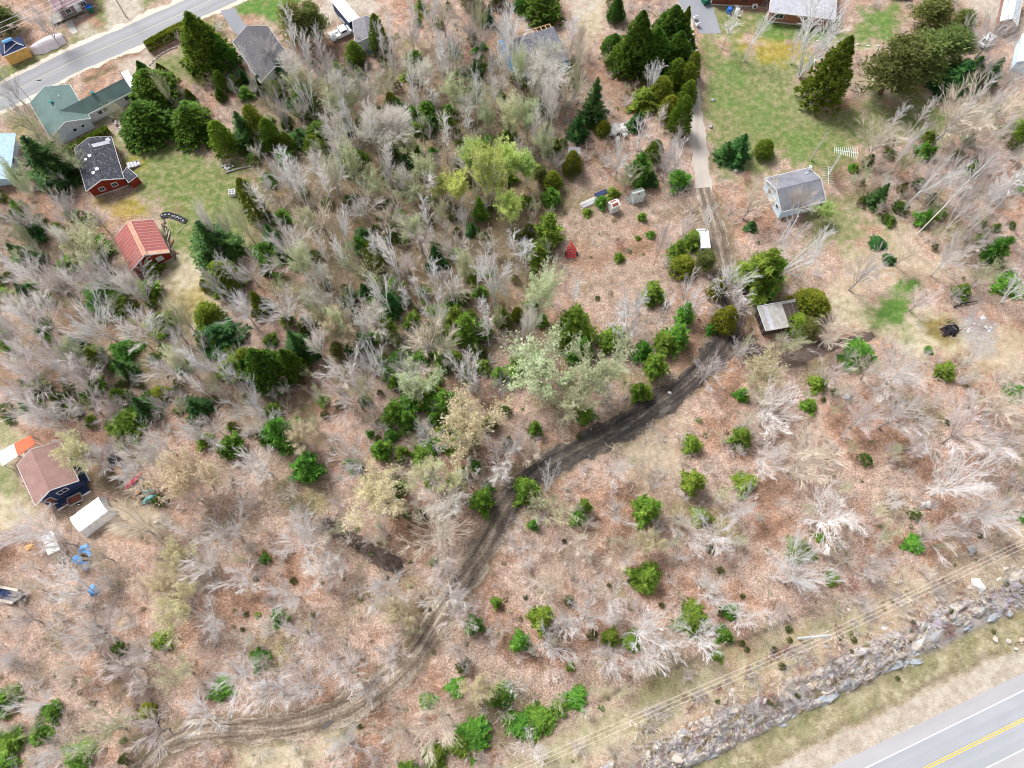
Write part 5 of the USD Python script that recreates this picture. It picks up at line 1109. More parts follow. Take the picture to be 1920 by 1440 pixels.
# 1 green-roofed white house by the road: long body and a cross wing
A, B = P(232, 147, 4.4), P(108, 210, 4.4)
t, I = gable_house("green_roofed_house", "white bungalow with two green roof ridges beside the village road", A, B, 2.7, off(A, B, P(245, 173, 2.7)), "white_paint", "green_shingle", "white_paint", over=0.4,
                   windows=[("L", 5.2, 1.55, .9, .9), ("L", 0.6, 1.5, .8, .9), ("L", -.5, 1.5, .8, .9), ("-", 0.5, 1.5, 1.0, 1.0)], doors=[("-", -1.8, .9, 2.0, "white_paint")], base="concrete")
v1 = local(I, P(173, 174, 4.2)); part("roof_vent", cat([lathe([(0, .55), (.32, .45), (.34, .3), (.2, .28), (.2, -.4), (0, -.4)], (v1[0], 0, I["zr"] + .05), 12)]), "teal_paint", t)
A2, B2 = P(122, 228, 4.45), P(83, 163, 4.45)
ww = P(160, 218, 2.7)
hw2 = off(A2, B2, P(93, 257, 2.7))
C2 = (A2 + B2) / 2; e2 = (B2 - A2)[:2]; L2 = np.linalg.norm(e2); a2 = math.atan2(e2[1], e2[0])
# the wing is part of the same house: its pieces are written in the house's own space
ca, sa = math.cos(a2 - I["a"]), math.sin(a2 - I["a"]); c2 = local(I, C2)


def in_house(m):
    v, f = m
    return np.column_stack([v[:, 0] * ca - v[:, 1] * sa + c2[0], v[:, 0] * sa + v[:, 1] * ca + c2[1], v[:, 2]]), f


zr2, ze2, ov = 4.46, 2.72, 0.4
sl2 = (zr2 - ze2) / hw2
y1, x1 = hw2 - ov, L2 / 2 - ov
v, f = prism([(-y1, 0), (y1, 0), (y1, ze2 + sl2 * ov - .16), (0, zr2 - .16), (-y1, ze2 + sl2 * ov - .16)], -x1, x1)
part("wing_wall", in_house((v[:, [2, 0, 1]], f)), "pale_siding", t)
for s in (-1, 1):
    q = np.array([[-L2 / 2, s * hw2, ze2], [L2 / 2, s * hw2, ze2], [L2 / 2, s * .01, zr2], [-L2 / 2, s * .01, zr2]])
    part("roof_slope", in_house(slab(q, .14)), "green_shingle", t)
    part("fascia", in_house(box((0, s * (hw2 + .025), ze2 - .085), (L2 + .04, .05, .17))), "white_paint", t)
    for e in (-1, 1):
        q2 = np.array([[e * (L2 / 2 + .03), s * hw2, ze2 - .17], [e * (L2 / 2 + .03), s * 0.02, zr2 - .17]]); n = np.array([e * .05, 0, 0])
        part("barge_board", in_house(hexa(np.array([q2[0], q2[0] + n, q2[1] + n, q2[1]]), np.array([q2[0], q2[0] + n, q2[1] + n, q2[1]]) + [0, 0, .2])), "white_paint", t)
part("ridge_cap", in_house(cat([slab(np.array([[-L2 / 2, s * .16, zr2 + .02 - sl2 * .16], [L2 / 2, s * .16, zr2 + .02 - sl2 * .16], [L2 / 2, 0, zr2 + .035], [-L2 / 2, 0, zr2 + .035]]), .03) for s in (-1, 1)])), "green_shingle", t)
for al, w, h in ((1.0, .7, .7), (2.6, .6, .6)):
    p = (-x1, -al + .6, 1.6)
    w_ = part("window", in_house(rotz(wall_quad((-w / 2, -h / 2), (w / 2, h / 2), .1), -math.pi / 2, p)), "white_paint", t)
    part("pane", in_house(rotz(box((0, -.012, 0), (w - .1, .03, h - .1)), -math.pi / 2, p)), "glass_dark", w_)
part("roof_vent", in_house(lathe([(0, .5), (.3, .42), (.32, .28), (.18, .26), (.18, -.4), (0, -.4)], (0.6, .3, zr2), 12)), "teal_paint", t)
part("plumbing_stack", in_house(rod((1.8, -1.4, 3.2), (1.8, -1.4, 4.3), .09)), "white_paint", t)
# side deck and steps at its right end
dk = thing("wooden_walk", "narrow plank walk along the green-roofed house's lower wall", "boardwalk", (*G(238, 205)[:2], 0), math.atan2(*(G(252, 192) - G(214, 217))[[1, 0]]))
Lw = np.linalg.norm((G(254, 192) - G(210, 218))[:2])
for k in range(int(Lw / .42)):
    part("plank", box((-Lw / 2 + .21 + k * .42, 0, .22), (.36, 1.1, .06)), "pale_wood" if k % 3 else "raw_wood", dk)
part("bearer", cat([box((0, s * .42, .1), (Lw, .09, .18)) for s in (-1, 1)]), "grey_wood", dk)
dk = thing("side_deck", "white railed deck at the green-roofed house's right end", "deck", (*G(247, 158)[:2], 0), math.atan2(*(G(262, 188) - G(238, 145))[[1, 0]]))
for k in range(14):
    part("deck_board", box((-3.2 + k * .46, 0, .42), (.42, 1.5, .05)), "white_paint", dk)
part("rail", cat([box((0, -.78, 1.25), (6.4, .07, .08)), box((0, -.78, .85), (6.4, .05, .05))] + [box((-3.2 + k * 1.06, -.78, .65), (.08, .08, 1.25)) for k in range(7)]), "dark_wood", dk)

# 2 dark-roofed red cabin
A, B = P(189.4, 337, 3.9), P(166.5, 258, 3.9)
t, I = gable_house("red_cabin", "small red cabin with a near-black patched roof beside the lawn", A, B, 2.5, off(A, B, P(231, 329.5, 2.5)), "barn_red", "dark_shingle", "white_paint", over=.35,
                   windows=[("-", -1.1, 1.35, .95, .95), ("-", 1.25, 1.4, .95, .95)], base="concrete")
s_ = 1 if local(I, P(240, 320, 2))[1] > 0 else -1
for (u, v), r in (((168.5, 292.5), .28), ((159, 297), .22), ((183.5, 319), .3), ((175, 324), .26)):
    p = local(I, P(u, v, 3.7)); z = I["zr"] - I["sl"] * abs(p[1])
    part("roof_vent", box((p[0], p[1], z + .12), (r * 2, r * 2, .3)), "white_paint", t)
for (u0, v0), (u1, v1) in (((168, 273), (203, 256)), ((175, 276), (202, 262))):
    p, q = local(I, P(u0, v0, 3.5)), local(I, P(u1, v1, 3.3))
    zz = lambda r: I["zr"] - I["sl"] * abs(r[1]) + .05
    n = (q - p)[[1, 0]] * [-1, 1]; n = n / np.linalg.norm(n) * .42
    c4 = np.array([[*(p[:2] - n), 0], [*(q[:2] - n), 0], [*(q[:2] + n), 0], [*(p[:2] + n), 0]]); c4[:, 2] = [zz(x) for x in c4]
    part("roof_sheet", slab(c4, .03), "metal_grey", t, label="bare metal sheet on the cabin's roof")
pq = np.array([local(I, P(u, v, z)) for u, v, z in ((238, 312.5, 2.3), (258, 330, 1.9), (241.5, 343, 1.9), (229, 327, 2.3))])
part("porch_roof", slab(pq, .12), "dark_shingle", t)
pb = pq.copy(); pb = pb.mean(0) + (pb - pb.mean(0)) * .9; pt = pb.copy(); pb[:, 2] = 0; pt[:, 2] -= .13
order = [0, 1, 2, 3] if np.cross(pb[1] - pb[0], pb[2] - pb[0])[2] > 0 else [3, 2, 1, 0]
part("porch_wall", hexa(pb[order], pt[order]), "barn_red", t)
part("porch_trim", path_tube(np.vstack([pq + [0, 0, .03], pq[:1] + [0, 0, .03]]), .05, 4), "white_paint", t)
st = thing("entry_steps", "pale wooden entry steps on the red cabin's right side", "steps", (*G(253, 310)[:2], 0), math.atan2(*(G(268, 302) - G(245, 312))[[1, 0]]))
for k in range(4):
    part("step", box((-.9 + k * .55, 0, .62 - k * .17), (.5, 1.3, .12)), "metal_grey", st)
part("stringer", cat([box((-.1, s * .55, .2), (2.0, .08, .3)) for s in (-1, 1)]), "grey_wood", st)

# 3 red barn with sheet-metal roof: every sheet is a piece
A, B = P(271, 478, 4.4), P(240.6, 415.6, 4.4)
A, B = A, B
hwb = off(A, B, P(318.4, 473.8, 2.3))
t, I = gable_house("red_barn", "red barn with a rusty red sheet-metal roof below the cabin", A, B, 2.3, hwb, "barn_red", "red_metal", "white_paint", over=.25, windows=[], base="concrete")
s_ = -1
p0 = (-I["x1"], .9 if local(I, P(318, 474, 2))[1] < 0 else -.9, 1.45)
sd = -1 if local(I, P(318, 474, 2))[1] < 0 else 1
w_ = part("window", rotz(wall_quad((-.55, -.55), (.55, .55), .1), -math.pi / 2, (-I["x1"], sd * 1.5, 1.55)), "white_paint", t)
part("pane", rotz(box((0, -.012, 0), (1.0, .03, 1.0)), -math.pi / 2, (-I["x1"], sd * 1.5, 1.55)), "clear_sheet", w_)
w_ = part("window", rotz(wall_quad((-.5, -.5), (.5, .5), .1), -math.pi / 2, (-I["x1"], -sd * 1.6, 1.2)), "white_paint", t)
part("pane", rotz(box((0, -.012, 0), (.9, .03, .9)), -math.pi / 2, (-I["x1"], -sd * 1.6, 1.2)), "glass_dark", w_)
npan = 11
zs = lambda y: I["zr"] - I["sl"] * abs(y) + .03
for s in (-1, 1):
    for k in range(npan):
        xa, xb = -I["L"] / 2 + I["L"] * k / npan + .02, -I["L"] / 2 + I["L"] * (k + 1) / npan - .02
        for (ya, yb) in ((.55, 1.75), (1.78, I["L"] * 0 + hwb + .06)):
            q = np.array([[xa, s * ya, zs(ya) + (0.012 if ya < 1 else 0)], [xb, s * ya, zs(ya) + (0.012 if ya < 1 else 0)], [xb, s * yb, zs(yb)], [xa, s * yb, zs(yb)]])
            part("roof_sheet", slab(q, .025), "bleached_metal" if k == 0 and s == sd else "red_metal", t)
    part("roof_seam", cat([slab(np.array([[-I["L"] / 2 + I["L"] * k / npan - .035, s * .5, zs(.5) + .035], [-I["L"] / 2 + I["L"] * k / npan + .035, s * .5, zs(.5) + .035], [-I["L"] / 2 + I["L"] * k / npan + .035, s * (hwb + .05), zs(hwb + .05) + .035], [-I["L"] / 2 + I["L"] * k / npan - .035, s * (hwb + .05), zs(hwb + .05) + .035]]), .05) for k in range(1, npan)]), "bleached_metal", t)
for k in range(npan):
    xa, xb = -I["L"] / 2 + I["L"] * k / npan - .03, -I["L"] / 2 + I["L"] * (k + 1) / npan + .03
    dz = .012 * (k % 2)
    part("ridge_sheet", cat([slab(np.array([[xa, s * .42, zs(.42) + .05 + dz], [xb, s * .42, zs(.42) + .05 + dz], [xb, s * .02, zs(0) + .09 + dz], [xa, s * .02, zs(0) + .09 + dz]]), .025) for s in (-1, 1)]), "bleached_metal", t)
jk = thing("scrap_row", "row of dark scrap boards along the barn's right wall", "scrap boards", (*G(318, 446)[:2], 0), math.atan2(*(G(330, 488) - G(306, 415))[[1, 0]]))
rng = np.random.default_rng(5)
for k in range(16):
    part("board", rotz(box((0, 0, .1 + .05 * (k % 4)), (rng.uniform(.8, 2.2), rng.uniform(.12, .3), .06)), rng.normal() * .35, (-4.2 + k * .55, rng.normal() * .25, 0)), ["dark_wood", "grey_wood", "rust", "pale_wood"][k % 4] if k % 3 else "dark_wood", jk)

# 4 brown-roofed house at the left edge
A, B = P(93, 919, 5.0), P(58, 843, 5.0)
hwl = off(A, B, P(147, 900, 3.1))
t, I = gable_house("brown_roofed_house", "house with a pinkish-brown gable roof and navy walls near the left edge", A, B, 3.1, hwl, "navy", "brown_shingle", "white_paint", over=.5, base="concrete",
                   windows=[("-", .3, 1.8, 1.5, 1.0), ("R", 2.4, 1.7, .9, .9), ("R", -1.6, 1.7, .9, .9)], doors=[("-", -2.0, .9, 2.0, "deck_red")])
sd = -1 if local(I, P(147, 900, 3))[1] < 0 else 1
part("veranda_floor", cat([box((-I["x1"] - .8, sd * .6, .25), (1.5, 2 * I["y1"] - .6, .12)), box((0, sd * (I["y1"] + .45), .25), (2 * I["x1"], .8, .12))]), "navy", t)
part("veranda_skirt", cat([box((-I["x1"] - 1.58, sd * .6, .2), (.06, 2 * I["y1"] - .6, .4)), box((0, sd * (I["y1"] + .88), .2), (2 * I["x1"], .06, .4))]), "white_paint", t)
for nm, quad, mat, lb in (("white_awning", [(-8, 850), (26, 832), (33, 855), (5, 874)], "white_tarp", "white tarp roof on posts left of the brown-roofed house"), ("orange_awning", [(26, 832), (57, 816), (66, 832), (33, 855)], "orange_tarp", "orange tarp roof on posts at the brown-roofed house's back")):
    q = np.array([P(u, v, 2.5) for u, v in quad]); c = q.mean(0)
    t2 = thing(nm, lb, "awning", (c[0], c[1], 0))
    gq_ = q - [c[0], c[1], 0]
    m = trimesh.Trimesh(*slab(gq_, .05)).subdivide().subdivide().subdivide()
    v = np.array(m.vertices); v[:, 2] += .12 * (meshkit.noise(v * 1.1, 5) - .5)
    part("sheet", (v, np.array(m.faces)), mat, t2, smooth=30)
    for p in gq_:
        part("post", rod((p[0] * .94, p[1] * .94, 0), (p[0] * .94, p[1] * .94, 2.44), .05), "grey_wood", t2)
    part("rafter", cat([rod(gq_[i] * [.96, .96, 1] - [0, 0, .1], gq_[(i + 1) % 4] * [.96, .96, 1] - [0, 0, .1], .04) for i in range(4)]), "grey_wood", t2)

# 5 slate-roofed pale blue house on the right
A, B = P(1456, 355, 4.4), P(1539, 335, 4.4)
t, I = gable_house("slate_roofed_house", "pale blue house with a blotchy slate-grey roof below the right lawn", A, B, 2.8, off(A, B, P(1465, 397.5, 2.8)), "pale_blue", "slate_shingle", "white_paint", over=.35, base="concrete",
                   windows=[("-", -1.6, 1.6, .9, 1.0), ("-", 1.8, 1.6, .8, .9), ("R", 1.0, 1.6, 1.0, .9)], doors=[("-", .3, .85, 2.0, "pale_wood")])
p = local(I, P(1518, 316, 3.6)); z = I["zr"] - I["sl"] * abs(p[1])
part("flue", cat([rod((p[0], p[1], z - .2), (p[0], p[1], z + .9), .13, 10), rod((p[0], p[1], z + .9), (p[0], p[1], z + 1.1), .24, 10)]), "white_paint", t)
p = local(I, P(1513, 323, 3.8)); part("roof_patch", box((p[0], p[1], I["zr"] - I["sl"] * abs(p[1]) + .1), (.7, .3, .16)), "metal_grey", t)

# 6 charcoal-roofed house at the top left
A, B = P(516, 124, 4.8), P(463, 48, 4.8)
t, I = gable_house("charcoal_roofed_house", "house with a charcoal gable roof and white eaves among trees at the top", A, B, 2.8, off(A, B, P(530, 88, 2.8)), "white_paint", "charcoal_shingle", "white_paint", over=.4, base="concrete",
                   windows=[("-", 1.0, 1.6, 1.0, 1.0), ("R", 2.0, 1.6, 1.0, 1.0), ("R", -2.0, 1.6, 1.0, 1.0), ("L", 1.0, 1.6, 1.0, 1.0)], doors=[("-", -1.0, .9, 2.0, "white_paint")])

# 7 mauve-roofed house, top left, with deck
A, B = P(62, -42, 5.0), P(128, -72, 5.0)
t, I = gable_house("mauve_roofed_house", "mauve-roofed house with a grey front deck at the top left edge", A, B, 2.7, off(A, B, P(140, 6, 2.7)), "mauve_shingle", "mauve_shingle", "white_paint", over=.5, base="concrete", windows=[("R", 1.5, 1.5, 1.1, 1.0), ("R", -1.8, 1.5, 1.1, 1.0)], doors=[("R", 0.1, .9, 2.0, "white_paint")])
A3, B3 = P(116, 18, 3.5), P(108, -20, 3.5)
pg = [local(I, x) for x in (P(101, 25, 2.6), P(116, 14, 3.6), P(127, 17, 2.6), P(112, -16, 2.6), P(104, -20, 3.6), P(88, -10, 2.6))]
part("porch_roof", cat([slab(np.array([pg[0], pg[1], pg[4], pg[5]]), .12), slab(np.array([pg[1], pg[2], pg[3], pg[4]]), .12)]), "mauve_shingle", t)
dq = np.array([G(u, v) for u, v in ((94, 34), (150, 10), (154, 27), (104, 47))]); dc = dq.mean(0)
dk = thing("front_deck", "weathered grey deck in front of the mauve-roofed house", "deck", (dc[0], dc[1], 0), math.atan2(*(dq[1] - dq[0])[[1, 0]]))
dl = np.linalg.norm((dq[1] - dq[0])[:2]); dw = np.linalg.norm((dq[2] - dq[1])[:2])
for k in range(14):
    part("deck_board", box((-dl / 2 + (k + .5) * dl / 14, 0, .45), (dl / 14 - .03, dw, .05)), "grey_wood", dk)
part("deck_frame", cat([box((0, s * (dw / 2 - .06), .22), (dl, .1, .38)) for s in (-1, 1)]), "dark_wood", dk)
part("deck_railing", cat([rod((-dl / 2, -dw / 2, 1.2), (dl / 2, -dw / 2, 1.2), .04)] + [rod((-dl / 2 + k * dl / 6, -dw / 2, .4), (-dl / 2 + k * dl / 6, -dw / 2, 1.2), .035) for k in range(7)]), "grey_wood", dk)
fw = thing("front_walk", "pale slab walk from the grey deck towards the village road", "path", (0, 0, 0), kind="structure")
for k in range(6):
    a0, a1 = k / 6, (k + .93) / 6
    l0, l1, r0_, r1_ = [np.array(x) for x in ((122, 41), (136, 65), (134, 36), (146, 61))]
    q = [G(*(l0 + (l1 - l0) * a0)), G(*(r0_ + (r1_ - r0_) * a0)), G(*(r0_ + (r1_ - r0_) * a1)), G(*(l0 + (l1 - l0) * a1))]
    part("paving_slab", slab(np.array(q) + [0, 0, .07], .09), "concrete", fw)

# 8 shed with dark blue roof under a blue tarp roll, yellow board wall
q = np.array([P(u, v, 2.7) for u, v in ((-9, 87), (6, 105), (51, 86), (35, 64))]); c = q.mean(0)
a = math.atan2(*(q[2] - q[1])[[1, 0]]); L, W = np.linalg.norm((q[2] - q[1])[:2]), np.linalg.norm((q[0] - q[1])[:2])
t = thing("boarded_shed", "shed with a navy tarped roof and yellow board wall by the road", "shed", (c[0], c[1], 0), a)
part("wall", box((0, 0, 1.25), (L - .5, W - .5, 2.5)), "yellow_wood", t)
for k in range(9):
    part("wall_board", box((0, -W / 2 + .2, .16 + k * .28), (L - .44, .06, .25)), "yellow_wood", t)
hip = 1.2
rq = np.array([[-L / 2, -W / 2, 2.55], [L / 2, -W / 2, 2.55], [L / 2, W / 2, 2.55], [-L / 2, W / 2, 2.55], [-L / 2 + 1.6, 0, 2.55 + hip], [L / 2 - 1.6, 0, 2.55 + hip]])
for idx in ([0, 1, 5, 4], [2, 3, 4, 5]):
    part("roof_slope", slab(rq[idx], .1), "navy", t)
for idx in ([1, 2, 5], [3, 0, 4]):
    qq = rq[idx]; part("roof_hip", (np.vstack([qq, qq - [0, 0, .1]]), np.array([[0, 1, 2], [3, 5, 4], [0, 3, 4], [0, 4, 1], [1, 4, 5], [1, 5, 2], [2, 5, 3], [2, 3, 0]])), "navy", t)
part("tarp_roll", rod(rq[4] + [-.1, 0, .18], rq[5] + [.1, 0, .18], .3, 12), "blue_tarp", t)
part("batten", cat([rod(rq[4] + [.2, 0, .1], rq[0] + [.6, .25, .16], .06), rod(rq[5] + [-.2, 0, .1], rq[1] + [-.3, .25, .16], .06), rod(rq[0] + [.6, .3, .16], rq[1] + [-1.4, .9, .75], .05), rod(rq[1] + [-1.4, .9, .75], rq[1] + [-.3, .3, .2], .05)]), "white_paint", t)
part("eave_trim", box((0, -W / 2 - .03, 2.5), (L, .05, .14)), "white_paint", t)

# tarped boat beside it
c = G(93, 86); t = thing("tarped_boat", "boat under a pinkish-white tarp on the roadside grass", "covered boat", c, math.atan2(*(G(122, 72) - G(68, 96))[[1, 0]]))
n, k = 26, 13
xs = np.linspace(-3.3, 3.3, n); gr = []
for i, x in enumerate(xs):
    s = x / 3.3
    w = 1.25 * (1 - abs(s) ** 3.2 * (.75 if s < 0 else .35)); h = 1.55 + .25 * math.cos(s * 2.2)
    for j in range(k):
        u = -1 + 2 * j / (k - 1)
        fold = .09 * math.sin(9 * s + 4 * u) * abs(u) ** 2 + .1 * (meshkit.noise(np.array([x * 1.6, u * 2.5, 0.0]), 3) - .5)
        gr.append([x, (w + .25 * abs(u) ** 3) * u + fold, max(.05, h * (1 - abs(u) ** 2.6) ** .8 + fold) * (1 if abs(u) < .99 else .05)])
i = (np.arange(n - 1)[:, None] * k + np.arange(k - 1)[None]).ravel()
part("tarp", (np.array(gr), np.vstack([np.stack([i, i + k, i + k + 1], 1), np.stack([i, i + k + 1, i + 1], 1)])), "pink_tarp", t, smooth=True)
part("hull", blob((0, 0, .5), (2.9, .9, .5), 3, 2, .05), "white_paint", t, smooth=True)
part("rope", cat([path_tube([(x, -1.42, .12), (x, -1.1, .95), (x, -.6, 1.5), (x, 0, 1.78), (x, .6, 1.5), (x, 1.1, .95), (x, 1.42, .12)], .02, 4) for x in (-1.6, 0.2, 1.7)]), "grey_wood", t)

# 9, 10 houses at the upper right edge
A, B = P(1450, -38, 4.6), P(1572, -24, 4.6)
t, I = gable_house("brick_house", "brick house with a grey roof behind birches at the top edge", A, B, 2.7, off(A, B, P(1505, 29, 2.7)), "brick", "metal_grey", "white_paint", over=.4, windows=[("R", -4.2, 1.6, 1.8, 1.1), ("R", 1.0, 1.5, 1.2, 1.0)], base="concrete")
for r_ in range(7):
    part("brick_course", box((0, -I["y1"] - .012, .35 + r_ * .32), (2 * I["x1"], .03, .27)), "brick", t) if r_ not in (3, 4, 5) else [part("brick_course", box((x, -I["y1"] - .012, .35 + r_ * .32), (w, .03, .27)), "brick", t) for x, w in ((-I["x1"] + .35, .7), (I["x1"] - 2.0, 4.0))]
A, B = P(1340, -45, 4.4), P(1440, -40, 4.4)
t, I = gable_house("log_house", "dark red board-walled house at the top edge above the blue barrel", A, B, 2.6, off(A, B, P(1390, -6, 2.6)), "deck_red", "charcoal_shingle", "deck_red", over=.4, windows=[("R", 1.5, 1.5, 1.1, .9)], base="concrete")
for r_ in range(7):
    part("wall_board", box((0, -I["y1"] - .02, .4 + r_ * .3), (2 * I["x1"], .05, .26)), "deck_red", t) if r_ < 2 or r_ > 5 else [part("wall_board", box((x, -I["y1"] - .02, .4 + r_ * .3), (w, .05, .26)), "deck_red", t) for x, w in ((-I["x1"] / 2 - .3, I["x1"] - .6), (I["x1"] - 1.5, 3.0))]
A, B = P(1890, -35, 4.2), P(1925, -30, 4.2)
A, B = P(1912, -30, 4.0), P(1899, 34, 4.0)
t, I = gable_house("white_roofed_house", "building with a pale white-blue metal roof in the top right corner", A, B, 2.8, off(A, B, P(1880, 18, 2.8)), "brick", "clear_sheet", "white_paint", over=.3, windows=[("+", 0, 1.5, 1.0, .9)], base="concrete")
A, B = P(1945, 60, 3.6), P(1935, 112, 3.6)
gable_house("pale_blue_shed", "pale blue shed cut by the photo's right edge", A, B, 2.4, off(A, B, P(1912, 90, 2.4)), "pale_blue", "pale_blue", "white_paint", over=.2, catg="shed", windows=[("L", 0, 1.3, .7, .7)])
A, B = P(-12, 232, 4.2), P(-42, 306, 4.2)
A, B = P(-38, 250, 3.4), P(-52, 335, 3.4)
plain("sky_roof", (0.33, 0.46, 0.60), var=.2)
gable_house("blue_roofed_building", "building with a faded blue roof cut by the left edge", A, B, 2.4, off(A, B, P(22, 300, 2.4)), "pale_blue", "sky_roof", "pale_blue", over=.6, catg="building", windows=[("L", 0, 1.3, 1.0, .8)])

# 12 blue-wrapped house under construction, top centre
q = np.array([P(u, v, 3.2) for u, v in ((966, 74), (1044, 50), (1062, 112), (985, 136))]); c = q.mean(0)
a = math.atan2(*(q[1] - q[0])[[1, 0]]); L, W = np.linalg.norm((q[1] - q[0])[:2]), np.linalg.norm((q[3] - q[0])[:2])
t = thing("blue_house", "unfinished house with blue-wrapped walls and dark roof deck among bare trees", "house", (c[0], c[1], 0), a)
part("wall", box((0, 0, 1.45), (L - .3, W - .3, 2.9)), "sky_blue", t)
part("roof_deck", slab(np.array([[-L / 2, -W / 2, 3.05], [L / 2, -W / 2, 3.05], [L / 2, W / 2, 3.55], [-L / 2, W / 2, 3.55]]), .14), "tar_roof", t)
for k in range(9):
    part("rafter", box((-L / 2 + .5 + k * (L - 1) / 8, W / 2 + .25, 3.5), (.12, 1.1, .2)), "raw_wood", t)
part("rim_board", box((0, W / 2 + .82, 3.5), (L * .9, .08, .22)), "raw_wood", t)
wl = np.array([P(u, v, z) for u, v, z in ((937, 75, 2.6), (944, 73, 2.6), (972, 120, 2.6), (962, 124, 2.6))])
t = thing("blue_wrapped_wall", "free sky-blue wrapped wall panel left of the unfinished blue house", "wall", (*wl.mean(0)[:2], 0), math.atan2(*(wl[2] - wl[1])[[1, 0]]))
Lb = np.linalg.norm((wl[2] - wl[1])[:2])
part("panel", box((0, 0, 1.3), (Lb, .9, 2.6)), "sky_blue", t)
part("panel", box((Lb / 2 + 1.0, -.2, 1.1), (2.0, .9, 2.2)), "sky_blue", t)
part("stud", cat([box((-Lb / 2 + k * Lb / 6, .6, 1.5), (.1, .12, 2.9)) for k in range(3)] + [box((-Lb / 2 + Lb / 6, .6, 2.9), (Lb / 3, .12, .1))]), "raw_wood", t)

# grey-roofed building beside the trailer
A, B = P(683, 32, 4.0), P(692, 72, 4.0)
A, B = P(672, 57, 3.8), P(704, 40, 3.8)
gable_house("taupe_roofed_building", "taupe-roofed building with a white gutter beside the white trailer", P(690, 70, 3.6), P(684, 30, 3.6), 2.8, off(P(690, 70, 3.6), P(684, 30, 3.6), P(662, 50, 2.8)), "pale_siding", "grey_shingle", "white_paint", over=.3, catg="building", windows=[("R", 0, 1.5, 1.0, .9), ("L", 0, 1.5, 1, .9)], base="concrete")


# ------------------------------------------------------------------ sheds
def small_shed(name, label, roofpx, z, base_h, wall, roof, mono=0.0, ridge=0.35, inset=.12):
    q = np.array([P(u, v, z) for u, v in roofpx]); c = q.mean(0)
    e = q[1] - q[0]; a = math.atan2(e[1], e[0])
    L, W = np.linalg.norm(e[:2]), np.linalg.norm((q[3] - q[0])[:2])
    t = thing(name, label, "shed", (c[0], c[1], 0), a)
    x, y = L / 2, W / 2
    if mono:
        part("wall", hexa(np.array([[-x + inset, -y + inset, 0], [x - inset, -y + inset, 0], [x - inset, y - inset, 0], [-x + inset, y - inset, 0]]), np.array([[-x + inset, -y + inset, z - .1 - mono], [x - inset, -y + inset, z - .1 - mono], [x - inset, y - inset, z - .1], [-x + inset, y - inset, z - .1]])), wall, t)
        part("roof_sheet", slab(np.array([[-x, -y, z - mono], [x, -y, z - mono], [x, y, z], [-x, y, z]]), .06), roof, t)
    else:
        v, f = prism([(-y + inset, 0), (y - inset, 0), (y - inset, z - .06), (0, z + ridge - .08), (-y + inset, z - .06)], -x + inset, x - inset)
        part("wall", (v[:, [2, 0, 1]], f), wall, t)
        for s in (-1, 1):
            part("roof_sheet", slab(np.array([[-x, s * y, z], [x, s * y, z], [x, s * .01, z + ridge], [-x, s * .01, z + ridge]]), .05), roof, t)
        part("ridge_cap", cat([slab(np.array([[-x, s * .14, z + ridge - .03], [x, s * .14, z + ridge - .03], [x, 0, z + ridge + .02], [-x, 0, z + ridge + .02]]), .02) for s in (-1, 1)]), wall, t)
    return t, L, W


t, L, W = small_shed("garden_shed", "little white shed with a rust-patched gable roof in the leaf-strewn clearing", [(1149, 391), (1165, 384), (1156, 372), (1139, 380)], 2.0, 0, "shed_white", "shed_white", ridge=.38)
for s in (-1, 1):
    y0, y1_ = s * W * .42, s * W * .1
    zz = lambda y: 2.0 + .38 * (1 - abs(y) / (W / 2)) + .02
    part("rust_patch", slab(np.array([[-L * .38, y0, zz(y0)], [L * .30, y0, zz(y0)], [L * .30, y1_, zz(y1_)], [-L * .38, y1_, zz(y1_)]]), .015), "rust", t)
d_ = part("door", box((0, -W / 2 + .1, .95), (L * .45, .05, 1.7)), "shed_white", t); part("door_gap", box((0, -W / 2 + .07, .95), (.03, .03, 1.7)), "dark_wood", d_)
part("corner_post", cat([box((sx * (L / 2 - .12), -W / 2 + .11, 1), (.06, .06, 2)) for sx in (-1, 1)]), "grey_wood", t)
t, L, W = small_shed("garden_shed", "pale shed with a mossy grey gable roof beside the hemlock", [(1190, 372.5), (1212.5, 366), (1204, 350), (1179, 359)], 2.0, 0, "shed_pale", "moss_roof", ridge=.4)
d_ = part("door", box((L * .1, -W / 2 + .1, .95), (L * .4, .05, 1.7)), "shed_white", t); part("door_gap", box((L * .1, -W / 2 + .07, .95), (.03, .03, 1.7)), "dark_wood", d_)
part("roof_patch", box((0, -W * .2, 2.28), (.35, .3, .05)), "rust", t)
t, L, W = small_shed("lean_to_shed", "low lean-to with two overlapping grey metal roof sheets under trees", [(1066, 300), (1089, 302), (1091, 277), (1059, 275)], 2.3, 0, "grey_wood", "metal_grey", mono=.35)
part("roof_sheet", slab(np.array([[-L * .28, -W / 2 - .85, 1.62], [L * .5, -W / 2 - .85, 1.62], [L * .5, -W / 2 + .1, 1.8], [-L * .28, -W / 2 + .1, 1.8]]), .05), "metal_grey", t)
part("post", cat([rod((x, -W / 2 - .75, 0), (x, -W / 2 - .75, 1.6), .05) for x in (-L * .2, L * .42)]), "grey_wood", t)
q = [(1431, 619), (1503, 606), (1497, 565), (1425, 573)]
t, L, W = small_shed("weathered_shed", "weathered low shed with a grey metal roof partly under a cedar by the track", q, 2.4, 0, "dark_wood", "grey_wood", mono=.25, inset=.2)
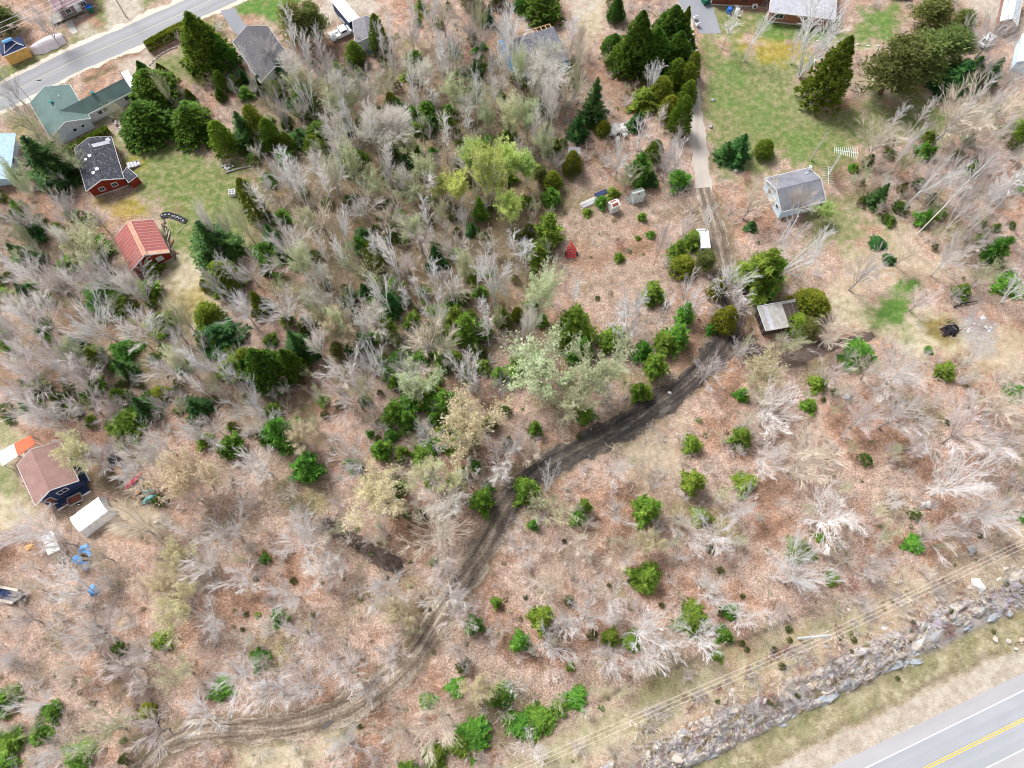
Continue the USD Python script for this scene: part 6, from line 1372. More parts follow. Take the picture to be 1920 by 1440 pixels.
for k in range(8):
    x0, x1_ = -L / 2 + k * L / 8 + .03, -L / 2 + (k + 1) * L / 8 - .03
    part("roof_sheet", slab(np.array([[x0, -W / 2 - .05, 2.2 + .012 * (k % 2)], [x1_, -W / 2 - .05, 2.2 + .012 * (k % 2)], [x1_, W / 2 - .4, 2.42 + .012 * (k % 2)], [x0, W / 2 - .4, 2.42 + .012 * (k % 2)]]), .025), ["grey_wood", "metal_grey", "grey_wood", "grey_wood"][k % 4] if k < 5 else "dark_wood", t)
part("fascia", cat([box((0, W / 2 + .02, 2.42), (L + .1, .06, .16)), box((-L / 2 - .03, 0, 2.3), (.06, W, .14))]), "pale_siding", t)
part("brace", cat([rod((-L / 2 + .15, y, 0), (-L / 2 - .15, y, 2.1), .05) for y in (-W * .4, -W * .1, W * .2, W * .42)]), "grey_wood", t)

# 17 white tarp shelter and the small torn one
q = np.array([P(u, v, 2.35) for u, v in ((148, 997), (202, 957), (182, 932), (130, 970))]); c = q.mean(0)
a = math.atan2(*(q[1] - q[0])[[1, 0]]); L, W = np.linalg.norm((q[1] - q[0])[:2]), np.linalg.norm((q[3] - q[0])[:2])
t = thing("tarp_shelter", "white tarp car shelter beside the brown-roofed house", "tarp shelter", (c[0], c[1], 0), a)
prof = [(-W / 2 - .35, 0.0), (-W / 2 - .12, 1.3), (-W / 2, 2.1), (-W * .3, 2.42), (0, 2.62), (W * .3, 2.5), (W / 2, 2.15), (W / 2 + .1, 1.3), (W / 2 + .3, 0)]
n = 17; xs = np.linspace(-L / 2, L / 2, n); g_ = []
for x in xs:
    for (y, z) in prof:
        sag = .07 * math.cos(x / L * 2 * np.pi * 4) * min(1, z / 2)
        g_.append([x + (.35 if abs(x) > L * .49 and z < .5 else 0) * np.sign(x), y + .08 * (meshkit.noise(np.array([x, y, z]) * 1.3, 2) - .5), z + sag * .6])
k = len(prof); i = (np.arange(n - 1)[:, None] * k + np.arange(k - 1)[None]).ravel()
part("cover", (np.array(g_), np.vstack([np.stack([i, i + k, i + k + 1], 1), np.stack([i, i + k + 1, i + 1], 1)])), "white_tarp", t, smooth=40)
for s in (-1, 1):
    e = np.array([[s * (L / 2 + .01 + (.3 if z < .5 else 0)), y, z] for y, z in prof]); m_ = np.array([[s * (L / 2 + .15), 0, 1.0]])
    part("end_wall", (np.vstack([m_, e]), np.array([[0, j + 1, j + 2] if s < 0 else [0, j + 2, j + 1] for j in range(k - 1)])), "clear_sheet", t)
part("hoop", cat([path_tube([(x, y * .985, z * .985) for y, z in prof], .035, 5) for x in np.linspace(-L / 2 + .1, L / 2 - .1, 5)]), "metal_grey", t)
q = np.array([P(u, v, 1.9) for u, v in ((91, 1041), (113, 1030), (98, 995), (76, 1006))]); c = q.mean(0); gq_ = q - [c[0], c[1], 0]
t = thing("torn_shelter", "small torn white tarp shelter on poles below the brown-roofed house", "tarp shelter", (c[0], c[1], 0))
for nm_, idx in (("cover", (0, .52)), ("cover", (.58, 1.0))):
    a0, a1 = idx
    qq = np.array([gq_[0] + (gq_[3] - gq_[0]) * a0, gq_[1] + (gq_[2] - gq_[1]) * a0, gq_[1] + (gq_[2] - gq_[1]) * a1, gq_[0] + (gq_[3] - gq_[0]) * a1])
    m = trimesh.Trimesh(*slab(qq, .03)).subdivide().subdivide().subdivide(); v = np.array(m.vertices); v[:, 2] += .5 * (meshkit.noise(v * .9, 9) - .5)
    part(nm_, (v, np.array(m.faces)), "white_tarp", t, smooth=40)
for p in gq_:
    part("pole", rod((p[0], p[1], 0), (p[0], p[1], 1.95), .035), "metal_grey", t)
part("frame", cat([rod(gq_[i] - [0, 0, .06], gq_[(i + 1) % 4] - [0, 0, .06], .03) for i in range(4)] + [rod(gq_[0] - [0, 0, .06], gq_[0] + [1.6, -2.4, -1.9], .03), rod(gq_[1] - [0, 0, .06], gq_[1] + [1.2, -1.8, -1.9], .03)]), "metal_grey", t)


# ------------------------------------------------------------------ yard things
def heading(u0, v0, u1, v1):
    d = G(u1, v1) - G(u0, v0)
    return math.atan2(d[1], d[0])


def wheel(c, r=.32, w=.2, axis_y=True):
    p = np.array(c, float); d = np.array([0, w / 2, 0]) if axis_y else np.array([w / 2, 0, 0])
    return rod(p - d, p + d, r, 14)


def draped(size, seed, amp=.35, n=15):
    """Irregular heap covered by a sheet."""
    g_ = []
    for i in range(n):
        for j in range(n):
            x, y = -1 + 2 * i / (n - 1), -1 + 2 * j / (n - 1)
            x, y = x * math.sqrt(1 - y * y / 2), y * math.sqrt(1 - x * x / 2)
            r = math.hypot(x, y)
            z = max(.0, 1 - r ** 2.2) * (.6 + amp * 2 * meshkit.noise(np.array([x * 1.7 + seed, y * 1.7, 0.0]), seed)) + .10 * meshkit.noise(np.array([x * 5, y * 5, seed * 1.0]), seed)
            e = .6 + .75 * meshkit.noise(np.array([x * 2.1 + 3 * seed, y * 2.1, 1.0]), seed)
            g_.append([x * size[0] * e, y * size[1] * e, .03 + z * size[2]])
    i = (np.arange(n - 1)[:, None] * n + np.arange(n - 1)[None]).ravel()
    v = np.array(g_); k = len(v)
    f = np.vstack([np.stack([i, i + n, i + n + 1], 1), np.stack([i, i + n + 1, i + 1], 1)])
    return v, f


c = G(156, 1048); t = thing("torn_blue_tarp", "ragged light blue tarp heaped over something among bare branches", "tarp", c, .4)
part("tarp", draped((1.25, 1.5, .7), 4, .6, 19), "blue_tarp", t); dv, df = draped((.8, .7, .5), 13, .6, 13); part("tarp_flap", (dv + [.5, 1.4, 0], df), "blue_tarp", t); part("load", blob((.2, 0, .35), (.8, 1.0, .5), 5, 2), "dark_wood", t)
c = G(175, 1108); t = thing("blue_barrel_tarp", "crumpled small blue tarp over a bin beside a whitish bare tree", "tarp", c, .2)
part("tarp", draped((.75, .85, .8), 7, .6), "blue_tarp", t); part("bin", rod((0, 0, 0), (0, 0, .5), .4, 12), "car_dark", t)
t = thing("dark_trailer", "dark old open trailer with tan side rails at the left edge", "trailer", G(18, 1116), heading(0, 1112, 46, 1121))
part("bed", box((-.3, 0, .62), (4.2, 1.5, .16)), "navy", t); part("load", cat([blob((x, y, .78), (.5, .4, .2), i, 1) for i, (x, y) in enumerate([(-1.6, .2), (-.7, -.2), (.2, .2), (1.0, -.1)])]), "navy", t)
for s in (-1, 1):
    part("side_rail", box((-.5, s * .9, .8), (4.0, .38, .36)), "car_tan", t)
for sx in (-1.4, 1.2):
    for s in (-1, 1):
        w_ = part("wheel", wheel((sx, s * .92, .34), .34, .22), "black_rubber", t); part("rim", wheel((sx, s * .97, .34), .18, .22), "metal_grey", w_)
part("engine", cat([blob((2.2, 0, .7), (.55, .62, .42), 3, 2), box((2.5, .3, .6), (.5, .3, .3))]), "car_dark", t)
part("bumper", rod((2.85, -.7, .45), (2.85, .7, .45), .07), "metal_grey", t)
t = thing("utility_trailer", "small rusty box trailer between the brown-roofed house and white shelter", "trailer", G(145, 938), heading(134, 942, 155, 932))
part("floor", box((0, 0, .5), (2.1, 1.3, .08)), "rust", t)
for nm_, cc, ss in (("side_board", (0, .66, .72), (2.1, .06, .4)), ("side_board", (0, -.66, .72), (2.1, .06, .4)), ("tail_board", (1.05, 0, .72), (.06, 1.3, .4)), ("front_board", (-1.05, 0, .72), (.06, 1.3, .4))):
    part(nm_, box(cc, ss), "grey_wood", t)
for s in (-1, 1):
    w_ = part("wheel", wheel((.1, s * .8, .3), .3, .18), "black_rubber", t); part("rim", wheel((.1, s * .83, .3), .16, .16), "white_paint", w_)
part("drawbar", cat([rod((-1.05, -.5, .45), (-2.2, 0, .4), .05), rod((-1.05, .5, .45), (-2.2, 0, .4), .05)]), "rust", t)
t = thing("covered_machine", "machine under a pale teal cover at the end of the yard", "covered machine", G(281, 936), heading(268, 942, 294, 932))
part("cover", draped((1.25, .75, 1.1), 11), "teal_cover", t, smooth=40); part("skid", cat([rod((-1.3, s * .5, .08), (1.2, s * .5, .08), .07) for s in (-1, 1)]), "car_dark", t); part("second_cover", draped((.9, .35, .8), 12)[0:1] and (draped((.9, .35, .8), 12)[0] + [0, 1.25, 0], draped((.9, .35, .8), 12)[1]), "teal_cover", t, smooth=40)
t = thing("red_canoe", "pinkish-red upturned small boat in the brush beside the yard", "boat", G(251, 903), heading(241, 913, 262, 893))
part("hull", blob((0, 0, .28), (1.7, .42, .3), 2, 3, .03), "pink_red", t, smooth=True); part("keel", rod((-1.5, 0, .56), (1.5, 0, .56), .03), "rust", t)
part("seat", cat([box((x, 0, .1), (.2, .7, .05)) for x in (-.6, .6)]), "grey_wood", t)
t = thing("orange_mower", "small orange yard machine beside the teal-covered machine", "mower", G(260, 924), .3)
part("body", blob((0, 0, .4), (.5, .32, .28), 1, 2, .08), "orange_paint", t, smooth=True); part("wheel", cat([wheel((x, s * .36, .2), .2, .12) for x in (-.3, .3) for s in (-1, 1)]), "black_rubber", t); part("handle", path_tube([(-.45, .2, .5), (-.95, .2, .95), (-.95, -.2, .95), (-.45, -.2, .5)], .025, 5), "car_dark", t)
t = thing("brush_heap", "dark brush heap with orange dead leaves in the left yard", "brush heap", G(224, 880), heading(210, 862, 242, 905))
rng = np.random.default_rng(9)
p0 = rng.normal(size=(260, 3)) * [1.5, .8, .1] + [0, 0, .15]; d = unit(rng.normal(size=(260, 3)) * [1, 1, .4]); part("branches", frusta(p0, p0 + d * rng.uniform(.6, 1.6, (260, 1)) + [0, 0, .2], .03, .012, 4), "dark_wood", t)
part("black_sheet", (draped((1.6, 1.1, .7), 6)[0] + [-1.0, .1, 0], draped((1.6, 1.1, .7), 6)[1]), "charcoal", t, smooth=40)
part("dead_leaves", (draped((1.3, .75, .95), 8)[0] + [.5, -.1, 0], draped((1.3, .75, .95), 8)[1]), "dead_orange", t)
t = thing("yellow_sheet", "faded yellow sheet lying beside the torn white shelter", "sheet", G(55, 1026), .2); part("sheet", draped((.7, .65, .3), 3), "raw_wood", t); part("peg", cat([rod((x, y, 0), (x, y, .25), .02) for x, y in ((-.6, -.5), (.6, .5))]), "grey_wood", t)
t = thing("plank_stack", "short stack of pale sawn planks in the lower left wood", "planks", G(232, 1166), heading(224, 1172, 238, 1160))
for k in range(6):
    part("plank", box((.06 * (k % 3), -.4 + .16 * k, .08 + .05 * (k % 2)), (1.7 - .12 * (k % 2), .13, .06)), "yellow_wood" if k % 2 else "pale_wood", t)
t = thing("yard_box", "white square box with a dark open top on the lawn", "yard box", G(437, 364), .12)
part("side", cat([box((0, s * .5, .4), (1.1, .1, .8)) for s in (-1, 1)] + [box((s * .5, 0, .4), (.1, .9, .8)) for s in (-1, 1)]), "white_paint", t); part("lid", box((0, 0, .7), (.88, .88, .06)), "slate_shingle", t); part("lid_bar", cat([box((0, 0, .75), (.06, .88, .04)), box((0, 0, .755), (.88, .06, .04))]), "white_paint", t)
# edged flower bed
bed = [(301, 405), (306, 400), (318, 399), (334, 404), (351, 412), (347, 420), (330, 412), (316, 407), (304, 410)]
q = np.array([G(u, v) for u, v in bed]); c = q.mean(0)
t = thing("flower_bed", "curved flower bed edged in black with pale stones beside the barn", "flower bed", c)
v, f = trimesh.creation.triangulate_polygon(Polygon((q - c)[:, :2]), engine="earcut"); v, f = prism((q - c)[:, :2], 0, .16); part("soil", (v, f), "charcoal", t)
part("edging", path_tube(np.vstack([q - c, (q - c)[:1]]) + [0, 0, .16], .09, 5), "car_dark", t)
for k, (u, vv) in enumerate([(305, 405), (311, 404), (318, 403.5), (324, 406), (328, 407), (332, 409), (334, 408), (337, 411), (340, 411), (344, 415)]):
    p = G(u, vv) - c; part("stone", rock((p[0], p[1], .22), (.22, .2, .16), 40 + k), "boulder_grey", t)
t = thing("lawn_pole", "thin pale pole lying on the lawn beside the flower bed", "pole", G(340, 430), heading(332, 437, 349, 421)); part("shaft", rod((-1.3, 0, .06), (1.3, 0, .06), .05), "pale_wood", t); part("end_cap", rod((1.3, 0, .06), (1.36, 0, .06), .07), "grey_wood", t)
t = thing("stone_pile", "grey stones and stump piled at the lawn's upper edge", "stone pile", G(424, 314), .1)
for k in range(7):
    part("stone", rock((rng.normal() * .6, rng.normal() * .4, .2), tuple(rng.uniform(.25, .5, 3) * [1, 1, .7]), 60 + k), "boulder_grey", t)
t = thing("lawn_log", "bleached fallen log at the lawn's upper right edge", "log", G(448, 318), heading(434, 322, 478, 310)); part("log", frusta([[-2.4, 0, .18], [0, .1, .16]], [[0, .1, .16], [2.4, -.1, .14]], [.17, .15], [.15, .09], 8), "grey_wood", t); part("limb", frusta([[.4, .05, .2]], [[1.2, .6, .4]], .06, .02, 5), "grey_wood", t)

# middle clearing
t = thing("lumber_pile", "pile of long pale boards in the clearing left of the white shed", "lumber pile", G(1104, 381), heading(1086, 390, 1122, 374))
for k in range(11):
    part("board", rotz(box((0, -.55 + .11 * k, .12 + .07 * (k % 3)), (3.6 - .35 * (k % 4), .17, .05)), .03 * (k % 3 - 1)), ["pale_wood", "metal_grey", "clear_sheet", "white_paint"][k % 4], t)
t = thing("lying_board", "dark blue-black board lying on the leaves above the lumber pile", "panel", G(1127, 363), heading(1114, 368, 1138, 358)); part("board", box((0, 0, .14), (2.6, .9, .1)), "navy", t); part("batten", cat([box((x, 0, .21), (.08, .86, .04)) for x in (-.9, .9)]), "car_dark", t)
t = thing("side_ramp", "small grey ramp leaning on the mossy-roofed shed's left wall", "ramp", G(1178, 377), heading(1173, 372, 1183, 384)); part("ramp_board", hexa(np.array([[-.8, -.4, 0], [.8, -.4, 0], [.8, .4, .25], [-.8, .4, .25]]), np.array([[-.8, -.4, .06], [.8, -.4, .06], [.8, .4, .31], [-.8, .4, .31]])), "grey_wood", t); part("cleat", cat([box((-.5 + k * .5, 0, .24), (.06, .78, .06)) for k in range(3)]), "dark_wood", t)
t = thing("red_harrow", "red steel harrow with two wheels lying in the leaf-strewn clearing", "harrow", G(1071, 474), heading(1071, 487, 1070, 458))
for k in range(5):
    y = -.72 + .36 * k; xm = .75 if abs(y) > .5 else (1.15 if abs(y) > .2 else 1.5)
    part("long_bar", rod((-1.25, y, .4), (xm, y, .4), .075), "red_paint", t)
part("cross_bar", cat([rod((x, -.75, .48), (x, .75, .48), .07) for x in (-1.2, -.65, -.1, .4)]), "red_paint", t)
part("nose", cat([rod((.7, -.75, .42), (1.75, 0, .45), .08), rod((.7, .75, .42), (1.75, 0, .45), .08), rod((1.75, 0, .45), (2.3, 0, .5), .06)]), "red_paint", t)
part("tooth", cat([frusta([[x, y, .4]], [[x - .1, y, 0]], .035, 0, 4) for x in (-1.1, -.6, -.1, .4) for y in (-.6, -.2, .2, .6)]), "rust", t)
for s in (-1, 1):
    w_ = part("wheel", wheel((-.35, s * 1.0, .34), .34, .22), "black_rubber", t); part("hub", wheel((-.35, s * 1.06, .34), .13, .2), "red_paint", w_)
t = thing("rock_heap", "heap of pale grey boulders between the fir and olive cedars", "rock heap", G(1157, 250), .5)
rng = np.random.default_rng(31)
for k in range(15):
    part("boulder", rock((rng.normal() * 1.5, rng.normal() * .9, .5 + .3 * rng.random()), tuple(rng.uniform(.5, 1.15, 3) * [1, 1, .8]), 80 + k, rng.uniform(0, 3)), ["rock_pale", "boulder_grey", "rock_pale"][k % 3], t)
t = thing("fire_ring", "small dark stone fire ring on the bare ground", "fire ring", G(1139, 211), 0)
for k in range(9):
    part("stone", rock((.55 * math.cos(k * .7), .55 * math.sin(k * .7), .12), (.2, .17, .15), 100 + k), "dark_wood" if k % 2 else "boulder_grey", t)
part("embers", lathe([(0, .06), (.42, .04), (.45, 0)], (0, 0, 0), 12), "charcoal", t)
t = thing("white_stakes", "pair of short white stakes above the lean-to shed's clearing", "stakes", G(1099, 280), 0); part("stake", rod((0, 0, 0), (0, 0, .9), .06), "white_paint", t); part("stake", rod((1.9, -.2, 0), (1.9, -.2, .9), .06), "white_paint", t); part("string", rod((0, 0, .7), (1.9, -.2, .7), .012), "white_paint", t)


# vehicles
def car_body(profile, width, tuck=.16):
    """Side profile (x, z) extruded and pinched towards the roof."""
    v, f = prism(profile, -width / 2, width / 2)
    v = v[:, [0, 2, 1]]; f = f[:, ::-1]
    zt = np.clip((v[:, 2] - .95) / .7, 0, 1)
    v[:, 1] *= 1 - tuck * zt
    return v, f


def add_wheels(t, xs, y, r=.33):
    for x in xs:
        for s in (-1, 1):
            w_ = part("wheel", wheel((x, s * y, r), r, .22), "black_rubber", t); part("rim", wheel((x, s * (y + .03), r), r * .6, .2), "metal_grey", w_)


t = thing("white_van", "white van parked beneath a forked birch beside the lane", "van", G(1316, 455), heading(1318, 470, 1314, 432))
part("body", car_body([(-2.4, .35), (2.3, .35), (2.4, .8), (1.9, 1.15), (1.2, 1.95), (-2.3, 2.0), (-2.4, 1.6)], 1.95, .12), "car_white", t)
part("windscreen", hexa(np.array([[1.26, -.75, 1.86], [1.26, .75, 1.86], [1.24, .75, 1.9], [1.24, -.75, 1.9]]) - [0, 0, 0], np.array([[1.86, -.82, 1.19], [1.86, .82, 1.19], [1.9, .82, 1.2], [1.9, -.82, 1.2]])[[0, 1, 2, 3]]), "glass_dark", t)
part("rear_window", box((-2.39, 0, 1.45), (.06, 1.35, .5)), "glass_dark", t); part("side_window", cat([box((0.5, s * .93, 1.5), (1.2, .06, .42)) for s in (-1, 1)]), "glass_dark", t); part("bumper", cat([box((-2.45, 0, .5), (.16, 1.9, .2)), box((2.42, 0, .5), (.16, 1.85, .2))]), "car_white", t)
part("tail_light", cat([box((-2.41, s * .85, 1.0), (.05, .14, .4)) for s in (-1, 1)]), "red_paint", t); add_wheels(t, (-1.5, 1.5), .88)
t = thing("white_pickup", "white pickup truck with a loaded bed below the white box trailer", "pickup truck", G(643, 66), heading(628, 74, 660, 59))
part("body", car_body([(-2.6, .45), (2.5, .45), (2.6, .85), (2.5, 1.05), (1.35, 1.1), (.9, 1.7), (-.5, 1.75), (-.75, 1.1), (-2.6, 1.1)], 1.9, .14), "car_white", t)
part("windscreen", box((1.12, 0, 1.42), (.12, 1.4, .5)), "glass_dark", t); part("rear_window", box((-.66, 0, 1.42), (.1, 1.3, .4)), "glass_dark", t); part("side_window", cat([box((.2, s * .89, 1.42), (1.0, .06, .36)) for s in (-1, 1)]), "glass_dark", t)
part("bed_load", cat([blob((-1.2, .3, 1.2), (.4, .35, .25), 1, 2), blob((-1.9, -.3, 1.2), (.4, .4, .3), 2, 2), box((-1.7, .4, 1.2), (.7, .5, .3))]), "white_tarp", t); part("bumper", cat([box((x, 0, .55), (.14, 1.8, .18)) for x in (-2.65, 2.62)]), "metal_grey", t); add_wheels(t, (-1.7, 1.7), .86, .36)
t = thing("white_car", "white car half hidden under bare branches near the top right", "car", G(1848, 80), heading(1836, 92, 1862, 66))
part("body", car_body([(-2.2, .35), (2.2, .35), (2.25, .7), (1.9, .88), (1.0, .95), (.4, 1.42), (-1.1, 1.45), (-1.8, 1.0), (-2.2, .9)], 1.8, .22), "car_white", t)
part("windscreen", hexa(np.array([[.98, -.7, .98], [.98, .7, .98], [1.02, .7, 1.0], [1.02, -.7, 1.0]]), np.array([[.42, -.6, 1.40], [.42, .6, 1.40], [.46, .6, 1.43], [.46, -.6, 1.43]])), "glass_dark", t); part("rear_window", hexa(np.array([[-1.76, -.66, 1.06], [-1.72, -.66, 1.04], [-1.72, .66, 1.04], [-1.76, .66, 1.06]]), np.array([[-1.2, -.56, 1.44], [-1.14, -.56, 1.42], [-1.14, .56, 1.42], [-1.2, .56, 1.44]])), "glass_dark", t); part("side_window", cat([box((-.3, s * .78, 1.18), (1.5, .06, .3)) for s in (-1, 1)]), "glass_dark", t)
part("headlight", cat([box((2.18, s * .65, .68), (.1, .3, .14)) for s in (-1, 1)]), "white_plastic", t); add_wheels(t, (-1.35, 1.4), .82, .31)
t = thing("dark_car", "dark car cut by the top edge beside the pines", "car", G(1687, -6), heading(1676, -8, 1697, -6))
part("body", car_body([(-2.2, .35), (2.2, .35), (2.25, .7), (1.9, .88), (1.0, .95), (.4, 1.42), (-1.1, 1.45), (-1.8, 1.0), (-2.2, .9)], 1.8, .22), "car_dark", t); part("side_window", cat([box((-.3, s * .78, 1.18), (1.5, .06, .3)) for s in (-1, 1)]), "glass_dark", t); add_wheels(t, (-1.35, 1.4), .82, .31)
t = thing("box_trailer", "long white-roofed trailer with dark walls parked on the sandy yard", "trailer", G(650, 36), heading(666, 48, 636, 12))
v, f = prism([(-4.0, -1.15), (2.8, -1.15), (3.8, -.6), (4.0, 0), (3.8, .6), (2.8, 1.15), (-4.0, 1.15)], .55, 2.7); part("wall", (v, f), "navy", t)
v, f = prism([(-4.05, -1.2), (2.82, -1.2), (3.85, -.64), (4.06, 0), (3.85, .64), (2.82, 1.2), (-4.05, 1.2)], 2.705, 2.82); part("roof", (v, f), "white_plastic", t)
part("roof_seam", box((0, 0, 2.835), (6.6, .06, .02)), "car_dark", t); part("rear_door", cat([box((-4.02, s * .55, 1.6), (.05, .95, 1.9)) for s in (-1, 1)]), "car_dark", t); part("drawbar", rod((3.9, 0, .6), (5.2, 0, .5), .07), "metal_grey", t); part("fender", cat([box((-.6, s * 1.22, .75), (1.9, .16, .25)) for s in (-1, 1)]), "metal_grey", t); add_wheels(t, (-1.1, -.1), 1.1, .33)
t = thing("red_dumpster", "small red bin at the taupe-roofed building's lower corner", "bin", G(680, 78), .5); part("box", hexa(np.array([[-.7, -.5, .05], [.7, -.5, .05], [.7, .5, .05], [-.7, .5, .05]]), np.array([[-.85, -.62, 1.0], [.85, -.62, 1.0], [.85, .62, 1.0], [-.85, .62, 1.0]])), "red_paint", t); part("lid", slab(np.array([[-.88, -.65, 1.06], [.88, -.65, 1.06], [.88, .65, 1.2], [-.88, .65, 1.2]]), .05), "red_paint", t)
t = thing("teal_tub", "teal tub among the trees below the taupe-roofed building", "tub", G(696, 99), 0); part("tub", lathe([(0, .05), (.55, .05), (.7, .6), (.63, .6), (.5, .12), (0, .12)], k=16), "teal_cover", t); part("rim", lathe([(.63, .58), (.74, .58), (.74, .64), (.63, .64), (.63, .58)], k=16), "teal_paint", t)


def bin_(name, label, u, v, body, lid, r=.36, h=1.0, catg="bin"):
    t = thing(name, label, catg, G(u, v), .4)
    part("bin_body", hexa(np.array([[-r * .8, -r * .8, .06], [r * .8, -r * .8, .06], [r * .8, r * .8, .06], [-r * .8, r * .8, .06]]), np.array([[-r, -r, h], [r, -r, h], [r, r, h], [-r, r, h]])), body, t)
    part("lid", slab(np.array([[-r * 1.1, -r * 1.1, h + .04], [r * 1.1, -r * 1.1, h + .04], [r * 1.1, r * 1.1, h + .12], [-r * 1.1, r * 1.1, h + .12]]), .05), lid, t)
    part("wheel", cat([wheel((s * r * .7, -r * .9, .12), .12, .08) for s in (-1, 1)]), "black_rubber", t)


bin_("wheeled_bin", "green wheeled bin with a blue lid beside the gravel drive", 172, 22, "green_plastic", "blue_plastic", .5, 1.25)
bin_("wheeled_bin", "small dark green wheeled bin at the top left edge", 158, 7, "green_plastic", "green_plastic", .4, 1.1)
bin_("waste_bin", "large dark green bin at the top edge beside the paved yard", 1322, 5, "green_plastic", "green_plastic", .8, 1.3)
t = thing("blue_barrel", "bright blue barrel in front of the dark red house", "barrel", G(1366, 24), 0); part("barrel", lathe([(0, 0), (.42, 0), (.5, .3), (.52, .65), (.48, 1.15), (.45, 1.2), (0, 1.2)], k=18), "blue_plastic", t); part("hoop", cat([lathe([(.52, z), (.56, z), (.56, z + .07), (.52, z + .07), (.52, z)], k=18) for z in (.35, .8)]), "blue_plastic", t)
t = thing("white_drum", "white propane-like drum beside the blue barrel", "drum", G(1380, 28), 0); part("drum", lathe([(0, .1), (.35, .12), (.42, .3), (.42, 1.35), (.35, 1.5), (0, 1.55)], k=18), "white_plastic", t); part("valve", lathe([(0, 1.55), (.14, 1.55), (.14, 1.7), (0, 1.7)], k=10), "metal_grey", t); part("foot_ring", lathe([(.3, 0), (.36, 0), (.36, .12), (.3, .12), (.3, 0)], k=16), "metal_grey", t)
t = thing("outdoor_unit", "white boxy outdoor unit in front of the dark red house", "outdoor unit", G(1414, 15), .1); part("case", box((0, 0, .5), (1.0, .5, .8)), "white_plastic", t); part("grille", lathe([(0, 0), (.3, 0), (.3, .03), (0, .03)], k=14) and rotz((lathe([(0, 0), (.3, 0), (.3, .03), (0, .03)], k=14)[0][:, [0, 2, 1]] * [1, -1, 1] + [0, -.25, .5], lathe([(0, 0), (.3, 0), (.3, .03), (0, .03)], k=14)[1]), 0), "car_dark", t); part("stand", cat([box((s * .4, 0, .05), (.08, .5, .1)) for s in (-1, 1)]), "metal_grey", t)
for k, (u, v, lb) in enumerate([(1303, 36, "upper white garden chair on the grey paved yard"), (1307, 49, "lower white garden chair on the grey paved yard")]):
    t = thing("garden_chair", lb, "chair", G(u, v), 1.7 + .2 * k)
    part("seat", box((0, 0, .42), (.66, .66, .07)), "white_plastic", t); part("backrest", box((-.36, 0, .78), (.08, .66, .72)), "white_plastic", t)
    for sx, sy in ((-1, -1), (-1, 1), (1, -1), (1, 1)):
        part("leg", rod((sx * .28, sy * .28, 0), (sx * .26, sy * .26, .4), .035), "white_plastic", t)
    part("armrest", cat([box((0, s * .34, .62), (.6, .07, .05)) for s in (-1, 1)]), "white_plastic", t)
t = thing("yellow_cart", "small yellow yard cart under the pines at the upper right", "cart", G(1801, 66), .6); part("tray", hexa(np.array([[-.5, -.35, .35], [.5, -.35, .35], [.5, .35, .35], [-.5, .35, .35]]), np.array([[-.65, -.45, .75], [.65, -.45, .75], [.65, .45, .75], [-.65, .45, .75]])), "yellow_paint", t); part("wheel", wheel((.4, 0, .2), .2, .1), "black_rubber", t); part("handle", cat([rod((-.5, s * .3, .5), (-1.2, s * .3, .65), .03) for s in (-1, 1)]), "yellow_paint", t)
t = thing("blue_slide", "violet-blue play slide near the top right corner", "slide", G(1876, 48), 1.2); part("chute", hexa(np.array([[-.9, -.3, .1], [.8, -.3, 1.2], [.8, .3, 1.2], [-.9, .3, .1]]), np.array([[-.9, -.3, .2], [.8, -.3, 1.3], [.8, .3, 1.3], [-.9, .3, .2]])), "violet_blue", t); part("side_wall", cat([hexa(np.array([[-.9, s * .33 - .03, .1], [.8, s * .33 - .03, 1.2], [.8, s * .33 + .03, 1.2], [-.9, s * .33 + .03, .1]]), np.array([[-.9, s * .33 - .03, .35], [.8, s * .33 - .03, 1.45], [.8, s * .33 + .03, 1.45], [-.9, s * .33 + .03, .35]])) for s in (-1, 1)]), "violet_blue", t); part("ladder", cat([rod((1.2, s * .3, 0), (.8, s * .3, 1.4), .03) for s in (-1, 1)] + [rod((1.2 - .1 * k, -.3, .3 * k), (1.2 - .1 * k, .3, .3 * k), .025) for k in range(1, 4)]), "metal_grey", t)
t = thing("dark_stump", "dark round stump beside the big cedar on the right lawn", "stump", G(1570, 190), 0); part("stump", lathe([(0, .5), (.5, .5), (.55, .35), (.62, .1), (.8, 0)], k=14), "dark_wood", t); part("cut_face", lathe([(0, .515), (.46, .515), (.46, .503), (0, .503)], k=14), "grey_wood", t)
t = thing("lawn_stone", "row of bleached stones across the right lawn's top edge", "stones", G(1590, 83), heading(1520, 78, 1660, 88))
for k in range(9):
    part("stone", rock((-8 + 2 * k, rng.normal() * .3, .1), (.5, .25, .18), 120 + k), "rock_pale", t)

# burnt wood pile
t = thing("charred_pile", "charred black wood pile ringed by scorched orange grass", "burnt pile", G(1781, 618), .35)
rng = np.random.default_rng(14)
part("ash_mound", draped((1.6, 1.25, .7), 21), "charcoal", t)
for k in range(46):
    p = rng.normal(size=2) * [.8, .6]; a_ = rng.normal() * .35; l_ = rng.uniform(.6, 1.5)
    part("charred_stick", frusta([[p[0] - math.cos(a_) * l_ / 2, p[1] - math.sin(a_) * l_ / 2, .45 + .2 * rng.random()]], [[p[0] + math.cos(a_) * l_ / 2, p[1] + math.sin(a_) * l_ / 2, .45 + .25 * rng.random()]], .05, .035, 5), "charcoal", t)
for k in range(34):
    a_ = math.pi + rng.normal() * .5; r_ = rng.uniform(1.0, 2.0); p = np.array([math.cos(a_) * r_, math.sin(a_) * r_ * 1.1])
    part("unburnt_stick", frusta([[p[0], p[1], .12]], [[p[0] * .55, p[1] * .75, .35]], .035, .02, 4), "rust" if k % 3 else "pale_wood", t)
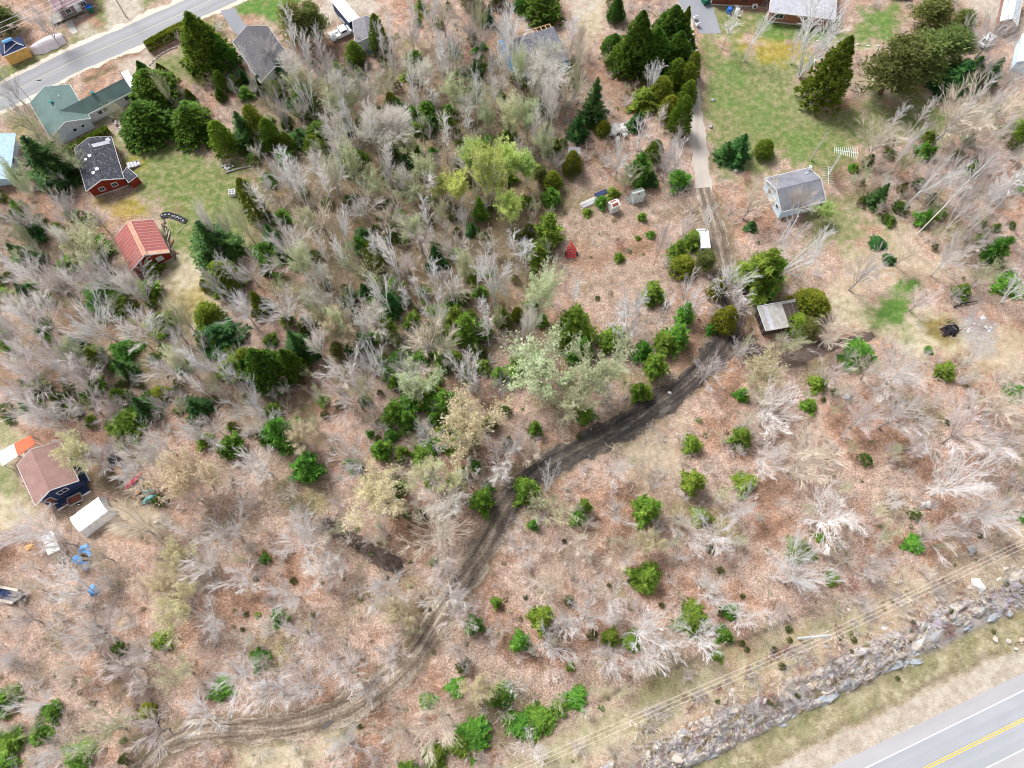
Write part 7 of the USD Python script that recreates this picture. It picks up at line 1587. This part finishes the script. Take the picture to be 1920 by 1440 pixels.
part("pale_stick", cat([rod((-.6, .85, .75), (.5, .45, .8), .05), rod((.1, .2, .8), (.5, -.6, .75), .03)]), "grey_wood", t)
t = thing("ash_rubble", "scattered pale rubble and ash right of the charred pile", "rubble", G(1832, 612), 0)
for k in range(60):
    part("chunk", rock((rng.normal() * 1.6, rng.normal() * 2.0, .06), tuple(rng.uniform(.08, .3, 3) * [1, 1, .6]), 200 + k), ["rock_pale", "ash", "rock_blue"][k % 3], t)
t = thing("broken_panel", "pale square panel lying at the rubble's right side", "panel", G(1842, 596), .3); part("panel", box((0, 0, .1), (.8, .6, .06)), "clear_sheet", t); part("crack", box((.1, 0, .14), (.03, .55, .02)), "car_dark", t)
t = thing("fallen_dark_limb", "dark bent limb lying above the ash rubble", "limb", G(1812, 574), 0); part("limb", frusta([[-2.4, -.3, .3], [-.8, .3, .45], [.5, .5, .5]], [[-.8, .3, .45], [.5, .5, .5], [2.0, .8, .3]], [.12, .14, .13], [.14, .13, .06], 6), "charcoal", t); part("side_limb", frusta([[-.8, .3, .4]], [[-2.0, 1.2, .6]], .08, .02, 5), "dark_wood", t)

# boulders
for k, (u, v, r, lb) in enumerate([(461, 395, 9, "pale grey boulder beside the cedar at the lawn's right edge"), (1337, 188, 4.5, "upper small grey boulder beside the lane on the right lawn"), (1332, 238, 5.5, "lower small grey boulder beside the lane on the right lawn"), (1380, 322, 5, "grey stone below the lawn's twin spruces"), (1736, 946, 12, "whitish boulder on the leafy hillside among bare branches"), (1820, 1030, 12, "tall pale grey boulder just above the power lines"),
                               (1830, 1098, 16, "cracked broad pale boulder below the power lines"), (1815, 1102, 7, "small angular cream boulder left of the cracked broad one"), (1884, 1066, 8, "cream boulder beside a green tuft near the right edge"), (1890, 1150, 9, "fallen blue-grey block in the highway verge"), (1864, 1198, 7, "cream block in the highway verge, leftmost of three"), (1890, 1202, 6, "cream block in the highway verge, middle of three"), (1903, 1217, 5, "smallest cream block in the highway verge, lowest of three"), (1914, 1200, 9, "reddish block in the highway verge at the right edge"),
                               (1375, 632, 4, "pale stone in the middle of the track's upper bend"), (1255, 737, 4, "pale stones at the track's edge above the puddles"), (1585, 746, 9, "grey boulder under leaning bare branches right of the track"), (1478, 1157, 5, "dark stone at the wood's edge above the leaning pole")]):
    b = G(u, v); R = r / px_scale(b)
    t = thing("boulder", lb, "boulder", b, k * .8)
    mat = "rock_rust" if "reddish" in lb else "rock_blue" if "blue" in lb else "rock_cream" if "cream" in lb else "dark_wood" if "dark" in lb else "boulder_grey" if "grey" in lb else "rock_pale"
    part("stone", rock((0, 0, R * .35), (R, R * .8, R * .75), 300 + k), mat, t)
    if r > 8:
        part("stone", rock((R * .7, R * .3, R * .2), (R * .45, R * .4, R * .4), 340 + k), mat, t)

# ------------------------------------------------------------------ the rock cut above the highway
t = thing("rock_cut", "broken pale and bluish rock face along the highway cutting", "rock face", kind="structure")
rng = np.random.default_rng(99)
ha = math.atan2(HD[1], HD[0])
lv = [float((G(u, v)[:2] - hw0[:2]) @ HD) for u, v in ((1240, 1440), (1930, 1110))]
nrock = 0
for k in range(700):
    l_ = rng.uniform(lv[0] - 2, lv[1] + 4)
    s_ = rng.uniform(9.4, 14.2) if rng.random() < .85 else rng.uniform(13, 17)
    dens = meshkit.noise(np.array([l_ * .20, s_ * .12, 0.0]), 6)
    if dens < .42 and rng.random() < .85:
        continue
    p = hw_point(s_, l_)
    big = rng.random() < .25
    sz = rng.uniform(.35, .85) * (1.6 if big else .75)
    zone = meshkit.noise(np.array([l_ * .16, s_ * .3, 4.0]), 16)
    mat = "rock_blue" if s_ < 11.0 and rng.random() < .75 else (["rock_violet", "boulder_grey", "x"] if zone < .36 else ["rock_pale", "rock_cream", "boulder_grey"] if zone < .62 else ["rock_cream", "rock_rust", "rock_pale"])[rng.integers(0, 2)]
    if nrock >= 290:
        break
    part("rock", rock((p[0], p[1], p[2] - sz * .2), (sz * 1.6, sz * .72, sz * .5), 500 + k, ha + rng.normal() * .4), str(mat), t)
    nrock += 1

# the bedrock itself between the loose slabs: fractured steps, moss and soil in the joints
nl_, ns_ = 460, 34
LL, SS = np.meshgrid(np.linspace(lv[0] - 8, lv[1] + 10, nl_), np.linspace(9.2, 15.4, ns_), indexing="ij")
q2 = hw0[:2] + LL[..., None] * HD + SS[..., None] * HN
hb = ground_h(q2[..., 0], q2[..., 1])
sk = np.stack([LL * .55 + SS * .25, SS * .9 - LL * .12, np.zeros_like(LL)], -1)
n1 = meshkit.noise(sk, 41); n2 = meshkit.noise(sk * 2.3, 42); n3 = meshkit.noise(np.stack([LL * .16, SS * .1, np.zeros_like(LL)], -1), 43)
step = np.round((n1 * .8 + n2 * .45) * 6) / 6
edge_ = np.clip((SS - 9.2) / .8, 0, 1) * np.clip((15.4 - SS) / 1.6, 0, 1)
pres = meshkit.noise(np.stack([LL * .13, SS * .22, np.zeros_like(LL)], -1), 47) + .35 * (meshkit.noise(sk * .8, 48) - .5)
zz_ = hb - .35 - 1.0 * np.clip((.50 - pres) / .10, 0, 1) + edge_ * (step * 1.15 - .12 + .5 * np.clip(n3 - .35, -0.35, .4)) + .10 * meshkit.noise(sk * 6, 44)
i = (np.arange(nl_ - 1)[:, None] * ns_ + np.arange(ns_ - 1)[None]).ravel()
look("bedrock", {
    "g": ("geometry", {}), "n1": ("noise_texture", {"scale": .35, "detail": 4.0}), "n2": ("noise_texture", {"scale": 2.2, "detail": 6.0, "roughness": .7}), "n3": ("noise_texture", {"scale": .8, "detail": 5.0}),
    "r": ("rgb_ramp", {"ramp": [(.3, (.27, .28, .30)), (.42, (.36, .345, .335)), (.5, (.44, .39, .34)), (.58, (.31, .28, .295)), (.7, (.46, .425, .385))]}),
    "f": ("map_range", {"from_min": .3, "from_max": .7, "to_min": .45, "to_max": 1.35}), "fc": ("combine_color", {}), "m": ("mix_color", {"blend_type": "multiply", "fac": 1.0, "use_clamp": False}),
    "s": ("map_range", {"from_min": .52, "from_max": .62, "to_min": 0.0, "to_max": .9}), "sm": ("mix_color", {"b": (.17, .13, .075)}),
    "b": ("bump", {"strength": .8, "distance": .15}), "p": ("principled_bsdf", {"roughness": .9, "specular_ior_level": .15}),
}, [("g.position", "n1.vector"), ("g.position", "n2.vector"), ("g.position", "n3.vector"), ("n1.fac", "r.fac"), ("n2.fac", "f.value"), ("f.result", "fc.r"), ("f.result", "fc.g"), ("f.result", "fc.b"), ("r.color", "m.a"), ("fc.color", "m.b"),
    ("n3.fac", "s.value"), ("s.result", "sm.fac"), ("m.result", "sm.a"), ("sm.result", "p.base_color"), ("n2.fac", "b.height"), ("b.normal", "p.normal")], "p.BSDF")
part("bedrock", (np.concatenate([q2, zz_[..., None]], -1).reshape(-1, 3), np.vstack([np.stack([i, i + ns_, i + ns_ + 1], 1), np.stack([i, i + ns_ + 1, i + 1], 1)])), "bedrock", t)

# ------------------------------------------------------------------ poles and wires
def sagging(a, b, sag, n=14):
    u = np.linspace(0, 1, n)[:, None]
    p = a + (b - a) * u
    p[:, 2] -= (4 * sag * u * (1 - u)).ravel()
    return p


base = G(1497, 1197)
H = solve_h(base, (1556, 1190), 6, 18)
top = base + [0, 0, H]
t = thing("power_pole", "leaning-looking pale power pole at the wood's edge above the rock cut", "power pole", base)
part("pole", frusta([[0, 0, -.3]], [[0, 0, H]], .2, .12, 10), "pole_pale", t)
part("crossarm", rod((-HN[0] * .55, -HN[1] * .55, H - .35), (HN[0] * .55, HN[1] * .55, H - .35), .07, 6), "grey_wood", t)
part("transformer", cat([rod((.3, -.1, H - 3.2), (.3, -.1, H - 2.2), .24, 12)]), "boulder_grey", t)
part("insulator", cat([lathe([(0, 0), (.06, 0), (.09, .1), (.05, .2), (0, .2)], tuple(x), 8) for x in ([-HN[0] * .5, -HN[1] * .5, H - .3], [HN[0] * .5, HN[1] * .5, H - .3], [0, 0, H])]), "white_plastic", t)
offs = []
far = []
for (u, v, lb) in ((860, 1496, "next power pole outside the lower edge"), (2075, 950, "next power pole outside the right edge")):
    z = H + .2; q = P(u, v, z); b = np.array([q[0], q[1], float(ground_h(q[0], q[1]))])
    tt = thing("power_pole", lb, "power pole", b); h_ = z - b[2]
    part("pole", frusta([[0, 0, -.3]], [[0, 0, h_]], .2, .12, 10), "pole_pale", tt); part("crossarm", rod((-HN[0] * .55, -HN[1] * .55, h_ - .35), (HN[0] * .55, HN[1] * .55, h_ - .35), .07, 6), "grey_wood", tt)
    far.append(b + [0, 0, h_])
for k, (o, dz, lb) in enumerate(((-.5, -.12, "lower overhead wire above the rock cut, nearest the highway"), (.5, -.12, "upper overhead wire above the rock cut, farthest from the highway"), (0.05, .2, "middle overhead wire above the rock cut"))):
    d = np.array([HN[0] * o, HN[1] * o, dz])
    pts = np.vstack([sagging(far[0] + d, top + d, 1.1), sagging(top + d, far[1] + d, 1.1)[1:]])
    tag(stage.GetPrimAtPath(part("overhead_wire", path_tube(pts, .017, 5), "wire")), lb, "wire")
base = G(57.5, 188); H = solve_h(base, (26, 152), 4, 14)
t = thing("street_lamp", "slender grey street lamp beside the green-roofed house", "street lamp", base)
arm = P(73, 150, H * .92) - base
part("pole", frusta([[0, 0, 0]], [[0, 0, H]], .09, .06, 8), "metal_grey", t); part("arm", path_tube([(0, 0, H * .9), (arm[0] * .5, arm[1] * .5, H * .96), (arm[0], arm[1], H * .92)], .05, 6), "metal_grey", t); part("lamp_head", blob((arm[0], arm[1], H * .92), (.5, .2, .12), 1, 2, .02), "car_dark", t)
wl_ = [((-60, 68), (170, -37)), ((-60, 78), (200, -38)), ((-60, 86), (215, -36))]
ends = []
for k, ((u0, v0), (u1, v1)) in enumerate(wl_):
    a_, b_ = P(u0, v0, 8.4), P(u1, v1, 8.4)
    tag(stage.GetPrimAtPath(part("roadside_wire", path_tube(sagging(a_, b_, .25), .03, 5), "line_white")), ["uppermost", "middle", "lowest"][k] + " of three roadside wires across the top left corner", "wire")
for nm_, (u, v) in (("outside the left edge", (-60, 77)), ("outside the top edge", (196, -37))):
    q = P(u, v, 8.6); t = thing("roadside_pole", "roadside pole " + nm_ + " that carries three wires", "utility pole", (q[0], q[1], 0)); part("pole", frusta([[0, 0, 0]], [[0, 0, 9.0]], .16, .11, 8), "pole_wood", t); part("crossarm", rod((-1.0, -1.6, 8.35), (1.0, 1.6, 8.35), .07, 6), "grey_wood", t)
base = G(1520, 301); H = solve_h(base, (1552, 249), 4, 14)
t = thing("service_pole", "plain wooden service pole above the slate-roofed house", "utility pole", base); part("pole", frusta([[0, 0, 0]], [[0, 0, H]], .15, .1, 8), "pole_wood", t); part("bracket", cat([rod((-.1, 0, H - .3), (.55, .1, H - .2), .04), rod((.5, .1, H - .2), (.5, .1, H - .5), .04)]), "metal_grey", t)
base = G(1552, 328); H = solve_h(base, (1583, 290), 3, 14)
t = thing("television_antenna", "television antenna with two toothed booms on a lattice mast", "antenna", base)
for k in range(3):
    an = k * 2.094; part("mast_leg", rod((.2 * math.cos(an), .2 * math.sin(an), 0), (.14 * math.cos(an), .14 * math.sin(an), H), .03, 5), "aluminium", t)
part("mast_brace", cat([rod((.19 * math.cos(k * 2.094), .19 * math.sin(k * 2.094), z), (.19 * math.cos((k + 1) * 2.094), .19 * math.sin((k + 1) * 2.094), z + .45), .018, 4) for k in range(3) for z in np.arange(.1, H - .6, .5)]), "aluminium", t)
a0, a1 = P(1564, 281, H + .2) - base, P(1610, 287, H + .2) - base
bd = (a1 - a0) / np.linalg.norm(a1 - a0); bn = np.array([-bd[1], bd[0], 0])
part("boom", rod(a0, a1, .05, 6), "aluminium", t)
for k in range(13):
    c_ = a0 + (a1 - a0) * (k + .3) / 13; l_ = .5 + .055 * k
    part("element", rod(c_ - bn * l_ + [0, 0, -.25 * l_], c_ + bn * l_ + [0, 0, .25 * l_], .028, 5), "aluminium", t)
z2 = H * .35
a0, a1 = P(1553, 312, z2) - base, P(1553, 346, z2) - base
bd = (a1 - a0) / np.linalg.norm(a1 - a0); bn = np.array([-bd[1], bd[0], 0])
part("lower_boom", rod(a0, a1, .04, 6), "aluminium", t)
for k in range(8):
    c_ = a0 + (a1 - a0) * (k + .3) / 8; part("lower_element", rod(c_ - bn * (.85 + .04 * k), c_ + bn * (.85 + .04 * k), .022, 5), "aluminium", t)
part("stay", rod((0, 0, z2), a0 + (a1 - a0) * .5, .03, 5), "aluminium", t)

# ------------------------------------------------------------------ hedges, garden wall, walks
for nm_, pts, w, h, mat, lb in (("clipped_hedge", [(280, 97), (318, 75), (355, 57)], 1.9, 2.2, "cedar_leaves", "clipped cedar hedge along the village road"), ("clipped_hedge", [(111, 299), (160, 272), (207, 247)], 1.3, 1.5, "cedar_leaves", "narrow clipped hedge between the white bungalow and red cabin")):
    pw = np.array([G(u, v) for u, v in pts]); c = pw.mean(0); pl = chaikin(pw - c, 2)
    rng = np.random.default_rng(len(lb))
    d_ = np.r_[0, np.cumsum(np.linalg.norm(np.diff(pl, axis=0), axis=1))]; n = int(d_[-1] * 420 * w)
    u_ = rng.uniform(0, d_[-1], n); ctr = np.stack([np.interp(u_, d_, pl[:, k]) for k in range(3)], 1)
    tn = unit(pl[-1] - pl[0]); nn = np.array([-tn[1], tn[0], 0])
    ang = rng.uniform(0, np.pi, n); rr_ = 1 - .25 * rng.random(n)
    rad = np.column_stack([np.sign(np.cos(ang)) * np.abs(np.cos(ang)) ** .5 * w / 2, np.abs(np.sin(ang)) ** .5 * h]) * rr_[:, None]
    pos = ctr + nn * rad[:, :1] + np.column_stack([np.zeros(n), np.zeros(n), rad[:, 1]])
    dr = unit(nn * (rad[:, :1] / w) + np.column_stack([np.zeros(n), np.zeros(n), rad[:, 1] / h]) + rng.normal(size=(n, 3)) * .5)
    t = thing(nm_, lb, "hedge", c)
    part("foliage", sprays(pos - dr * .1, dr, np.full(n, .32), np.full(n, .16), unit(rng.normal(size=(n, 3)))), mat, t)
    part("stems", frusta(pl[:-1] * 1, pl[:-1] + [0, 0, h * .8], .12, .06, 5), "trunk_brown", t)
pw = np.array([G(u, v) for u, v in ((281, 122), (290, 112), (305, 100), (320, 93), (335, 88))]); c = pw.mean(0)
t = thing("garden_edging", "curved stone edging round the garden behind the road hedge", "garden edging", c)
for k, p in enumerate(resample(chaikin(pw - c, 2), .55)):
    part("stone", rock((p[0], p[1], .12), (.3, .22, .18), 700 + k), "rock_pale" if k % 2 else "grey_wood", t)
pw = np.array([G(u, v) for u, v in ((209, 219), (220, 236), (231, 250), (244, 270))]); c = pw.mean(0)
t = thing("rubble_wall", "low broken stone wall running down beside the red cabin", "stone wall", c)
for k, p in enumerate(resample(chaikin(pw - c, 2), .6)):
    part("stone", rock((p[0] + rng.normal() * .15, p[1], .2), (.42, .34, .28), 740 + k, k), ["rock_pale", "boulder_grey", "dark_wood"][k % 3], t)
pw = np.array([G(u, v) for u, v in ((122, 278), (160, 257), (205, 236))]); c = pw.mean(0)
t = thing("low_fence", "thin dark board fence between the white bungalow and its hedge", "fence", c); pl = resample(pw - c, 1.6)
for p in pl:
    part("post", rod((p[0], p[1], 0), (p[0], p[1], .9), .05), "dark_wood", t)
for z in (.35, .7):
    part("rail", path_tube(pl + [0, 0, z], .045, 4), "dark_wood", t)

# ------------------------------------------------------------------ undergrowth: uncountable
def scatter(name, label, catg, protos, pts, scales, seed, group=None):
    t = "/World/" + numbered("/World", name)
    pi = UsdGeom.PointInstancer.Define(stage, t)
    rng_ = np.random.default_rng(seed)
    paths = []
    for j, parts_ in enumerate(protos):
        px = f"{t}/kind_{j + 1}"
        UsdGeom.Xform.Define(stage, px)
        for nm_, m, mat in parts_:
            q = usdkit.mesh(stage, f"{px}/{nm_}", m, LOOKS[mat])
            if mat in LEAVES:
                add_tone(q, m[0], 4)
        paths.append(Sdf.Path(px))
    pi.CreatePrototypesRel().SetTargets(paths)
    n = len(pts)
    pi.CreateProtoIndicesAttr(Vt.IntArray.FromNumpy(rng_.integers(0, len(protos), n).astype(np.int32)))
    pi.CreatePositionsAttr(Vt.Vec3fArray.FromNumpy(pts.astype(np.float32)))
    an = rng_.uniform(0, 2 * np.pi, n)
    pi.CreateOrientationsAttr(Vt.QuathArray([Gf.Quath(float(math.cos(a / 2)), 0, 0, float(math.sin(a / 2))) for a in an]))
    pi.CreateScalesAttr(Vt.Vec3fArray.FromNumpy(np.repeat(scales[:, None], 3, 1).astype(np.float32)))
    tag(pi.GetPrim(), label, catg, kind="stuff")


def shrub(seed, h, n, mat_r=.012, spread=.5):
    rng_ = np.random.default_rng(seed)
    p = rng_.normal(size=(n, 3)) * [.12, .12, 0]; d = unit(rng_.normal(size=(n, 3)) * [spread, spread, .1] + [0, 0, 1])
    L_ = h * rng_.uniform(.5, 1.1, n)
    s0, k0 = branch_out(rng_, p, d, L_, np.full(n, mat_r * 1.3), 5, (.3, 1), 35, .5, .7, nseg=2, wob=.15)
    s1, k1 = branch_out(rng_, *k0, 3, (.2, 1), 35, .55, .8, nseg=1)
    a = [(x, y, np.maximum(r, mat_r), np.maximum(q, mat_r * .8)) for x, y, r, q in s0 + s1]
    q, dd, ll, _ = k1
    return cat([tubes(a, 3), frusta(q, q + dd * np.maximum(ll, .15)[:, None], mat_r, 0, 3)])


rng = np.random.default_rng(123)
cand = np.column_stack([rng.uniform(-120, 120, 26000), rng.uniform(-25, 145, 26000)])
cq = proj(np.column_stack([cand, np.zeros(len(cand))]))
ok = (cq[:, 0] > -120) & (cq[:, 0] < 2040) & (cq[:, 1] > -120) & (cq[:, 1] < 1560)
cand, cq = cand[ok], cq[ok]
sH = (cand - hw0[:2]) @ HN
ok = (sH > 10)
for kind, w, soft, poly in COVER:
    if kind in ("lawn", "bright", "sand", "moss") or (kind == "straw" and min(p[1] for p in poly) < 700):
        ok &= poly_dist(cq, poly) > 4
for poly, m_ in ([(a, 0) for a in ([(50, 120), (270, 120), (270, 300), (90, 300)], [(130, 240), (265, 240), (265, 385), (130, 385)], [(200, 395), (340, 395), (340, 505), (200, 505)], [(-50, 800), (225, 800), (225, 1010), (-50, 1010)], [(1425, 300), (1560, 300), (1560, 415), (1425, 415)], [(410, 0), (560, 0), (560, 130), (430, 130)], [(930, 45), (1065, 45), (1065, 140), (930, 140)], [(-60, -60), (480, -60), (300, 110), (60, 260), (-60, 260)],
                              [(1410, 560), (1510, 560), (1510, 630), (1410, 630)], [(600, -40), (730, -40), (730, 90), (600, 90)], [(1270, -60), (1640, -60), (1640, 90), (1270, 90)], [(1800, -60), (1960, -60), (1960, 120), (1800, 120)], [(1130, 345), (1220, 345), (1220, 410), (1130, 410)])]):
    ok &= poly_dist(cq, poly) > 0
ok &= line_dist(cq, TRACK) > 26
ok &= line_dist(cq, DRIVE) > 22
ok &= line_dist(cq, ROAD) > 45
cand, cq, sH = cand[ok], cq[ok], sH[ok]
dn = meshkit.noise(np.column_stack([cand * .10, np.zeros(len(cand))]), 17)
clear = poly_dist(cq, [(1040, 330), (1240, 340), (1240, 560), (1080, 570), (1040, 440)]) < 0
keep = (rng.random(len(cand)) < np.clip((dn - .28) * 1.7, .04, .85)) & ~(clear & (rng.random(len(cand)) < .93)) & ~((sH < 20) & (rng.random(len(cand)) < .6))
bp = cand[keep]
bz = np.column_stack([bp, ground_h(bp[:, 0], bp[:, 1])])
print("brush", len(bz))
half = rng.random(len(bz)) < .5
vb = np.array([hw_point(s_, l_) for s_, l_ in zip(rng.uniform(10.5, 19, 420), rng.uniform(-30, 50, 420))])
dl = chaikin(np.array([G(u, v) for u, v in ((610, 980), (640, 998), (700, 1036), (750, 1066))]), 3)
t = thing("brush_heap", "ragged dark dead brush lying along the muddy ditch left of the track", "brush heap", dl.mean(0))
p0 = dl[rng.integers(0, len(dl), 420)] - dl.mean(0) + rng.normal(size=(420, 3)) * [.9, .7, .08] + [0, 0, .12]; d = unit(rng.normal(size=(420, 3)) * [1, 1, .35]); part("branches", frusta(p0, p0 + d * rng.uniform(.5, 1.6, (420, 1)) + [0, 0, .12], .028, .010, 4), "dark_wood", t)
part("leaf_drift", draped((1.2, .7, .35), 33), "dark_wood", t)
scatter("slope_brush", "low brown and grey brush on top of the rock cut", "brush", [[("twigs", shrub(11, 1.0, 12, .012, 1.1), "twig_grey")], [("twigs", shrub(12, .9, 12, .012, 1.2), "twig_red")], [("twigs", shrub(13, 1.2, 10, .012, 1.0), "twig_tan")]], vb, rng.uniform(.5, 1.3, len(vb)), 14)
scatter("dry_brush", "pale leafless saplings and brush covering the woodland floor", "brush", [[("twigs", shrub(1, 1.9, 7), "twig_pale")], [("twigs", shrub(2, 1.5, 9, spread=.8), "twig_pink")], [("twigs", shrub(3, 2.4, 5, spread=.35), "twig_tan")]], bz[half], rng.uniform(.5, 1.25, half.sum()), 4)
scatter("low_brush", "thin greyish twigs and dead stems between the trees", "brush", [[("twigs", shrub(4, .9, 5, .011, 1.0), "twig_grey")], [("twigs", shrub(5, 1.1, 4, .011, .9), "twig_tan")], [("twigs", shrub(6, .8, 6, .011, 1.3), "twig_pale")]], bz[~half], rng.uniform(.5, 1.3, (~half).sum()), 5)
# the young growth that fills the wood between the trees
def young(seed, h, r, dens=.75, buds=0):
    m = maple(seed, limbs=6, spread=(6, 34), trunk=1.6, dens=dens, R=r, H=h, buds=buds, bud=.13)
    return m


inw = np.minimum.reduce([poly_dist(cq, q) for q in ([(430, 150), (600, 110), (700, 110), (760, 0), (1060, 60), (1090, 150), (1060, 300), (1020, 400), (1030, 560), (900, 720), (640, 740), (540, 600), (480, 430)], [(-40, 360), (180, 400), (300, 560), (420, 660), (640, 760), (560, 860), (300, 840), (-40, 800)], [(640, 700), (960, 690), (960, 900), (760, 980), (640, 860)], [(1560, 250), (1960, 180), (1960, 520), (1700, 480), (1600, 380)])])
right_low = np.minimum.reduce([poly_dist(cq, q) for q in ([(1380, 640), (1960, 640), (1960, 1000), (1500, 1120), (1300, 1000)], [(-40, 980), (640, 900), (830, 1120), (760, 1220), (300, 1330), (-40, 1440)], [(960, 960), (1300, 960), (1440, 1120), (1000, 1300), (880, 1200)])])
pr_ = np.where(inw < 0, .10, np.where(right_low < 0, .06, .012))
ky = (rng.random(len(cand)) < pr_) & ~clear & (sH > 19)
yp = np.column_stack([cand[ky], ground_h(cand[ky][:, 0], cand[ky][:, 1])])
print("young", len(yp))
yg = []
for j, (tw_, bd) in enumerate((("twig_pale", None), ("twig_pink", None), ("twig_grey", None), ("twig_pale", "grey_buds"), ("twig_olive", "pale_buds"), ("twig_green", "pale_buds"), ("twig_tan", None))):
    m = young(900 + j, 5.0, 1.45, buds=1100 if bd else 0)
    yg.append([("stem", m[0], "trunk_pale"), ("twigs", cat([m[1], m[2]]), tw_)] + ([("buds", m[3], bd)] if bd else []))
scatter("young_growth", "thin leafless young growth filling the wood between larger trees", "young trees", yg, yp, rng.uniform(.5, 1.25, len(yp)), 8)
ke = (rng.random(len(cand)) < np.where(inw < 0, .07, .004)) & ~clear & (sH > 20)
ep = np.column_stack([cand[ke], ground_h(cand[ke][:, 0], cand[ke][:, 1])])
es = [cedar(905, .8, 2.2, n=150, size=.35, per=7)[1], conifer(906, 1.1, 2.2, nb=60, power=.7, droop=.1, wid=.3)[1], cedar(907, 1.0, 1.6, n=150, size=.35, per=7, lump=.35)[1]]
scatter("young_evergreens", "low young evergreens in the shade under the wood", "young evergreens", [[("foliage", es[0], "pine_needles")], [("foliage", es[1], "hemlock_needles")], [("foliage", es[2], "dark_cedar_leaves")]], ep, rng.uniform(.6, 1.5, len(ep)), 9)
kb = (rng.random(len(cand)) < np.where(right_low < 0, .075, np.where(inw < 0, .0, .025))) & ~clear & (sH > 19)
kp = np.column_stack([cand[kb], ground_h(cand[kb][:, 0], cand[kb][:, 1])])
print("spreading", len(kp))
sg_ = []
for j, tw_ in enumerate(("twig_pale", "twig_white", "twig_tan", "twig_pink")):
    m = maple(930 + j, limbs=10, spread=(12, 64), trunk=.5, dens=.75, stems=4, R=1.7, H=2.6)
    sg_.append([("stem", m[0], tw_), ("twigs", cat([m[1], m[2]]), tw_)])
scatter("spreading_brush", "pale many-stemmed leafless brush spreading over the leafy slopes", "brush", sg_, kp, rng.uniform(.6, 1.25, len(kp)), 15)
# small evergreen seedlings and tufts, far too many to count
gk = (rng.random(len(cand)) < .045)
gpnts = np.column_stack([cand[gk], ground_h(cand[gk][:, 0], cand[gk][:, 1])])
sd1, sd2 = cedar(371, .5, .6, n=46, shape=(.5, .2), size=.24, per=6), cedar(372, .45, .35, n=40, shape=(.5, .2), size=.2, per=6)
scatter("seedlings", "tiny green seedlings and tufts scattered over the leaf litter", "seedlings", [[("tuft", sd1[1], "hemlock_needles")], [("tuft", sd2[1], "dark_cedar_leaves")], [("tuft", sd2[1], "pine_needles")]], gpnts, rng.uniform(.4, 1.2, len(gpnts)), 6)
# rough grass on the highway verge
lg, sg = rng.uniform(-60, 70, 3000), rng.uniform(5.2, 9.8, 3000)
vp = np.array([hw_point(a_, b_) for a_, b_ in zip(sg, lg)])


def tuft(seed, n=26, h=.35):
    r_ = np.random.default_rng(seed); p = r_.normal(size=(n, 3)) * [.22, .22, 0]; d = unit(r_.normal(size=(n, 3)) * [.5, .5, .1] + [0, 0, 1]); return sprays(p, d, h * r_.uniform(.5, 1.2, n), np.full(n, .035), unit(r_.normal(size=(n, 3))))


leaf("dry_grass", (0.48, 0.42, 0.28), (0.64, 0.57, 0.41), (0.76, 0.70, 0.54), trans=.4); leaf("green_grass", (0.28, 0.29, 0.12), (0.44, 0.43, 0.21), (0.62, 0.57, 0.35), trans=.4)
scatter("verge_grass", "rough straw-coloured grass along the highway verge", "grass", [[("blades", tuft(1), "dry_grass")], [("blades", tuft(2), "dry_grass")], [("blades", tuft(3), "green_grass")]], vp, rng.uniform(.6, 1.5, len(vp)), 7)
